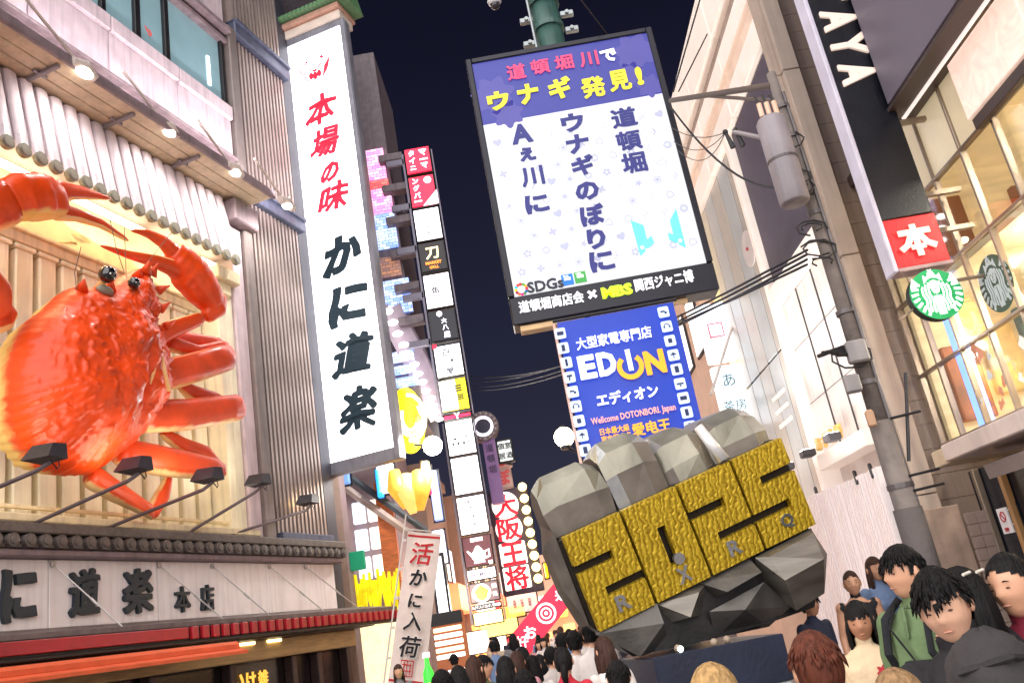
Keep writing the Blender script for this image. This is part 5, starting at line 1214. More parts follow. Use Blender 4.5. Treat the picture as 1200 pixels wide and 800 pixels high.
# ================================================================== concrete wall and column facing the camera
CW = thing('concrete_wall', 'brown-grey panelled concrete wall facing the street, left of the glass front', 'wall', RP(UC, 6.2, 0))
conc = mat('brown_grey_concrete', (146, 128, 116), rough=.7, var=.13, scale=1.5, bump=.12, streak=.3)
pitch = .36; z = 0.0; q0 = None
while z < 14:
    pos = RP(UC, 5.64, z)
    if q0 is None: g = G(RP); g.box(UC, UC + .15, 5.64, 8.6, z + .003, z + pitch - .003, .0015); q0 = part('wall_panel', g, conc, CW, origin=pos)
    else: inst('wall_panel', q0, CW, pos)
    z += pitch
g = G(RP); g.box(UC + .152, UC + .5, 5.5, 9, 0, 14.2); part('wall_core', g, conc, CW)
CL = thing('concrete_column', 'pale narrow concrete column between the panelled wall and the white building', 'column', RP(UC, 5.5, 0))
colm = mat('pale_concrete', (190, 172, 158), rough=.65, var=.1, scale=2, bump=.08, streak=.2)
zs = [0, 2.62] + [rb(x, y, UC)[1] for x, y in ((982, 307), (920, 92))] + [14]
for a, b in zip(zs, zs[1:]):
    g = G(RP); g.box(UC - .25, UC, 5.36, 5.635, a + .008, b - .008, .01); g.box(UC - .12, UC + .1, 5.28, 5.355, a + .008, b - .008); part('column_segment', g, colm, CL)
BP = thing('side_panel', 'beige stone slab wall beside a narrow tiled panel at the foot of the concrete wall', 'wall', RP(11.8, 5.4, 0))
g = G(RP); g.box(11.75, 11.95, 5.08, 5.66, 0, 2.4, .01); part('stone_slab', g, mat('beige_stone', (172, 148, 132), rough=.6, var=.18, scale=4, streak=.25), BP)
tm_ = mat('pinkish_tile', (160, 140, 130), rough=.4, var=.15)
for j in range(14):
    for i in range(2):
        pos = RP(11.7, 5.68 + i * .14, .1 + j * .155)
        if i == j == 0: g = G(RP); g.box(11.7, 11.76, 5.68, 5.815, .1, .25, .006); tl0 = part('wall_tile', g, tm_, BP, origin=pos)
        else: inst('wall_tile', tl0, BP, pos)

# ================================================================== white building
kw_ = 1.281; WO = 5.38
def wz(z): return 1.8 + (z - 1.8) * kw_
def wu(u): return u * kw_
WB = thing('white_building', 'white modern building with heavy overhead beams and a round wall emblem behind the utility pole', 'building', RP(18, WO, 0))
whp = mat('white_frame_panel', (252, 244, 236), rough=.4, var=.05, streak=.1, emit=(255, 226, 206), es=.2)  # faint emission whitens the frame in place of light falling on it
wall_w = mat('white_wall_panel', (236, 228, 224), rough=.45, var=.05, streak=.12)
g = G(RP); g.box(UC + .5, 19.6, WO + .25, 12, 0, wz(10.9)); part('wall', g, wall_w, WB)
for z0, z1, o_, m_ in ((10.02, 10.95, -.05, whp), (9.72, 10.0, .1, mat('shadow_line_grey', (176, 160, 150))), (9.35, 9.7, -.02, whp), (8.98, 9.33, .05, mat('peach_beam', (244, 220, 202), rough=.4, emit=(240, 200, 170), es=.1)), (8.55, 8.96, -.08, whp)):  # peach beam emits a little too, standing in for received light
    for a in range(3):
        u0 = UC + .12 + a * (wu(15.2) - UC - .1) / 3; u1 = UC + .12 + (a + 1) * (wu(15.2) - UC - .1) / 3 - .012
        g = G(RP); g.box(u0, u1, WO + o_, WO + .25, wz(z0), wz(z1) - .008, .015); part('beam', g, m_, WB)
pu = wu(12.15)
g = G(RP); g.box(pu - .1, pu + .08, WO - .12, WO + .25, wz(2.9), wz(8.53), .015); part('white_post', g, whp, WB)
g = G(RP); g.box(UC + .12, pu - .11, WO + .02, WO + .25, wz(5.9), wz(8.53), .01); part('dark_screen_back', g, mat('dark_screen_panel', (78, 70, 88), rough=.55, var=.06, bump=.2, bs=90), WB)
g = G(RP); g.box(UC + .12, pu - .11, WO - .12, WO + .25, wz(5.62), wz(5.88), .01); part('beam', g, whp, WB)
for a, b in ((UC + .12, 13.2), (13.22, 14.1), (14.12, pu - .11)):
    g = G(RP); g.box(a, b, WO + .05, WO + .25, wz(3.35), wz(5.6), .008); part('wall_panel', g, wall_w, WB)
ribm = [mat('warm_grey_glass', (206, 200, 192), rough=.25, var=.04, bump=0), mat('cool_grey_glass', (200, 204, 206), rough=.25, var=.04, bump=0)]
u = pu + .1; i = 0
while u < wu(15.0):
    for z0, z1 in ((2.9, 5.1), (5.13, 8.53)):
        g = G(RP); g.box(u, u + .72, WO + .04, WO + .2, wz(z0), wz(z1), .01); part('glazing_panel', g, ribm[i % 2], WB)
    g = G(RP); g.box(u + .722, u + .748, WO + .045, WO + .2, wz(2.9), wz(8.53)); part('glazing_rib', g, mat('dark_rib', (70, 66, 70)), WB)
    u += .75; i += 1
g = G(RP); g.box(wu(15.0), wu(15.2), WO - .1, WO + .25, wz(2.9), wz(8.5), .015); part('corner_trim', g, mat('butter_trim', (250, 226, 170), emit=(250, 220, 160), es=.25), WB)
uc_, zc_ = rz(875, 292, WO)
em_ = mat('emblem_grey', (90, 84, 90))
for r0_, m_, o_ in ((.42, em_, .0), (.38, mat('emblem_pale', (214, 206, 204)), -.02)):
    g = G(RP); g.disc((uc_, WO + .06 + o_, zc_), r0_, 1, .03, 28); part('round_emblem', g, m_, WB)
g = G(RP); g.ball((uc_, WO + .02, zc_), .04, 8, 6); part('emblem_centre', g, mat('em_red', (170, 60, 70)), WB)
for j in range(3):
    g = G(RP); g.box(pu + 1.0, pu + 1.9, WO + .02, WO + .06, wz(4.1 + j * .22), wz(4.16 + j * .22)); part('vent_slat', g, whp, WB)
g = G(RP); g.box(wu(9.8), wu(11.5), WO - .35, WO + .02, wz(3.1), wz(3.3), .01); part('ledge', g, whp, WB)
for j, s in enumerate('あずみ野'):
    text(s, RP(wu(11.3) - j * .34, WO - .34, wz(3.42)), -tR, UP, h=.22, bold=.05, depth=.05, m=mat('brass_letter', (200, 160, 90), rough=.4, emit=(230, 190, 110), es=.3), parent=WB, name='brass_letter')
for q in range(3):  # invented uplights, put on the ledge to brighten the beams above
    u = 13.2 + q * 1.3; g = G(RP); g.box(u, u + .25, WO - .62, WO - .4, wz(3.3), wz(3.3) + .12, .02); part('added_uplight', g, mat('added_uplight_case', (70, 66, 70)), WB); g = G(RP); g.box(u + .03, u + .22, WO - .6, WO - .42, wz(3.3) + .12, wz(3.3) + .13); part('added_uplight_lens', g, glow('added_uplight_lens', (255, 246, 236), 8), WB)
    lamp('bulb', RP(u + .12, WO - .75, wz(3.3) + .3), RP(u + .8, WO - .1, 12.5), 260, (1, .95, .9), 75, .2, WB)
for u_, z0_, z1_ in ((13.0, 3.35, 5.6), (13.62, 3.35, 5.6), (14.5, 3.35, 5.6)):
    g = G(RP); g.box(u_, u_ + .03, WO + .03, WO + .049, wz(z0_), wz(z1_)); part('dark_seam', g, mat('dark_rib', (70, 66, 70)), WB)
for z_ in (4.1, 4.9):
    g = G(RP); g.box(UC + .15, pu - .12, WO + .04, WO + .0495, wz(z_), wz(z_) + .012); part('panel_joint', g, mat('seam_grey', (150, 144, 142)), WB)
# small bracket lamps above the hoarding
for x, y in ((930, 590), (957, 578), (1003, 560), (1021, 552)):
    u, z = rz(x, y, WO - .3); g = G(RP); g.tube([(u, WO - .3, z - .28), (u, WO - .3, z + .12)], .02, 6); g.tube([(u, WO - .3, z + .1), (u - .12, WO - .34, z - .1)], .03, 6)
    part('bracket_lamp', g, black, WB)
    lamp('bulb', RP(u - .1, WO - 1.1, z + .3), RP(u + .5, WO + .1, z + 5.5), 55, (1, .93, .88), 150, .2, WB)
# hoardings
hm = mat('white_hoarding', (240, 232, 230), rough=.45, var=.03, bump=0, streak=.05, emit=(245, 214, 210), es=.12)  # slight emission brightens the hoarding, which is no light source
HD = thing('hoarding', 'white ribbed site hoarding along the foot of the white building', 'hoarding', RP(15, WO, 0))
u = UC + .15; i = 0
while u < 17.5:
    g = G(RP); o_ = WO - .32 + (.05 if i % 2 else 0) - (.12 if 4 < i < 9 else 0)
    g.box(u, u + .3, o_, WO - .05, 0, wz(2.85), .008)
    for q in range(3): g.box(u + .05 + q * .09, u + .09 + q * .09, o_ - .02, o_, 0, wz(2.84))
    part('hoarding_panel', g, hm, HD); u += .305; i += 1
g = G(RP); g.box(12.3, 12.34, 5.2, 5.42, 1.9, 3.0); part('blue_notice', g, mat('notice_blue', (40, 60, 140)), HD)
for q in range(2): text('OS', RP(12.28, 5.31, 2.7 - q * .45), nR, UP, h=.2, bold=.04, depth=.005, m=mat('notice_white', (236, 230, 230)), parent=HD)
# next buildings up the right side
def facade(name, label, f, o_sign, u0, u1, off, h, base, seed, depth=6, lit=.5, floor=3.2, band=None, cat='building', side=1):
    """plain street building with storeys, windows, cornice and a lit shop sign band; side 1 = right row"""
    rs = random.Random(seed); Bd = thing(name, label, cat, f((u0 + u1) / 2, off, 0))
    g = G(f); g.box(u0, u1, off, off + depth * side, 0, h); part('wall', g, base, Bd)
    g = G(f); g.box(u0 - .05, u1 + .05, off - .15 * side, off, h - .3, h + .1, .02); part('cornice', g, base, Bd)
    n = max(2, int((u1 - u0) / 1.6)); z = 4.2
    while z + 1.8 < h:
        for i in range(n):
            a = u0 + (u1 - u0) * (i + .2) / n; b_ = u0 + (u1 - u0) * (i + .8) / n
            g = G(f); g.box(a, b_, off - .06 * side, off - .002 * side, z, z + 1.5, .01); w_ = part('window', g, mat('window_frame_dark', (54, 50, 56)), Bd)
            lit_ = rs.random() < lit; m_ = glow('lit_window_%d' % rs.randrange(3), [(255, 226, 170), (250, 240, 230), (220, 230, 255)][rs.randrange(3)], 1.1, .1) if lit_ else mat('dark_window_glass', (50, 54, 70), rough=.15)
            g = G(f); g.box(a + .06, b_ - .06, off - .075 * side, off - .062 * side, z + .06, z + 1.44); part('pane', g, m_, w_)
        z += floor
    if band:
        for col, z0, z1, out_ in band:
            g = G(f); g.box(u0 + .1, u1 - .1, off - out_ * side, off, z0, z1, .02); part('sign_band', g, glow('band_%d_%d_%d' % col, col, 1.6, .25), Bd)
    return Bd
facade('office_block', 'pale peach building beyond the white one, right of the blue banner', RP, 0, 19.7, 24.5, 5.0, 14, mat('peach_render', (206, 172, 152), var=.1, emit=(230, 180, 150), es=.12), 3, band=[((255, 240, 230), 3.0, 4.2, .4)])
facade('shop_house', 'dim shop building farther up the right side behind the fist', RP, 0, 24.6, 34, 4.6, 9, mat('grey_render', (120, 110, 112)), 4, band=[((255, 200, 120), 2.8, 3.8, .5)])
# white vertical banner sign on the right building
a, b = at(835, 372, 19.2), at(845, 488, 19.2)
WS = thing('white_banner_sign', 'white lit vertical sign with a pink square outline, right of the blue banner', 'sign', (a.x, 19.2, b.z))
g = G(); g.box(a.x - .33, a.x + .33, 19.2, 19.4, b.z - .3, b.z + 1.15, .02); part('lower_face', g, glow('cool_white_sign', (232, 240, 248), 1.1), WS)
g = G(); g.box(a.x - .33, a.x + .33, 19.2, 19.4, b.z + 1.25, a.z + .35, .02); part('upper_face', g, glow('cool_white_sign', (232, 240, 248), 1.1), WS)
c = at(831, 388, 19.19)
inlay(Vector((a.x, 19.19, c.z)), X, UP, [stroke([(-.16, -.16), (.16, -.16), (.16, .16), (-.16, .16), (-.16, -.18)], .04)], mat('pink_outline', (235, 110, 130), emit=(235, 110, 130), es=.5), WS, 'pink_square')
text('あ', Vector((a.x, 19.19, b.z + .8)), X, UP, h=.3, bold=.01, depth=.01, m=mat('teal_ink', (110, 150, 160)), parent=WS)
text('茶房', Vector((a.x, 19.19, b.z + .2)), X, UP, h=.25, bold=.01, depth=.01, m=mat('teal_ink', (110, 150, 160)), parent=WS)
g = G(); g.tube([(a.x - .5, 19.1, b.z + .5), (a.x + .9, 19.1, a.z + .6)], .035, 6); part('stay', g, mat('white_pole', (214, 206, 200)), WS)

# ================================================================== utility pole
UPo = thing('utility_pole', 'grey concrete utility pole with a transformer can, boxes, cable bundles and cross arms', 'utility pole', (3.61, 9, 0))
upm = mat('pole_concrete', (122, 112, 106), rough=.8, var=.2, scale=6, bump=.2, streak=.3); hw = mat('pole_hardware', (104, 98, 98), rough=.5, metal=.5, var=.3)
g = G(); g.tube([(3.61, 9, 0), (3.61, 9, 3.2)], [.13, .12], 18); g.tube([(3.61, 9, 3.2), (3.60, 9, 7.5)], [.095, .055], 18); part('shaft', g, upm, UPo, smooth=True)
g = G(); g.tube([(3.61, 9, 1.2), (3.61, 9, 2.3)], .142, 18, cap=True); part('dark_sleeve', g, mat('dark_sleeve', (92, 84, 82), rough=.8, bump=.3), UPo, smooth=True)
c = at(918, 205, 8.9)
g = G(); g.tube([(c.x - .02, 8.75, 5.68), (c.x - .02, 8.75, 5.7), (c.x - .02, 8.75, 6.72), (c.x - .02, 8.75, 6.76)], [.15, .165, .165, .14], 20); part('transformer_can', g, mat('can_grey', (150, 142, 146), rough=.45, var=.1, streak=.3), UPo, smooth=True)
g = G(); g.tube([(c.x - .02, 8.75, 6.2), (c.x - .02, 8.75, 6.23)], .172, 20); part('can_band', g, hw, UPo)
for q in range(3):
    x = c.x - .11 + q * .085; g = G(); g.tube([(x, 8.7, 6.78), (x, 8.7, 6.95)], .03, 8); part('fuse', g, mat('fuse_cream', (232, 196, 170)), UPo); g = G(); g.tube([(x, 8.7, 6.95), (x - .02, 8.7, 7.06)], .014, 6); part('fuse_tip', g, black, UPo)
g = G(); g.tube([at(905, 100, 9), at(786, 118, 12.3)], .04, 8); part('cross_arm', g, mat('arm_brown', (110, 98, 90), metal=.4), UPo)
g = G(); g.tube([at(905, 118, 9), at(820, 112, 11.2)], .025, 8); part('cross_arm', g, mat('arm_brown', (110, 98, 90), metal=.4), UPo)
pA, pB = at(912, 166, 8.9), at(856, 156, 9.2)
g = G(); g.tube([pA, at(860, 190 - 35, 9.2)], .03, 8); part('cross_arm', g, mat('arm_pale', (150, 140, 142)), UPo)
for dx in (0, .12):
    p = at(850, 155, 9.2) + Vector((dx, 0, 0)); g = G(); g.ball(p, .035, 8, 6); g.tube([p, p + Vector((.04, 0, -.22))], [.02, .035], 8); part('insulator', g, mat('insulator_dark', (40, 38, 42)), UPo)
for (x, y, w_, h_, d_) in ((1007, 414, .13, .2, .12), (1001, 452, .1, .15, .1), (1021, 493, .05, .14, .08)):
    p = at(x, y, 8.85); g = G(); g.box(p.x - w_, p.x + w_ * .6, 8.78, 8.78 + d_, p.z - h_ / 2, p.z + h_ / 2 + .04, .02); part('equipment_box', g, mat('box_grey', (150, 144, 142), rough=.5, streak=.3) if y != 493 else mat('tan_box', (190, 150, 120)), UPo)
p = at(972, 415, 8.8); g = G()
for q in range(5): g.tube([p + Vector((-.12 + q * .05, 0, .03 * math.sin(q))), p + Vector((.1 + q * .03, .05, .05 - q * .02)), Vector((3.58, 8.9, p.z + .1))], .022, 6)
o = part('cable_clamp', g, black, UPo)
rs = random.Random(12)
for k in range(11):
    z = rs.choice((5.15, 4.9, 5.3, 6.0, 4.0, 6.5)) + rs.uniform(-.15, .15); r_ = rs.uniform(.06, .17); a0 = rs.uniform(0, 6)
    g = G(); g.tube([(3.58 + (r_ + .05) * math.cos(a0 + j * .8) - .1, 9 - .12 + .3 * r_ * math.sin(a0 + j * .8), z + r_ * math.sin(j * .8 + a0) * .9) for j in range(7)], .011, 5); part('cable_loop', g, black, UPo, smooth=True)
for z in (2.5, 3.6, 4.4, 5.6, 6.6, 7.0):
    g = G(); g.tube([(3.61, 9, z), (3.61, 9, z + .05)], .085 if z > 5 else .108 if z > 3.3 else .132, 16); part('clamp_band', g, hw, UPo)
g = G(); g.tube([(3.70, 8.93, 0), (3.69, 8.93, 2.6), (3.67, 8.93, 5.0), (3.65, 8.95, 7.2)], .022, 6); part('conduit', g, hw, UPo)
g = G(); g.tube([(4.0, 8.95, 3.65), (3.75, 8.95, 2.75)], .018, 6); part('stay', g, black, UPo)
for z in (2.45, 2.6, 3.2): g = G(); g.tube([(3.68, 8.9, z), (4.0, 8.9, z + .02)], .014, 6); part('step_bolt', g, black, UPo)
# ------------------------------------------------ cables between pole and the signs
def cable(pts_, r_, label, sag=.0, group='overhead cables', n=14, name='cable'):
    a, b = pts_; g = G(); g.tube([a + (b - a) * (i / n) + Vector((0, 0, -4 * sag * (i / n) * (1 - i / n))) for i in range(n + 1)], r_, 5)
    solo(name, g, mat('cable_black', (20, 18, 22), rough=.5), label, 'cable', (a + b) / 2, group)
far = [at(548, 452, 33), at(548, 446, 33), at(548, 440, 33), at(548, 456, 33)]
for k, (y0, fp) in enumerate(((293, far[1]), (298, far[0]), (304, far[3]), (310, far[2]))):
    s = at(946, y0, 9); cable((s, fp), .016, ['uppermost', 'second', 'third', 'lowest'][k] + ' of the four black cables running left from the utility pole', sag=.5)
cable((at(788, 128, 12.2), at(940, 213, 8.9)), .016, 'thick black cable sagging from the billboard side to the utility pole', sag=.55)
for k, (sx_, sy_) in enumerate(((788, 150), (790, 166), (794, 176))):
    cable((at(sx_, sy_, 12.2), at(850, 155, 9.2)), .006, ['upper', 'middle', 'lower'][k] + ' of the three thin wires looping from the billboard edge to the insulators', sag=.12 + .08 * k)
cable((at(712, 42, 12.6), at(676, -6, 11.5)), .014, 'pale short wire rising from the top edge of the billboard', sag=0)
cable((at(789, 108, 12.4), at(822, -6, 12)), .014, 'thin dark wire rising beside the white beams from the billboard corner', sag=0)
cable((at(795, 108, 12.4), at(829, 40, 12)), .012, 'second thin dark wire rising beside the white beams', sag=0)
lamp_c = None
# ================================================================== far street
def VPs(u, o, z): return Vector((o, u, z))      # left row farther on, running straight away: u = depth, o = x
lf = [('third_left', 'narrow pale shop building behind the stacked white signs', 33.5, 40, -4.4, 8.6, (140, 120, 120), 1), ('fourth', 'brown shop building beyond the red circle signs', 40.2, 48, -4.0, 8.2, (120, 90, 80), 2), ('fifth', 'grey building deep in the street on the left', 48.3, 58, -3.8, 8.0, (110, 104, 116), 5), ('sixth', 'far warm-lit building near the street end on the left', 58.2, 72, -3.6, 8.5, (150, 120, 100), 6)]
for nm, lab, a, b, o, h, col, sd in lf:
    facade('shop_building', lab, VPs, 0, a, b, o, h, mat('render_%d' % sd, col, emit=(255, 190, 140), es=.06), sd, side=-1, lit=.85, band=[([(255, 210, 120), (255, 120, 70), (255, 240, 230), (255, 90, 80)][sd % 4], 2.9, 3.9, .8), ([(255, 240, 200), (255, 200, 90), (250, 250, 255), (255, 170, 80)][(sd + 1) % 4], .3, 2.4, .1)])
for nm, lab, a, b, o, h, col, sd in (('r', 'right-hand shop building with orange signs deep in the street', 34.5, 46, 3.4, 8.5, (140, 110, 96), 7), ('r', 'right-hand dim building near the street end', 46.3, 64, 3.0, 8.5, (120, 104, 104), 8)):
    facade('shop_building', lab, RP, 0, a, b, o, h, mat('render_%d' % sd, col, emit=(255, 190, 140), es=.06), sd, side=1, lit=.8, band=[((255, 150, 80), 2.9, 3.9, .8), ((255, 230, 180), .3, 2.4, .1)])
E1 = thing('end_building', 'bright signboard-covered building closing the far end of the street', 'building', (0, 75, 0))
g = G(); g.box(-8, 9, 75, 80, 0, 7.5); part('wall', g, mat('end_wall', (190, 150, 130), emit=(255, 190, 150), es=.35), E1)
rs = random.Random(8)
for k in range(26):
    x, z = rs.uniform(-4, 4), rs.uniform(.6, 6.6); col = rs.choice([(255, 200, 120), (255, 120, 80), (255, 245, 235), (250, 180, 190), (255, 220, 90)])
    g = G(); g.box(x - rs.uniform(.3, .9), x + rs.uniform(.3, .9), 74.6 - k * .01, 74.9, z - rs.uniform(.2, .6), z + rs.uniform(.2, .6), .03); part('sign_board', g, glow('end_sign_%d_%d_%d' % col, col, 1.5, .25), E1)
# left row between the restaurant corner and the stacked signs: street-level shop fronts and the big figure signs
S1 = thing('snack_shop', 'busy lit shop front with wooden posts right of the restaurant corner', 'shop', (-4.6, 29, 0))
g = G(); g.box(-9, -4.9, 28.9, 33.4, 0, 10.8); part('wall', g, mat('mauve_render', (130, 110, 116), emit=(220, 190, 200), es=.08), S1)
for i, (x, col, es) in enumerate(((-6.6, (250, 236, 220), 1.4), (-6.0, (220, 236, 250), 1.2), (-5.5, (250, 240, 226), 1.5))):
    for j in range(3):
        g = G(); g.box(x - .2, x + .2, 28.7, 28.88, 4.2 + j * .9, 4.9 + j * .9, .02); part('shop_window', g, glow('sw_%d' % i, col, es, .25), S1)
wd = mat('orange_wood', (198, 110, 60), rough=.4, var=.3, scale=3, stretch=(1, 1, 5), emit=(230, 120, 50), es=.12)
for x, z0, z1 in ((-5.2, 3.0, 7.2), (-4.95, 0, 6.4), (-7.0, 0, 7.4)):
    g = G(); g.box(x - .14, x + .14, 28.4, 28.7, z0, z1, .02); part('wooden_post', g, wd, S1)
g = G(); g.tube([at(400, 568, 28.3), at(482, 626, 28.3)], .14, 6); part('sloping_beam', g, mat('pale_beam', (206, 190, 186), rough=.4), S1)
g = G(); g.tube([at(412, 560, 28.2), at(500, 622, 28.2)], .12, 6); part('sloping_beam', g, mat('slate_beam', (90, 100, 110), rough=.4), S1)
g = G(); g.box(-7.2, -4.7, 28.3, 28.5, 0, 3.0); part('lit_front', g, glow('shop_cream', (255, 226, 180), 1.2, .4), S1)
# yellow tinsel bunch with a green top
c = at(444, 694, 26.5)
Y_ = thing('yellow_tassel', 'bunch of glowing yellow tassels with a green top beside the restaurant corner', 'decoration', c)
rs = random.Random(6)
for k in range(16):
    x = c.x - .65 + k * .085; zt2 = c.z + rs.uniform(.35, .7); g = G(); g.tube([(x, 26.5, zt2), (x + rs.uniform(-.05, .05), 26.45, c.z), (x + rs.uniform(-.08, .08), 26.5, c.z - rs.uniform(.4, .7))], [.05, .06, .03], 6); part('tassel', g, glow('tassel_yellow', (244, 214, 20), .8, .8), Y_)
g = G(); g.box(c.x - .75, c.x - .3, 26.4, 26.6, c.z + .75, c.z + 1.3, .02); part('green_top', g, mat('green_block', (20, 140, 100), emit=(20, 140, 100), es=.4), Y_)
# tall narrow door sign, menu board and bottle
c0_, c1_ = at(514, 655, 29), at(531, 725, 29)
M1 = thing('tall_light_frame', 'tall white lit window in a dark frame beside the cloth banner', 'sign', (c0_.x, 29, c1_.z))
g = G(); g.box(c0_.x - .22, c1_.x - .1, 29, 29.1, c1_.z, c0_.z); part('lit_face', g, glow('white_face_2', (250, 250, 255), 1.8), M1)
g = G(); g.box(c0_.x - .3, c0_.x - .22, 28.95, 29.15, c1_.z - .1, c0_.z + .1); g.box(c1_.x - .1, c1_.x - .02, 28.95, 29.15, c1_.z - .1, c0_.z + .1); g.box(c0_.x - .3, c1_.x - .02, 28.95, 29.15, c0_.z + .1, c0_.z + .2); part('dark_frame', g, fdark, M1)
c0_, c1_ = at(506, 732, 24), at(552, 780, 24)
M2 = thing('menu_board', 'upright menu board with rows of white strips under a black heading, behind the first heads', 'menu board', (c0_.x, 24, c1_.z))
g = G(); g.box(c0_.x, c1_.x, 24, 24.12, c1_.z, c0_.z + .25, .02); part('board', g, mat('menu_brown', (150, 90, 60), emit=(200, 110, 60), es=.3), M2)
g = G(); g.box(c0_.x - .02, c1_.x - .05, 23.96, 24, c0_.z - .05, c0_.z + .27, .01); part('heading', g, black, M2)
for k in range(5):
    z = c0_.z - .16 - k * .17; g = G(); g.box(c0_.x + .02, c1_.x - .1, 23.97, 24, z - .055, z + .055, .02); part('strip', g, glow('strip_white' if k % 3 else 'strip_cream', (255, 250, 244) if k % 3 else (255, 214, 170), 1.6), M2)
c = at(502, 788, 15)
BT = thing('bottle_sign', 'bright green bottle with a pale cap at the foot of the cloth banner', 'bottle', (c.x, 15, c.z - .25))
g = G(); g.tube([(c.x, 15, c.z - .6), (c.x, 15, c.z), (c.x, 15, c.z + .12), (c.x, 15, c.z + .24)], [.09, .09, .04, .035], 14); part('glass', g, glow('green_bottle', (60, 220, 60), .9, .2), BT, smooth=True)
g = G(); g.tube([(c.x, 15, c.z + .24), (c.x, 15, c.z + .32)], .06, 12); part('cap', g, glow('pale_cap', (250, 246, 230), 1.4), BT); g = G(); g.ball((c.x, 14.92, c.z - .2), (.06, .03, .06), 10, 6); part('round_label', g, glow('label_yellow', (250, 230, 90), 1.2), BT)
# chain of round ceiling lights under the curved canopy
CN = thing('canopy_lights', 'curving chain of round white downlights on the grey canopy right of the white blade sign', 'lights', at(480, 420, 27.5))
Pq = [(454, 365), (460, 378), (466, 391), (473, 404), (479, 416), (485.5, 427), (490, 438), (495, 447.5), (499.5, 458), (505, 466), (508, 475), (511, 483), (515, 491)]
g = G(); k = 0
bk0 = [at(x + 14, y - 10, 26.95 + i * .04) for i, (x, y) in enumerate(Pq)]; fr0 = [at(x - 10, y + 4, 26.85 + i * .04) for i, (x, y) in enumerate(Pq)]
for a, b in zip(fr0, bk0): g.v += [a, b, a + Vector((0, .1, .25)), b + Vector((0, .1, .25))]
for i in range(len(Pq) - 1):
    a, b = i * 4, i * 4 + 4; g.t += [(a, a + 1, b + 1, b), (a + 2, b + 2, b + 3, a + 3), (a, b, b + 2, a + 2), (a + 1, a + 3, b + 3, b + 1)]; g.mi += [0] * 4
part('canopy', g, mat('mauve_canopy', (150, 132, 146), rough=.4, emit=(200, 180, 200), es=.12), CN)
for i, (x, y) in enumerate(Pq):
    p = at(x, y, 26.5 + i * .04); r_ = .19 - i * .005
    g = G(); g.ball(p, (r_, r_ * .6, r_ * .55), 12, 6); part('downlight', g, glow('downlight_white', (255, 252, 248), 5), CN, smooth=True)
c = at(507, 522, 26.4)
LB = thing('bright_lamp', 'dazzling white lamp between the yellow figure sign and the white signboards', 'lamp', c)
g = G(); g.ball(c, .3, 16, 10); part('globe', g, glow('dazzling_white', (255, 250, 240), 30), LB, smooth=True)
g = G(); g.tube([c, c + Vector((-.6, .3, .2))], .04, 6); part('arm', g, fdark, LB)
lamp('bulb', c + Vector((0, -.5, 0)), c, 500, (1, .97, .92), size=.3, parent=LB)
# yellow fish-like figure and golden hand figure on the facade
c = at(478, 492, 27.0)
YF = thing('yellow_figure_sign', 'large glowing yellow round figure sign with pale swirls under the chain of lights', 'sign', c)
g = G(); g.ball(c, (.55, .3, 1.1), 20, 14); part('body', g, glow('figure_yellow', (255, 226, 20), 1.1, .2), YF, smooth=True)
for q in range(3):
    g = G(); g.tube([c + Vector((.5 * math.sin(a) * (1 - q * .25) + .1, -.3, .75 * math.cos(a) * (1 - q * .22))) for a in [j * .42 + q for j in range(9)]], .06, 6); part('swirl', g, glow('figure_cream', (255, 246, 200), 1.5), YF, smooth=True)
g = G(); g.ball(c + Vector((.38, -.35, -.1)), (.12, .08, .16), 10, 8); part('eye', g, mat('fig_eye', (180, 140, 60), emit=(180, 140, 60), es=.5), YF, smooth=True)
c = at(486, 578, 26.6)
OF = thing('golden_hand_sign', 'golden orange hand-shaped figure sign above the banner top', 'sign', c)
for k, (dx, dz, r_) in enumerate(((-.55, .25, .3), (-.2, .05, .36), (.2, .1, .34), (.45, .35, .2))):
    g = G(); g.tube([c + Vector((dx, 0, dz + .55)), c + Vector((dx * .95, -.1, dz)), c + Vector((dx * .6, 0, dz - .65))], [r_ * .6, r_, r_ * .3], 12); part('finger', g, glow('gold_glow_%d' % (k % 2), [(255, 170, 60), (250, 200, 110)][k % 2], .95, .4), OF, smooth=True)
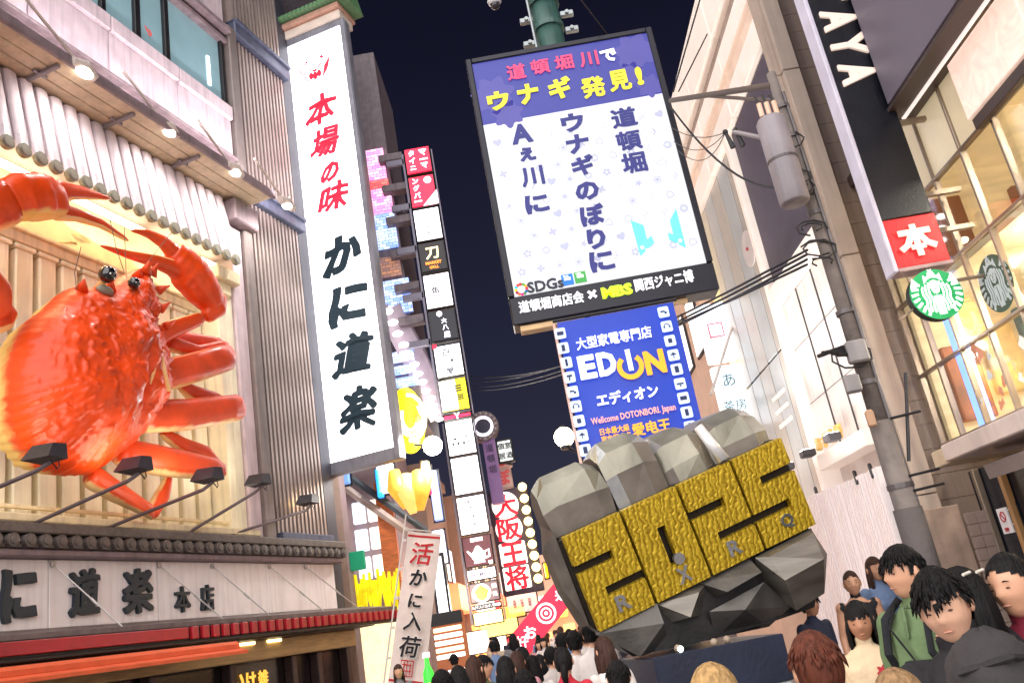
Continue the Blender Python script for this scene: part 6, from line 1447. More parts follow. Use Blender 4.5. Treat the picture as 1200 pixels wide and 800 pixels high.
for (x, y, w_, h_, col, es, lab) in ((452, 560, 20, 34, (250, 250, 252), 1.6, 'white slanted lit board hanging below the white blade sign'), (444, 566, 7, 34, (40, 150, 230), 1.2, 'narrow bright blue board beside the slanted white board'), (402, 560, 14, 14, (110, 150, 210), .8, 'small blue lit box at the foot of the blade sign'), (510, 580, 10, 60, (150, 170, 245), 1.2, 'tall pale blue glass strip right of the golden hand sign'), (503, 562, 5, 36, (180, 40, 70), .8, 'thin crimson board between the golden hand and the blue strip'), (515, 640, 14, 40, (226, 226, 255), 1.4, 'pale blue-white board above the tall light frame'), (484, 700, 6, 60, (250, 200, 90), 1.0, 'narrow amber strip behind the cloth banner'), (535, 745, 22, 30, (255, 240, 170), 1.5, 'cream yellow lit panel right of the banner foot'), (585, 735, 44, 18, (255, 214, 120), 1.6, 'glowing golden shop awning above the crowd'), (560, 752, 26, 26, (255, 240, 230), 1.7, 'white lit doorway left of the crowd'), (600, 716, 30, 14, (240, 180, 90), 1.1, 'golden carved figure board above the awning'), (612, 706, 36, 22, (236, 190, 180), .9, 'pink board with three rows of dark characters below the red circles'), (584, 715, 4, 26, (230, 60, 80), 1.2, 'thin red pillar sign left of the pink board'), (640, 668, 4, 18, (255, 190, 0), 1.4, 'small upright orange-yellow sign above the red diagonal banner')):
    Y = 31.0 if x < 530 else 36.0
    if y < 600 and x < 520: Y = 27.6
    a, b = at(x - w_ / 2, y, Y), at(x + w_ / 2, y, Y); t, m = at(x, y - h_ / 2, Y), at(x, y + h_ / 2, Y)
    H = thing('light_board', lab, 'sign', (a.x, Y, m.z))
    g = G(); g.box(a.x, b.x, Y, Y + .2, m.z, t.z, .03); part('face', g, glow('lb_%d_%d_%d' % col, col, es, .3), H)
    g = G(); g.box(a.x - .05, b.x + .05, Y + .2, Y + .3, m.z - .05, t.z + .05); part('back', g, fdark, H)
    if x == 612:
        for q in range(3): text('名物串', Vector((a.x + (b.x - a.x) * (.25 + q * .25), Y - .012, (t.z + m.z) / 2)), X, UP, h=.12, w=.3, bold=.03, depth=.01, m=mat('dark_red_ink', (120, 30, 40)), parent=H, rot=-PI / 2)
# red diagonal banner with rings
c = at(640, 718, 30)
RB = thing('red_banner', 'red diagonal banner with white characters and a white ring target over the crowd', 'banner', c)
u_ = (at(655, 690, 30) - at(612, 742, 30)).normalized(); v_ = Vector((0, -1, 0)).cross(u_).normalized()
if v_.z < 0: v_ = -v_
rr_ = u_; upv = v_
inlay(c, rr_, upv, [[(-1.5, -.42), (1.45, -.42), (1.45, .42), (-1.5, .42)]], glow('banner_crimson', (226, 40, 70), .9, .1), RB, 'cloth', depth=.03)
aw = upv.cross(rr_); cc = c - aw * .04
wg = glow('ring_white', (255, 240, 240), 1.2)
inlay(cc, rr_, upv, [stroke([(.3 * math.cos(a), .3 * math.sin(a)) for a in [2 * PI * j / 24 for j in range(25)]], .07)], wg, RB, 'ring', depth=.01)
inlay(cc, rr_, upv, [stroke([(.16 * math.cos(a), .16 * math.sin(a)) for a in [2 * PI * j / 20 for j in range(21)]], .05)], wg, RB, 'ring', depth=.01)
inlay(cc, rr_, upv, [circ(0, 0, .06, 12)], wg, RB, 'ring_centre', depth=.01)
for s, q in (('寿', .75), ('司', 1.2), ('お', -.8), ('好', -1.2)): text(s, cc + rr_ * q, rr_, upv, h=.4, bold=.03, depth=.01, m=wg, parent=RB, rot=-.7)
for (x, y, z, en, col) in ((-3.3, 30, 3.2, 500, (1, .85, .65)), (-1.5, 36, 4, 900, (1, .78, .55)), (0, 48, 4, 900, (1, .75, .5))):
    lamp('added_crowd_light', (x, y, z), (x, y, 0), en * .5, col, None, .5, E1)  # added point lamps without fixtures, brightening the street crowd
# ================================================================== people
import numpy as np
dg = bpy.context.evaluated_depsgraph_get
def skin(col, nm): 
    return mat('skin_' + nm, col, rough=.5, var=.06, scale=6, bump=.04)
SK = [skin((214, 160, 128), 'warm'), skin((226, 176, 146), 'light'), skin((192, 136, 104), 'tan')]
def hairm(nm, col):
    k = 'hair_' + nm
    if k in MATS: return MATS[k]
    m = mat(k, col, rough=.6, var=.45, scale=40, bump=.4, bs=70, stretch=(1, 1, .12)); m.node_tree.nodes['Principled BSDF'].inputs['Specular IOR Level'].default_value = .22; return m
HB = hairm('black', (17, 14, 15)); HN = hairm('brown', (64, 42, 34)); HR = hairm('auburn', (92, 48, 34)); HY = hairm('blond', (176, 140, 92)); HG = hairm('grey', (120, 116, 112))
def cl(col, nm=None, **k): return mat('cloth_%d_%d_%d' % col + (nm or ''), col, rough=.85, var=.14, scale=5, bump=.25, bs=18, **k)

def head_pts(seg=28, rings=22, hair=None, rnd=0):
    """directions and radii of a head centred on the skull; -y is the face"""
    V_, F_ = [], []
    for i in range(rings + 1):
        th = PI * i / rings
        for j in range(seg):
            ph = 2 * PI * j / seg
            d = Vector((math.sin(th) * math.sin(ph), -math.sin(th) * math.cos(ph), math.cos(th)))
            x, y, z = d.x * .078, d.y * .096, d.z * .122
            if d.z < 0:
                k = -d.z; x *= 1 - .30 * k * k; y *= 1 - .22 * k * k
                if y < 0: y -= .012 * max(0, 1 - ((k - .82) / .25) ** 2)
                else: y *= 1 - .25 * k
            if d.y < 0:
                f = -d.y
                y -= .024 * math.exp(-(x / .013) ** 2) * math.exp(-((z + .018) / .022) ** 2)
                y -= .006 * math.exp(-((abs(x) - .03) / .02) ** 2 - ((z - .028) / .012) ** 2)
                y += .009 * math.exp(-((abs(x) - .031) / .015) ** 2 - ((z - .004) / .013) ** 2)
                y -= .006 * math.exp(-(x / .024) ** 2 - ((z + .062) / .010) ** 2)
                y -= .004 * math.exp(-((abs(x) - .045) / .02) ** 2 - ((z + .03) / .02) ** 2)
            V_.append(Vector((x, y, z)))
    for i in range(rings):
        for j in range(seg): F_.append((i * seg + j, i * seg + (j + 1) % seg, (i + 1) * seg + (j + 1) % seg, (i + 1) * seg + j))
    return V_, F_
HV, HF = head_pts()
def limb_tube(g, pts, rads, seg=10): g.tube(pts, rads, seg)
def loft(g, secs, seg=16):
    vs = []
    for z, cx_, cy_, rx, ry in secs:
        for j in range(seg):
            th = 2 * PI * j / seg; c, s = math.cos(th), math.sin(th)
            vs.append((cx_ + rx * math.copysign(abs(c) ** .85, c), cy_ + ry * math.copysign(abs(s) ** .85, s), z))
    n = len(secs)
    g.add(vs, [(i * seg + j, i * seg + (j + 1) % seg, (i + 1) * seg + (j + 1) % seg, (i + 1) * seg + j) for i in range(n - 1) for j in range(seg)] + [tuple(range(seg))[::-1], tuple((n - 1) * seg + j for j in range(seg))])
def hand(g, p, d, up_, s, tags, curl=.5, fine=True):
    """palm with four unequal curled fingers and a thumb leaving its side"""
    d = d.normalized(); side = d.cross(up_).normalized(); nrm = side.cross(d).normalized()
    q = p + d * .05
    g.tube([p - d * .01, p + d * .04, p + d * .085], [.022, .03, .026], 8, ell=.62); tags.append((0, p - d * .02, p + d * .19, .045))
    if not fine: g.tube([p + d * .07, p + d * .12 + nrm * .01, p + d * .15 + nrm * .03], [.026, .022, .014], 8, ell=.6); return
    for k, (off, ln) in enumerate(((-.027, .060), (-.009, .072), (.009, .067), (.026, .052))):
        b0 = p + d * .075 + side * off; b1 = b0 + d * ln * .5 + nrm * ln * .12 * curl; b2 = b1 + d * ln * (.34 - .15 * curl) + nrm * ln * .42 * curl; b3 = b2 + d * ln * (.1 - .1 * curl) + nrm * ln * .3
        g.tube([b0, b1, b2, b3], [.0105, .010, .009, .007], 7)
    t0_ = p + d * .018 + side * s * .026; g.tube([t0_, t0_ + side * s * .026 + d * .022 + nrm * .008, t0_ + side * s * .03 + d * .05 + nrm * .014, t0_ + side * s * .026 + d * .068 + nrm * .018], [.014, .012, .010, .008], 7)

BODY = {}
def body(key, fine=False, stride=0.0, armL=None, armR=None, turn=0.0, tilt=(0, 0), female=False, sleeve=.5, skirt=False, tank=False, shorts=False, bare=False, voxel=None):
    """returns a shared mesh, materials: 0 skin 1 top 2 trousers 3 shoes; metres, feet at z 0, height 1.72, facing -y"""
    if key in BODY: return BODY[key]
    g = G(); tags = []
    sw = .185 if not female else .16; hw_ = .155 if not female else .16
    def T_(t, a, b, r): tags.append((t, Vector(a), Vector(b), r))
    # torso
    bw_ = .155 if not female else .125
    loft(g, [(.86, 0, 0, hw_, .105), (.95, 0, 0, hw_ + .01, .115), (1.06, 0, 0, bw_, .10), (1.2, 0, -.005, bw_ + .02, .115), (1.32, 0, 0, sw - .01, .11), (1.40, 0, .01, sw - .04, .085), (1.45, 0, .012, .07, .06)])
    T_(1, (0, 0, 1.0), (0, 0, 1.36), .16); T_(1, (-sw + .05, 0, 1.37), (sw - .05, 0, 1.37), .09)
    if not tank: T_(1, (0, 0, .93), (0, 0, 1.0), .17)
    T_(2, (-.06, 0, .86), (.06, 0, .86), .13)
    if female: g.ball((-.07, -.09, 1.24), (.055, .045, .055), 10, 8); g.ball((.07, -.09, 1.24), (.055, .045, .055), 10, 8)
    g.tube([(0, .012, 1.38), (0, .008, 1.46), (0, -.008, 1.54)], [.062, .052, .05], 12); T_(0, (0, .01, 1.47), (0, 0, 1.56), .055)
    if tank: T_(0, (-.1, -.03, 1.42), (.1, -.03, 1.42), .055)
    # legs
    for s in (-1, 1):
        st = stride * s; hip = Vector((s * .085, 0, .88)); kn = Vector((s * .095, -st * .45 - (.05 if st > 0 else 0), .48)); an = Vector((s * .10, -st + (.0 if st >= 0 else .12), .08 if st >= 0 else .12))
        g.tube([hip, (hip + kn) / 2, kn, (kn * .6 + an * .4) + Vector((0, .015, 0)), an], [.095, .082, .062, .06, .042], 10)
        if shorts or skirt: T_(2, hip, hip * .35 + kn * .65, .1); T_(0, kn, an, .06)
        else: T_(2, hip, kn, .09); T_(2, kn, an + Vector((0, 0, .03)), .07)
        g.tube([an + Vector((0, .045, -.03)), an + Vector((0, -.05, -.04)), an + Vector((0, -.16, -.05)), an + Vector((0, -.2, -.055))], [.04, .045, .04, .025], 9); T_(3, an + Vector((0, .05, -.05)), an + Vector((0, -.2, -.055)), .05)
    if skirt: loft(g, [(.95, 0, 0, .15, .11), (.7, 0, 0, .22, .18), (.48, 0, 0, .25, .2)]); T_(2, (0, 0, .5), (0, 0, .9), .24)
    # arms
    for s, arm in ((-1, armR), (1, armL)):
        sh = Vector((s * (sw + .005), .005, 1.375))
        if arm is None: arm = [(s * (sw + .06), .02 - stride * s * .2, 1.10), (s * (sw + .07), -.06 - stride * s * .4, .87)]
        el, wr = Vector(arm[0]), Vector(arm[1])
        g.ball(sh, (.062, .062, .06), 10, 8)
        g.tube([sh, (sh + el) / 2, el, (el + wr) / 2, wr], [.054, .048, .04, .036, .026], 10)
        cut_ = sh + (el - sh) * min(1, sleeve * 1.6) if sleeve < 1 else el
        if not tank: T_(1, sh, cut_, .062); g.tube([sh, cut_], [.063, .056 if sleeve < 1 else .05], 10)
        if sleeve >= 1: T_(1, el, wr, .05); g.tube([el, wr], [.05, .04], 10)
        if sleeve < 1: T_(0, cut_ + (el - sh) * .12, el, .045); T_(0, el, wr, .04)
        if tank: T_(0, sh, el, .06)
        hand(g, wr, (wr - el), Vector((-s, .3, .2)), -1 if s < 0 else 1, tags, .6, fine)
    me = bpy.data.meshes.new('body'); me.from_pydata([tuple(v) for v in g.v], [], g.t)
    ob = bpy.data.objects.new('tmp', me); C.objects.link(ob)
    r = ob.modifiers.new('r', 'REMESH'); r.mode = 'VOXEL'; r.voxel_size = voxel or (.009 if fine else .02)
    sm = ob.modifiers.new('s', 'SMOOTH'); sm.factor = .5; sm.iterations = 5 if fine else 3
    bpy.context.view_layer.update()
    m2 = bpy.data.meshes.new_from_object(ob.evaluated_get(dg()))
    bpy.data.objects.remove(ob)
    vs = np.empty(len(m2.vertices) * 3); m2.vertices.foreach_get('co', vs); vs = vs.reshape(-1, 3)
    # cloth folds on the dressed parts
    fc = np.array([tuple(p.center) for p in m2.polygons])
    best = np.full(len(fc), 1e9); idx = np.zeros(len(fc), int)
    for t, a, b, rr in tags:
        a = np.array(a); b = np.array(b); ab = b - a; L2 = max(1e-9, ab @ ab)
        k = np.clip(((fc - a) @ ab) / L2, 0, 1); d = np.linalg.norm(fc - (a + k[:, None] * ab), axis=1) / rr
        q = d < best; best[q] = d[q]; idx[q] = t
    pv = [tuple(v) for v in vs]; pf = [tuple(p.vertices) for p in m2.polygons]; mi = list(idx)
    bpy.data.meshes.remove(m2)
    vmat = np.zeros(len(pv), int)
    for f_, t in zip(pf, mi):
        for q in f_: vmat[q] = max(vmat[q], t)
    if fine:
        pv2 = []
        for i, v in enumerate(pv):
            if vmat[i] in (1, 2) :
                nn_ = noise.noise(Vector((v[0] * 8 + v[2] * 3, v[1] * 8, v[2] * 7))) * .016; c = Vector((v[0], v[1], 0)); c = c.normalized() * nn_ if c.length > .02 else c * 0
                pv2.append((v[0] + c.x, v[1] + c.y, v[2]))
            else: pv2.append(v)
        pv = pv2
    # head, turned on the neck
    R_ = Matrix.Rotation(turn, 3, 'Z') @ Matrix.Rotation(tilt[0], 3, 'X') @ Matrix.Rotation(tilt[1], 3, 'Y')
    hc = Vector((0, -.015, 1.595)); k = len(pv)
    for v in HV:
        q = R_ @ v + hc; pv.append(tuple(q))
    for f_ in HF: pf.append(tuple(i + k for i in f_)); mi.append(0)
    for s in (-1, 1):
        e = G(); e.ball((s * .08, .008, -.005), (.012, .02, .032), 8, 6); k = len(pv)
        for v in e.v: pv.append(tuple(R_ @ v + hc))
        for f_ in e.t: pf.append(tuple(i + k for i in f_)); mi.append(0)
    me = bpy.data.meshes.new('body'); me.from_pydata(pv, [], pf)
    for q in range(4): me.materials.append(None)
    me.polygons.foreach_set('material_index', [int(x) for x in mi]); me.polygons.foreach_set('use_smooth', [True] * len(pf)); me.update()
    BODY[key] = (me, R_, hc); return BODY[key]

HAIR = {}
def hair(style, R_, hc, key):
    k0 = (style, key)
    if k0 in HAIR: return HAIR[k0]
    pv, pf = [], []; seg, rings = 40, 26; idx = {}
    rs = random.Random(hash(style) % 1000 if False else len(style) * 7)
    def keep(d):
        front = -d.y
        if style in ('short', 'cap', 'parted'): line = .30 + .0 * front if front > .35 else (-.05 if front > -.1 else -.55)
        elif style == 'bangs': line = .24 if front > .35 else (-.35 if front > -.1 else -.8)
        elif style == 'parted': line = (.62 - 1.5 * max(0, abs(d.x - .1) - .08)) if front > .3 else (-.35 if front > -.1 else -.75)
        elif style == 'tied': line = .60 - .35 * abs(d.x) if front > .25 else (.0 if front > -.15 else -.55)
        else: line = .35 if front > .35 else (-.5 if front > -.2 else -.9)
        return d.z > line
    for i in range(rings + 1):
        th = PI * i / rings
        for j in range(seg):
            ph = 2 * PI * j / seg
            d = Vector((math.sin(th) * math.sin(ph), -math.sin(th) * math.cos(ph), math.cos(th)))
            n_ = noise.noise(Vector((ph * 5, th * 1.2, 3))) * .05 + noise.noise(Vector((ph * 16, th * 2.0, 9))) * .035
            vol = {'short': 1.08, 'cap': 1.06, 'bangs': 1.07, 'parted': 1.09, 'tied': 1.04, 'long': 1.06}[style]
            r = vol + n_ + (.02 if d.z > .5 else 0)
            x, y, z = d.x * .080 * r, d.y * .098 * r + .004, d.z * .122 * (r if d.z > 0 else 1.02)
            if d.z < 0: x *= 1 + .1 * d.z
            pv.append(R_ @ Vector((x, y, z)) + hc)
    def D(i, j):
        th = PI * (i + .5) / rings; ph = 2 * PI * (j + .5) / seg
        return Vector((math.sin(th) * math.sin(ph), -math.sin(th) * math.cos(ph), math.cos(th)))
    for i in range(rings):
        for j in range(seg):
            d = D(i, j); jt = .25 if style == 'tied' else .6; d2 = d + Vector((0, 0, jt * (.07 * math.sin(j * 2.7) + .05 * math.sin(j * 1.1))))
            if keep(d2): pf.append((i * seg + j, i * seg + (j + 1) % seg, (i + 1) * seg + (j + 1) % seg, (i + 1) * seg + j))
    g = G()
    if style in ('long', 'bangs'):
        low = {'long': -.36, 'bangs': -.20}[style]
        for q in range(52):
            a = rad(-112 + 224 * q / 51); sx_, cy_ = math.sin(a), math.cos(a)
            r1 = .075 + rs.uniform(-.006, .008)
            P = [Vector((sx_ * r1 * .9, cy_ * .1, .05)), Vector((sx_ * r1 * 1.1, cy_ * .105, -.05)), Vector((sx_ * r1 * 1.15, cy_ * .1 + .01, -.14)), Vector((sx_ * r1 * 1.15, cy_ * .085 + .02, low + rs.uniform(-.03, .03)))]
            k = len(g.v); g.tube([R_ @ p + hc for p in P[:3]] + [R_ @ Vector((P[3].x, P[3].y, 0)) + hc + Vector((0, 0, P[3].z))], [.007, .0115, .011, .002], 6)
    if style == 'tied':
        g.tube([R_ @ Vector(p) + hc for p in ((0, .09, .0), (0, .13, -.03), (.01, .13, -.12), (.0, .10, -.24))], [.02, .035, .03, .008], 8)
    if style in ('short', 'cap', 'parted'):
        for q in range(150):
            a = rs.uniform(0, 2 * PI); zz_ = rs.uniform(.2, .95); rr_ = math.sqrt(1 - zz_ * zz_); p = Vector((.088 * rr_ * math.sin(a), -.108 * rr_ * math.cos(a), .132 * zz_ + .002)); t_ = Vector((math.sin(a + .15) * .018, -math.cos(a + .15) * .018, -.035 + rs.uniform(-.01, .01)))
            g.tube([R_ @ (p * .98) + hc, R_ @ (p * 1.03 + t_ * .5) + hc, R_ @ (p * .99 + t_) + hc], [.006, .005, .001], 5)
    k = len(pv); pv += g.v; pf += [tuple(i + k for i in f_) for f_ in g.t]
    me = bpy.data.meshes.new('hair'); me.from_pydata([tuple(v) for v in pv], [], pf); me.materials.append(None); me.polygons.foreach_set('use_smooth', [True] * len(pf)); me.update()
    HAIR[k0] = me; return me
def setm(o, ms):
    for i, m in enumerate(ms):
        o.material_slots[i].link = 'OBJECT'; o.material_slots[i].material = m
PEOPLE = []
def person(px, py, label, key, hs, hm, top, trou, skn=0, yaw=0.0, h=None, D=None, group=None, shoe=None, eyes=False, **kw2):
    if D is None:
        d = ray(px, py); k = (h - CZ) / d.z; p = d * k; x, y, zt_ = p.x, p.y, h
    else:
        p = at(px, py, D); x, y, zt_ = p.x, p.y, p.z
    sc = zt_ / 1.725
    me, R_, hc = body(key, **kw2)
    root = thing('person', label, 'person', (x, y, 0), group)
    root.rotation_euler = (0, 0, yaw); root.scale = (sc, sc, sc)
    o = bpy.data.objects.new('body', me); C.objects.link(o); o.parent = root; setm(o, [SK[skn], top, trou, shoe or cl((40, 38, 40))]); WL[o.name] = WL[root.name]
    hme = hair(hs, R_, hc, key); ho = bpy.data.objects.new('hair', hme); C.objects.link(ho); ho.parent = root; setm(ho, [hm]); WL[ho.name] = WL[root.name]
    if eyes:
        for s in (-1, 1):
            g = G(); g.ball((0, 0, 0), (.0115, .004, .0042), 10, 6)
            g.v = [R_ @ (v + Vector((s * .031, -.0815, .003))) + hc + WL[root.name] for v in g.v]
            e_ = part('eye', g, mat('eye_dark', (92, 60, 48), rough=.4, bump=0), root, smooth=True)
            g = G(); g.tube([(s * .017, -.0885, .024), (s * .032, -.0885, .029), (s * .047, -.080, .025)], [.0015, .0028, .001], 6)
            g.v = [R_ @ v + hc + WL[root.name] for v in g.v]; part('eyebrow', g, HB, root)
        g = G(); g.tube([(-.020, -.084, -.062), (-.008, -.0905, -.059), (.008, -.0905, -.059), (.020, -.084, -.062)], [.001, .004, .004, .001], 6, ell=.7)
        g.v = [R_ @ v + hc + WL[root.name] for v in g.v]; part('lips', g, mat('lips', (190, 134, 112), rough=.5), root, smooth=True)
    root['_R'] = 0; del root['_R']
    return root, R_, hc, sc
def wp(root, sc, v):      # a point of the figure's own space, in the world
    a = root.rotation_euler.z; v = Vector(v) * sc
    return Vector((v.x * math.cos(a) - v.y * math.sin(a), v.x * math.sin(a) + v.y * math.cos(a), v.z)) + root.location
def backpack(root, sc, label, m, wide=.15):
    f = lambda a, b, c: wp(root, sc, (a, b, c))
    B_ = thing('backpack', label, 'backpack', f(0, .2, 1.0))
    g = G(f); g.box(-wide, wide, .12, .27, .98, 1.40, .04); part('main_pocket', g, m, B_)
    g = G(f); g.box(-wide * .75, wide * .75, .27, .33, 1.0, 1.2, .025); part('front_pocket', g, m, B_)
    for s in (-1, 1):
        g = G(f); g.tube([(s * .1, .13, 1.38), (s * .11, .02, 1.475), (s * .115, -.10, 1.40), (s * .12, -.135, 1.25), (s * .14, -.05, 1.10), (s * .13, .12, 1.04)], [.022] * 6, 8, ell=.5); part('strap', g, m, B_)
    g = G(f); g.tube([(-.03, .15, 1.4), (0, .14, 1.45), (.03, .15, 1.4)], .01, 6); part('handle', g, m, B_)
    return B_
blk = cl((34, 32, 36)); wht = cl((232, 222, 216)); gry = cl((120, 116, 118)); nav = cl((36, 42, 64)); den = cl((112, 134, 170)); crm = cl((222, 196, 160)); olv = cl((98, 110, 74)); bur = cl((130, 30, 52)); jns = cl((62, 74, 104)); bge = cl((190, 170, 146)); grn_ = cl((40, 140, 90)); pnk = cl((216, 150, 160)); rdp = cl((196, 40, 60)); lgt = cl((206, 196, 190))
# ---- close people on the right
person(948, 739, 'person with short auburn hair seen from behind, at the right foot of the plinth', 'back_fine', 'short', HR, lgt, jns, 0, PI, D=3.15, fine=True, eyes=False)
person(832, 776, 'person with wavy blond hair seen from behind in front of the plinth', 'back_fine', 'long', HY, bge, jns, 1, PI + .3, D=3.0, fine=True)
person(1046, 783, 'person whose light brown hair alone shows at the bottom edge below the man in green', 'back_fine', 'bangs', hairm('lightbrown', (150, 118, 84)), gry, jns, 1, PI - .2, D=2.7, fine=True)
rt = person(1000, 703, 'young person in a cream T-shirt with a red flower print, strap over one shoulder', 'front_fine', 'bangs', HB, crm, olv, 2, -.25, D=5.6, fine=True, eyes=True, turn=-.1, tilt=(.15, 0))
g_ = cl((190, 50, 60))
inlay(rt[0].location + Vector((.05, -.142, 1.30)), X, UP, [[(.034 * (1 + .25 * math.sin(6 * a)) * math.cos(a), .034 * (1 + .25 * math.sin(6 * a)) * math.sin(a)) for a in [2 * PI * j / 30 for j in range(30)]]], g_, rt[0], 'flower_print', depth=.012)
f = lambda a, b, c: Vector((a, b, c)) + rt[0].location
g = G(f); g.tube([(.12, .02, 1.44), (.06, -.12, 1.30), (-.06, -.14, 1.12), (-.15, -.09, .98)], .014, 6, ell=.5); part('bag_strap', g, blk, rt[0])
person(994, 668, 'person in a black strappy top with dark tied hair, before the white hoarding', 'tank', 'tied', HN, blk, wht, 0, -.2, D=9.8, tank=True, female=True, sleeve=.3, eyes=True, voxel=.012)
rt = person(1020, 652, 'long-haired person in a light blue denim shirt holding up a phone by the white hoarding', 'phone', 'long', HN, den, wht, 0, .2, D=10.4, female=True, armL=[(.24, -.1, 1.14), (.1, -.32, 1.30)], voxel=.012, eyes=True)
g = G(lambda a, b, c: wp(rt[0], rt[3], (a, b, c))); g.box(.05, .12, -.44, -.43, 1.34, 1.48, .005); g.f = XP
solo('phone', g, blk, 'dark phone held up by the person in the denim shirt', 'phone', wp(rt[0], rt[3], (.08, -.43, 1.35)))
man = person(1052, 638, 'person in a green polo shirt with short black hair and a black backpack, looking left', 'polo', 'short', HB, cl((106, 128, 88)), cl((64, 62, 60)), 0, -1.05, D=4.8, fine=True, eyes=True, turn=-.25)
f = lambda a, b, c: Vector((a, b, c)) + man[0].location
g = G(f); g.tube([(.075 * math.sin(q * PI / 4), .012 - .062 * math.cos(q * PI / 4), 1.455 + .012 * math.cos(q * PI / 4 + PI)) for q in range(9)], .013, 7); g.tube([(-.02, -.075, 1.44), (0, -.105, 1.38), (.0, -.118, 1.31)], .01, 6); part('collar', g, cl((96, 116, 80)), man[0])
f = lambda a, b, c: wp(man[0], man[3], (a, b, c))
backpack(man[0], man[3], 'black backpack on the back of the person in the green polo shirt', cl((26, 26, 30)))
g = G(f)
g.box(-.02, .16, -.22, -.13, .98, 1.22, .03); part_ = solo('chest_bag', g, cl((26, 26, 30)), 'black crossbody bag hanging in front of the green polo shirt', 'bag', f(.07, -.17, .98))
g = G(f); g.tube([(-.1, -.02, 1.46), (-.08, -.125, 1.36), (.04, -.15, 1.2)], .012, 6, ell=.5); part('strap', g, cl((26, 26, 30)), part_)
person(1092, 664, 'person with a black parted fringe and black top, facing the camera', 'near_face', 'parted', HB, blk, blk, 1, -.45, D=3.2, fine=True, eyes=True, female=True, turn=-.15, tilt=(.18, -.08))
pb = person(1122, 664, 'person with black hair and pale hair clips seen from behind', 'back_fine', 'bangs', HB, blk, nav, 0, PI + .5, D=3.7, fine=True)
for q in ((-.05, .06), (.03, .08)):
    g = G(lambda a, b, c: Vector((a, b, c)) + pb[0].location); g.tube([(q[0], .07, 1.70 + .0), (q[0] + .05, .075, 1.695)], .006, 6); part('hair_clip', g, mat('pale_clip', (230, 224, 210), rough=.3), pb[0])
backpack(pb[0], pb[3], 'black backpack with a white edge on the person with the hair clip', cl((30, 28, 30)), .17)
rt = person(1176, 646, 'person with dark tied hair and a burgundy top at the right edge, looking left', 'burgundy', 'tied', HB, bur, blk, 0, -.95, D=3.7, fine=True, eyes=True, female=True, turn=-.1, tilt=(.05, -.05))
g = G(lambda a, b, c: Vector((a, b, c)) + rt[0].location); g.tube([(.12, .03, 1.45), (.05, -.13, 1.3), (-.1, -.13, 1.1)], .016, 6, ell=.5); part('white_strap', g, wht, rt[0])
# hooded person lowest right
hp_ = person(1150, 746, 'person in a dark grey hood seen from behind in the lower right corner', 'back_fine', 'tied', HB, cl((52, 48, 48)), blk, 0, PI, D=2.15, fine=True)
f = lambda a, b, c: Vector((a, b, c)) + hp_[0].location
g = G(f); vs = []; seg, rings = 28, 18
for i in range(rings + 1):
    th = PI * .78 * i / rings
    for j in range(seg):
        ph = 2 * PI * j / seg; k = 1 + .07 * noise.noise(Vector((math.cos(ph) * 3, math.sin(ph) * 3, th * 3)))
        vs.append((math.sin(th) * math.sin(ph) * .108 * k, -.01 + math.sin(th) * -math.cos(ph) * .128 * k + .012, 1.60 + math.cos(th) * .146 * k))
g.add(vs, [(i * seg + j, i * seg + (j + 1) % seg, (i + 1) * seg + (j + 1) % seg, (i + 1) * seg + j) for i in range(rings) for j in range(seg) if not (i > 5 and (j < 5 or j > 22))])
part('hood', g, cl((52, 48, 48)), hp_[0], smooth=True)
g = G(f); g.tube([(-.1, .05, 1.66), (0, .13, 1.685), (.1, .05, 1.66)], .009, 6); part('hood_seam', g, cl((44, 40, 40)), hp_[0])
person(944, 694, 'person in dark clothes half hidden behind the right end of the fist', 'plain', 'short', HB, nav, blk, 2, .6, D=9.5, group=None)
# ---- crowd in the street
def C_(x, y, lab, key, hs, hm, top, tr, skn, yaw, h=None, D=None, **k): return person(x, y, lab, key, hs, hm, top, tr, skn, yaw, h=h, D=D, group='people walking up the lit street', **k)
W1 = dict(stride=.18); Fm = dict(stride=.12, female=True)
C_(516, 784, 'dark-haired person at the foot of the cloth banner, head only, leftmost of the crowd', 'walk', 'short', HB, gry, blk, 0, PI, D=7.2, **W1)
C_(536, 779, 'second dark-haired person from the left, just right of the green bottle sign', 'walkf', 'bangs', HB, wht, blk, 0, PI + .3, D=8, **Fm)
C_(553, 768, 'person with long brown hair and a pale top under the menu board', 'walkf', 'long', HN, wht, bge, 0, PI - .4, D=8.5, **Fm)
C_(563, 767, 'short-haired person in olive facing right beside the lit doorway', 'walk', 'short', HB, olv, blk, 0, 1.2, D=9.5, **W1)
C_(590, 768, 'person with very long black hair and dark clothes, left of the round black head', 'walkf', 'long', HB, gry, blk, 0, PI, D=7.6, **Fm)
C_(612, 784, 'large round black-haired head at the bottom edge, centre left', 'walk', 'short', HB, bge, blk, 0, PI, D=6.4, **W1)
C_(611, 757, 'person in a bright green shirt deep in the crowd', 'walkf', 'bangs', HB, grn_, blk, 0, PI, D=11, **Fm)
C_(623, 767, 'left one of two people with long black hair walking side by side', 'walkf', 'long', HB, wht, blk, 0, PI, D=9.6, **Fm)
C_(631, 766, 'right one of two people with long black hair walking side by side', 'walkf', 'long', HB, lgt, bge, 0, PI, D=10.5, **Fm)
rp2 = C_(657, 757, 'person in a red shirt with a white spotted pattern seen from behind', 'walkf', 'tied', HB, rdp, blk, 0, PI, D=7.6, **Fm)
rs = random.Random(2); dots = []
for k in range(26): dots.append(circ(rs.uniform(-.12, .12), rs.uniform(-.2, .17), .013, 7))
inlay(rp2[0].location + Vector((0, .118, 1.18)), -X, UP, [d_ for d_ in dots], wht, rp2[0], 'spotted_pattern', depth=.014)['kind'] = 'stuff'
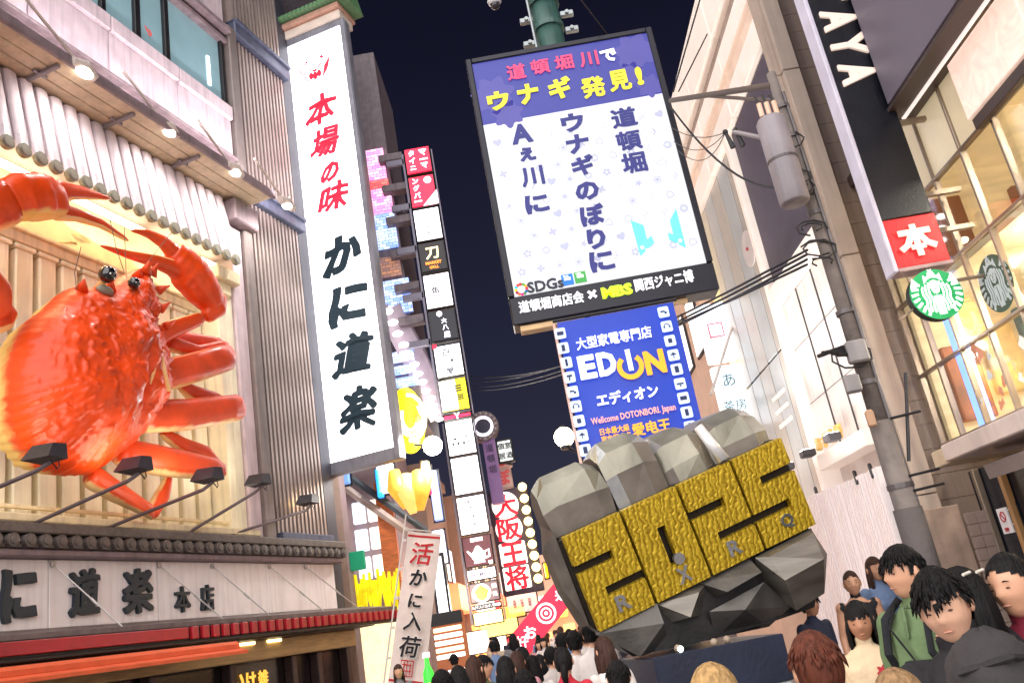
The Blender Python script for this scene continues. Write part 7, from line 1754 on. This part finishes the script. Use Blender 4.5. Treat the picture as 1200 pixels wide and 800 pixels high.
bk = C_(671, 738, 'short-haired person in white carrying a camouflage backpack', 'walk', 'short', HB, wht, blk, 0, PI, D=9.8, **W1)
backpack(bk[0], bk[3], 'brown and green camouflage backpack in the middle of the crowd', mat('camouflage', (110, 100, 72), rough=.9, var=.6, scale=9), .15)
C_(657, 741, 'person in a dark cap and grey top left of the camouflage backpack', 'walk', 'short', HB, gry, blk, 0, PI, D=11.5, **W1)
C_(690, 727, 'tall person in a white shirt with a black waist bag beside the fist', 'walk', 'short', HB, wht, blk, 0, PI - .2, D=9.4, **W1)
C_(683, 734, 'brown-haired person between the backpack and the tall white shirt', 'walk', 'short', HN, lgt, jns, 0, PI, D=12, **W1)
C_(706, 745, 'person in a loose white blouse close to the left corner of the fist', 'walkf', 'bangs', HN, wht, wht, 0, PI + .5, D=7.8, **Fm)
C_(721, 773, 'large round black-haired head at the bottom edge, left of the plinth', 'walk', 'short', HB, nav, blk, 0, PI, D=6.2, **W1)
C_(604, 762, 'person in a light pink top behind the long black hair', 'walkf', 'long', HN, pnk, wht, 0, PI, D=9.5, **Fm)
C_(644, 757, 'person in a pale top just left of the red spotted shirt', 'walk', 'short', HB, lgt, jns, 0, PI, D=10.2, **W1)
rs = random.Random(21); tops = [(wht, 'white'), (blk, 'black'), (gry, 'grey'), (lgt, 'pale'), (nav, 'navy'), (pnk, 'pink'), (bge, 'beige'), (den, 'light blue')]
body('reach', stride=.1, armL=[(.25, -.12, 1.3), (.16, -.3, 1.62)]); body('bagarm', stride=.15, female=True, armR=[(-.26, .05, 1.12), (-.16, -.12, 1.2)])
far_ = []
for k in range(40):
    Y = rs.uniform(12.5, 40); x = rs.uniform(-2.9, .75 + Y * .04); q = Vector((x, Y, 1.6 - CZ)); sx_ = q.dot(cr) / q.dot(cf)
    far_.append((sx_, x, Y, rs.uniform(1.5, 1.8), rs.choice(tops), rs.random() < .5, rs.random()))
far_.sort(); ORD = ['leftmost', 'second from the left', 'third from the left', 'fourth from the left', 'fifth from the left', 'sixth from the left', 'seventh from the left', 'eighth from the left', 'ninth from the left', 'tenth from the left']
seen = {}
for sx_, x, Y, h_, (tp, tn), fe, rr in far_:
    n_ = seen.get(tn, 0); seen[tn] = n_ + 1
    root = thing('person', '%s of the distant walkers in %s tops far up the street' % (ORD[min(n_, 9)], tn), 'person', (x, Y, 0), 'distant walkers far up the street')
    key = ('bagarm' if rr < .3 else 'walkf') if fe else ('reach' if rr < .25 else 'walk'); me, R_, hc = BODY[key]; root.rotation_euler = (0, 0, PI + rs.uniform(-.5, .5) if rs.random() < .65 else rs.uniform(-.5, .5)); sc = h_ / 1.725; root.scale = (sc, sc, sc)
    o = bpy.data.objects.new('body', me); C.objects.link(o); o.parent = root; setm(o, [SK[rs.randrange(3)], tp, rs.choice((blk, jns, bge, gry)), blk])
    ho = bpy.data.objects.new('hair', hair(rs.choice(('long', 'bangs')) if fe else 'short', R_, hc, key)); C.objects.link(ho); ho.parent = root; setm(ho, [rs.choice((HB, HB, HN))])
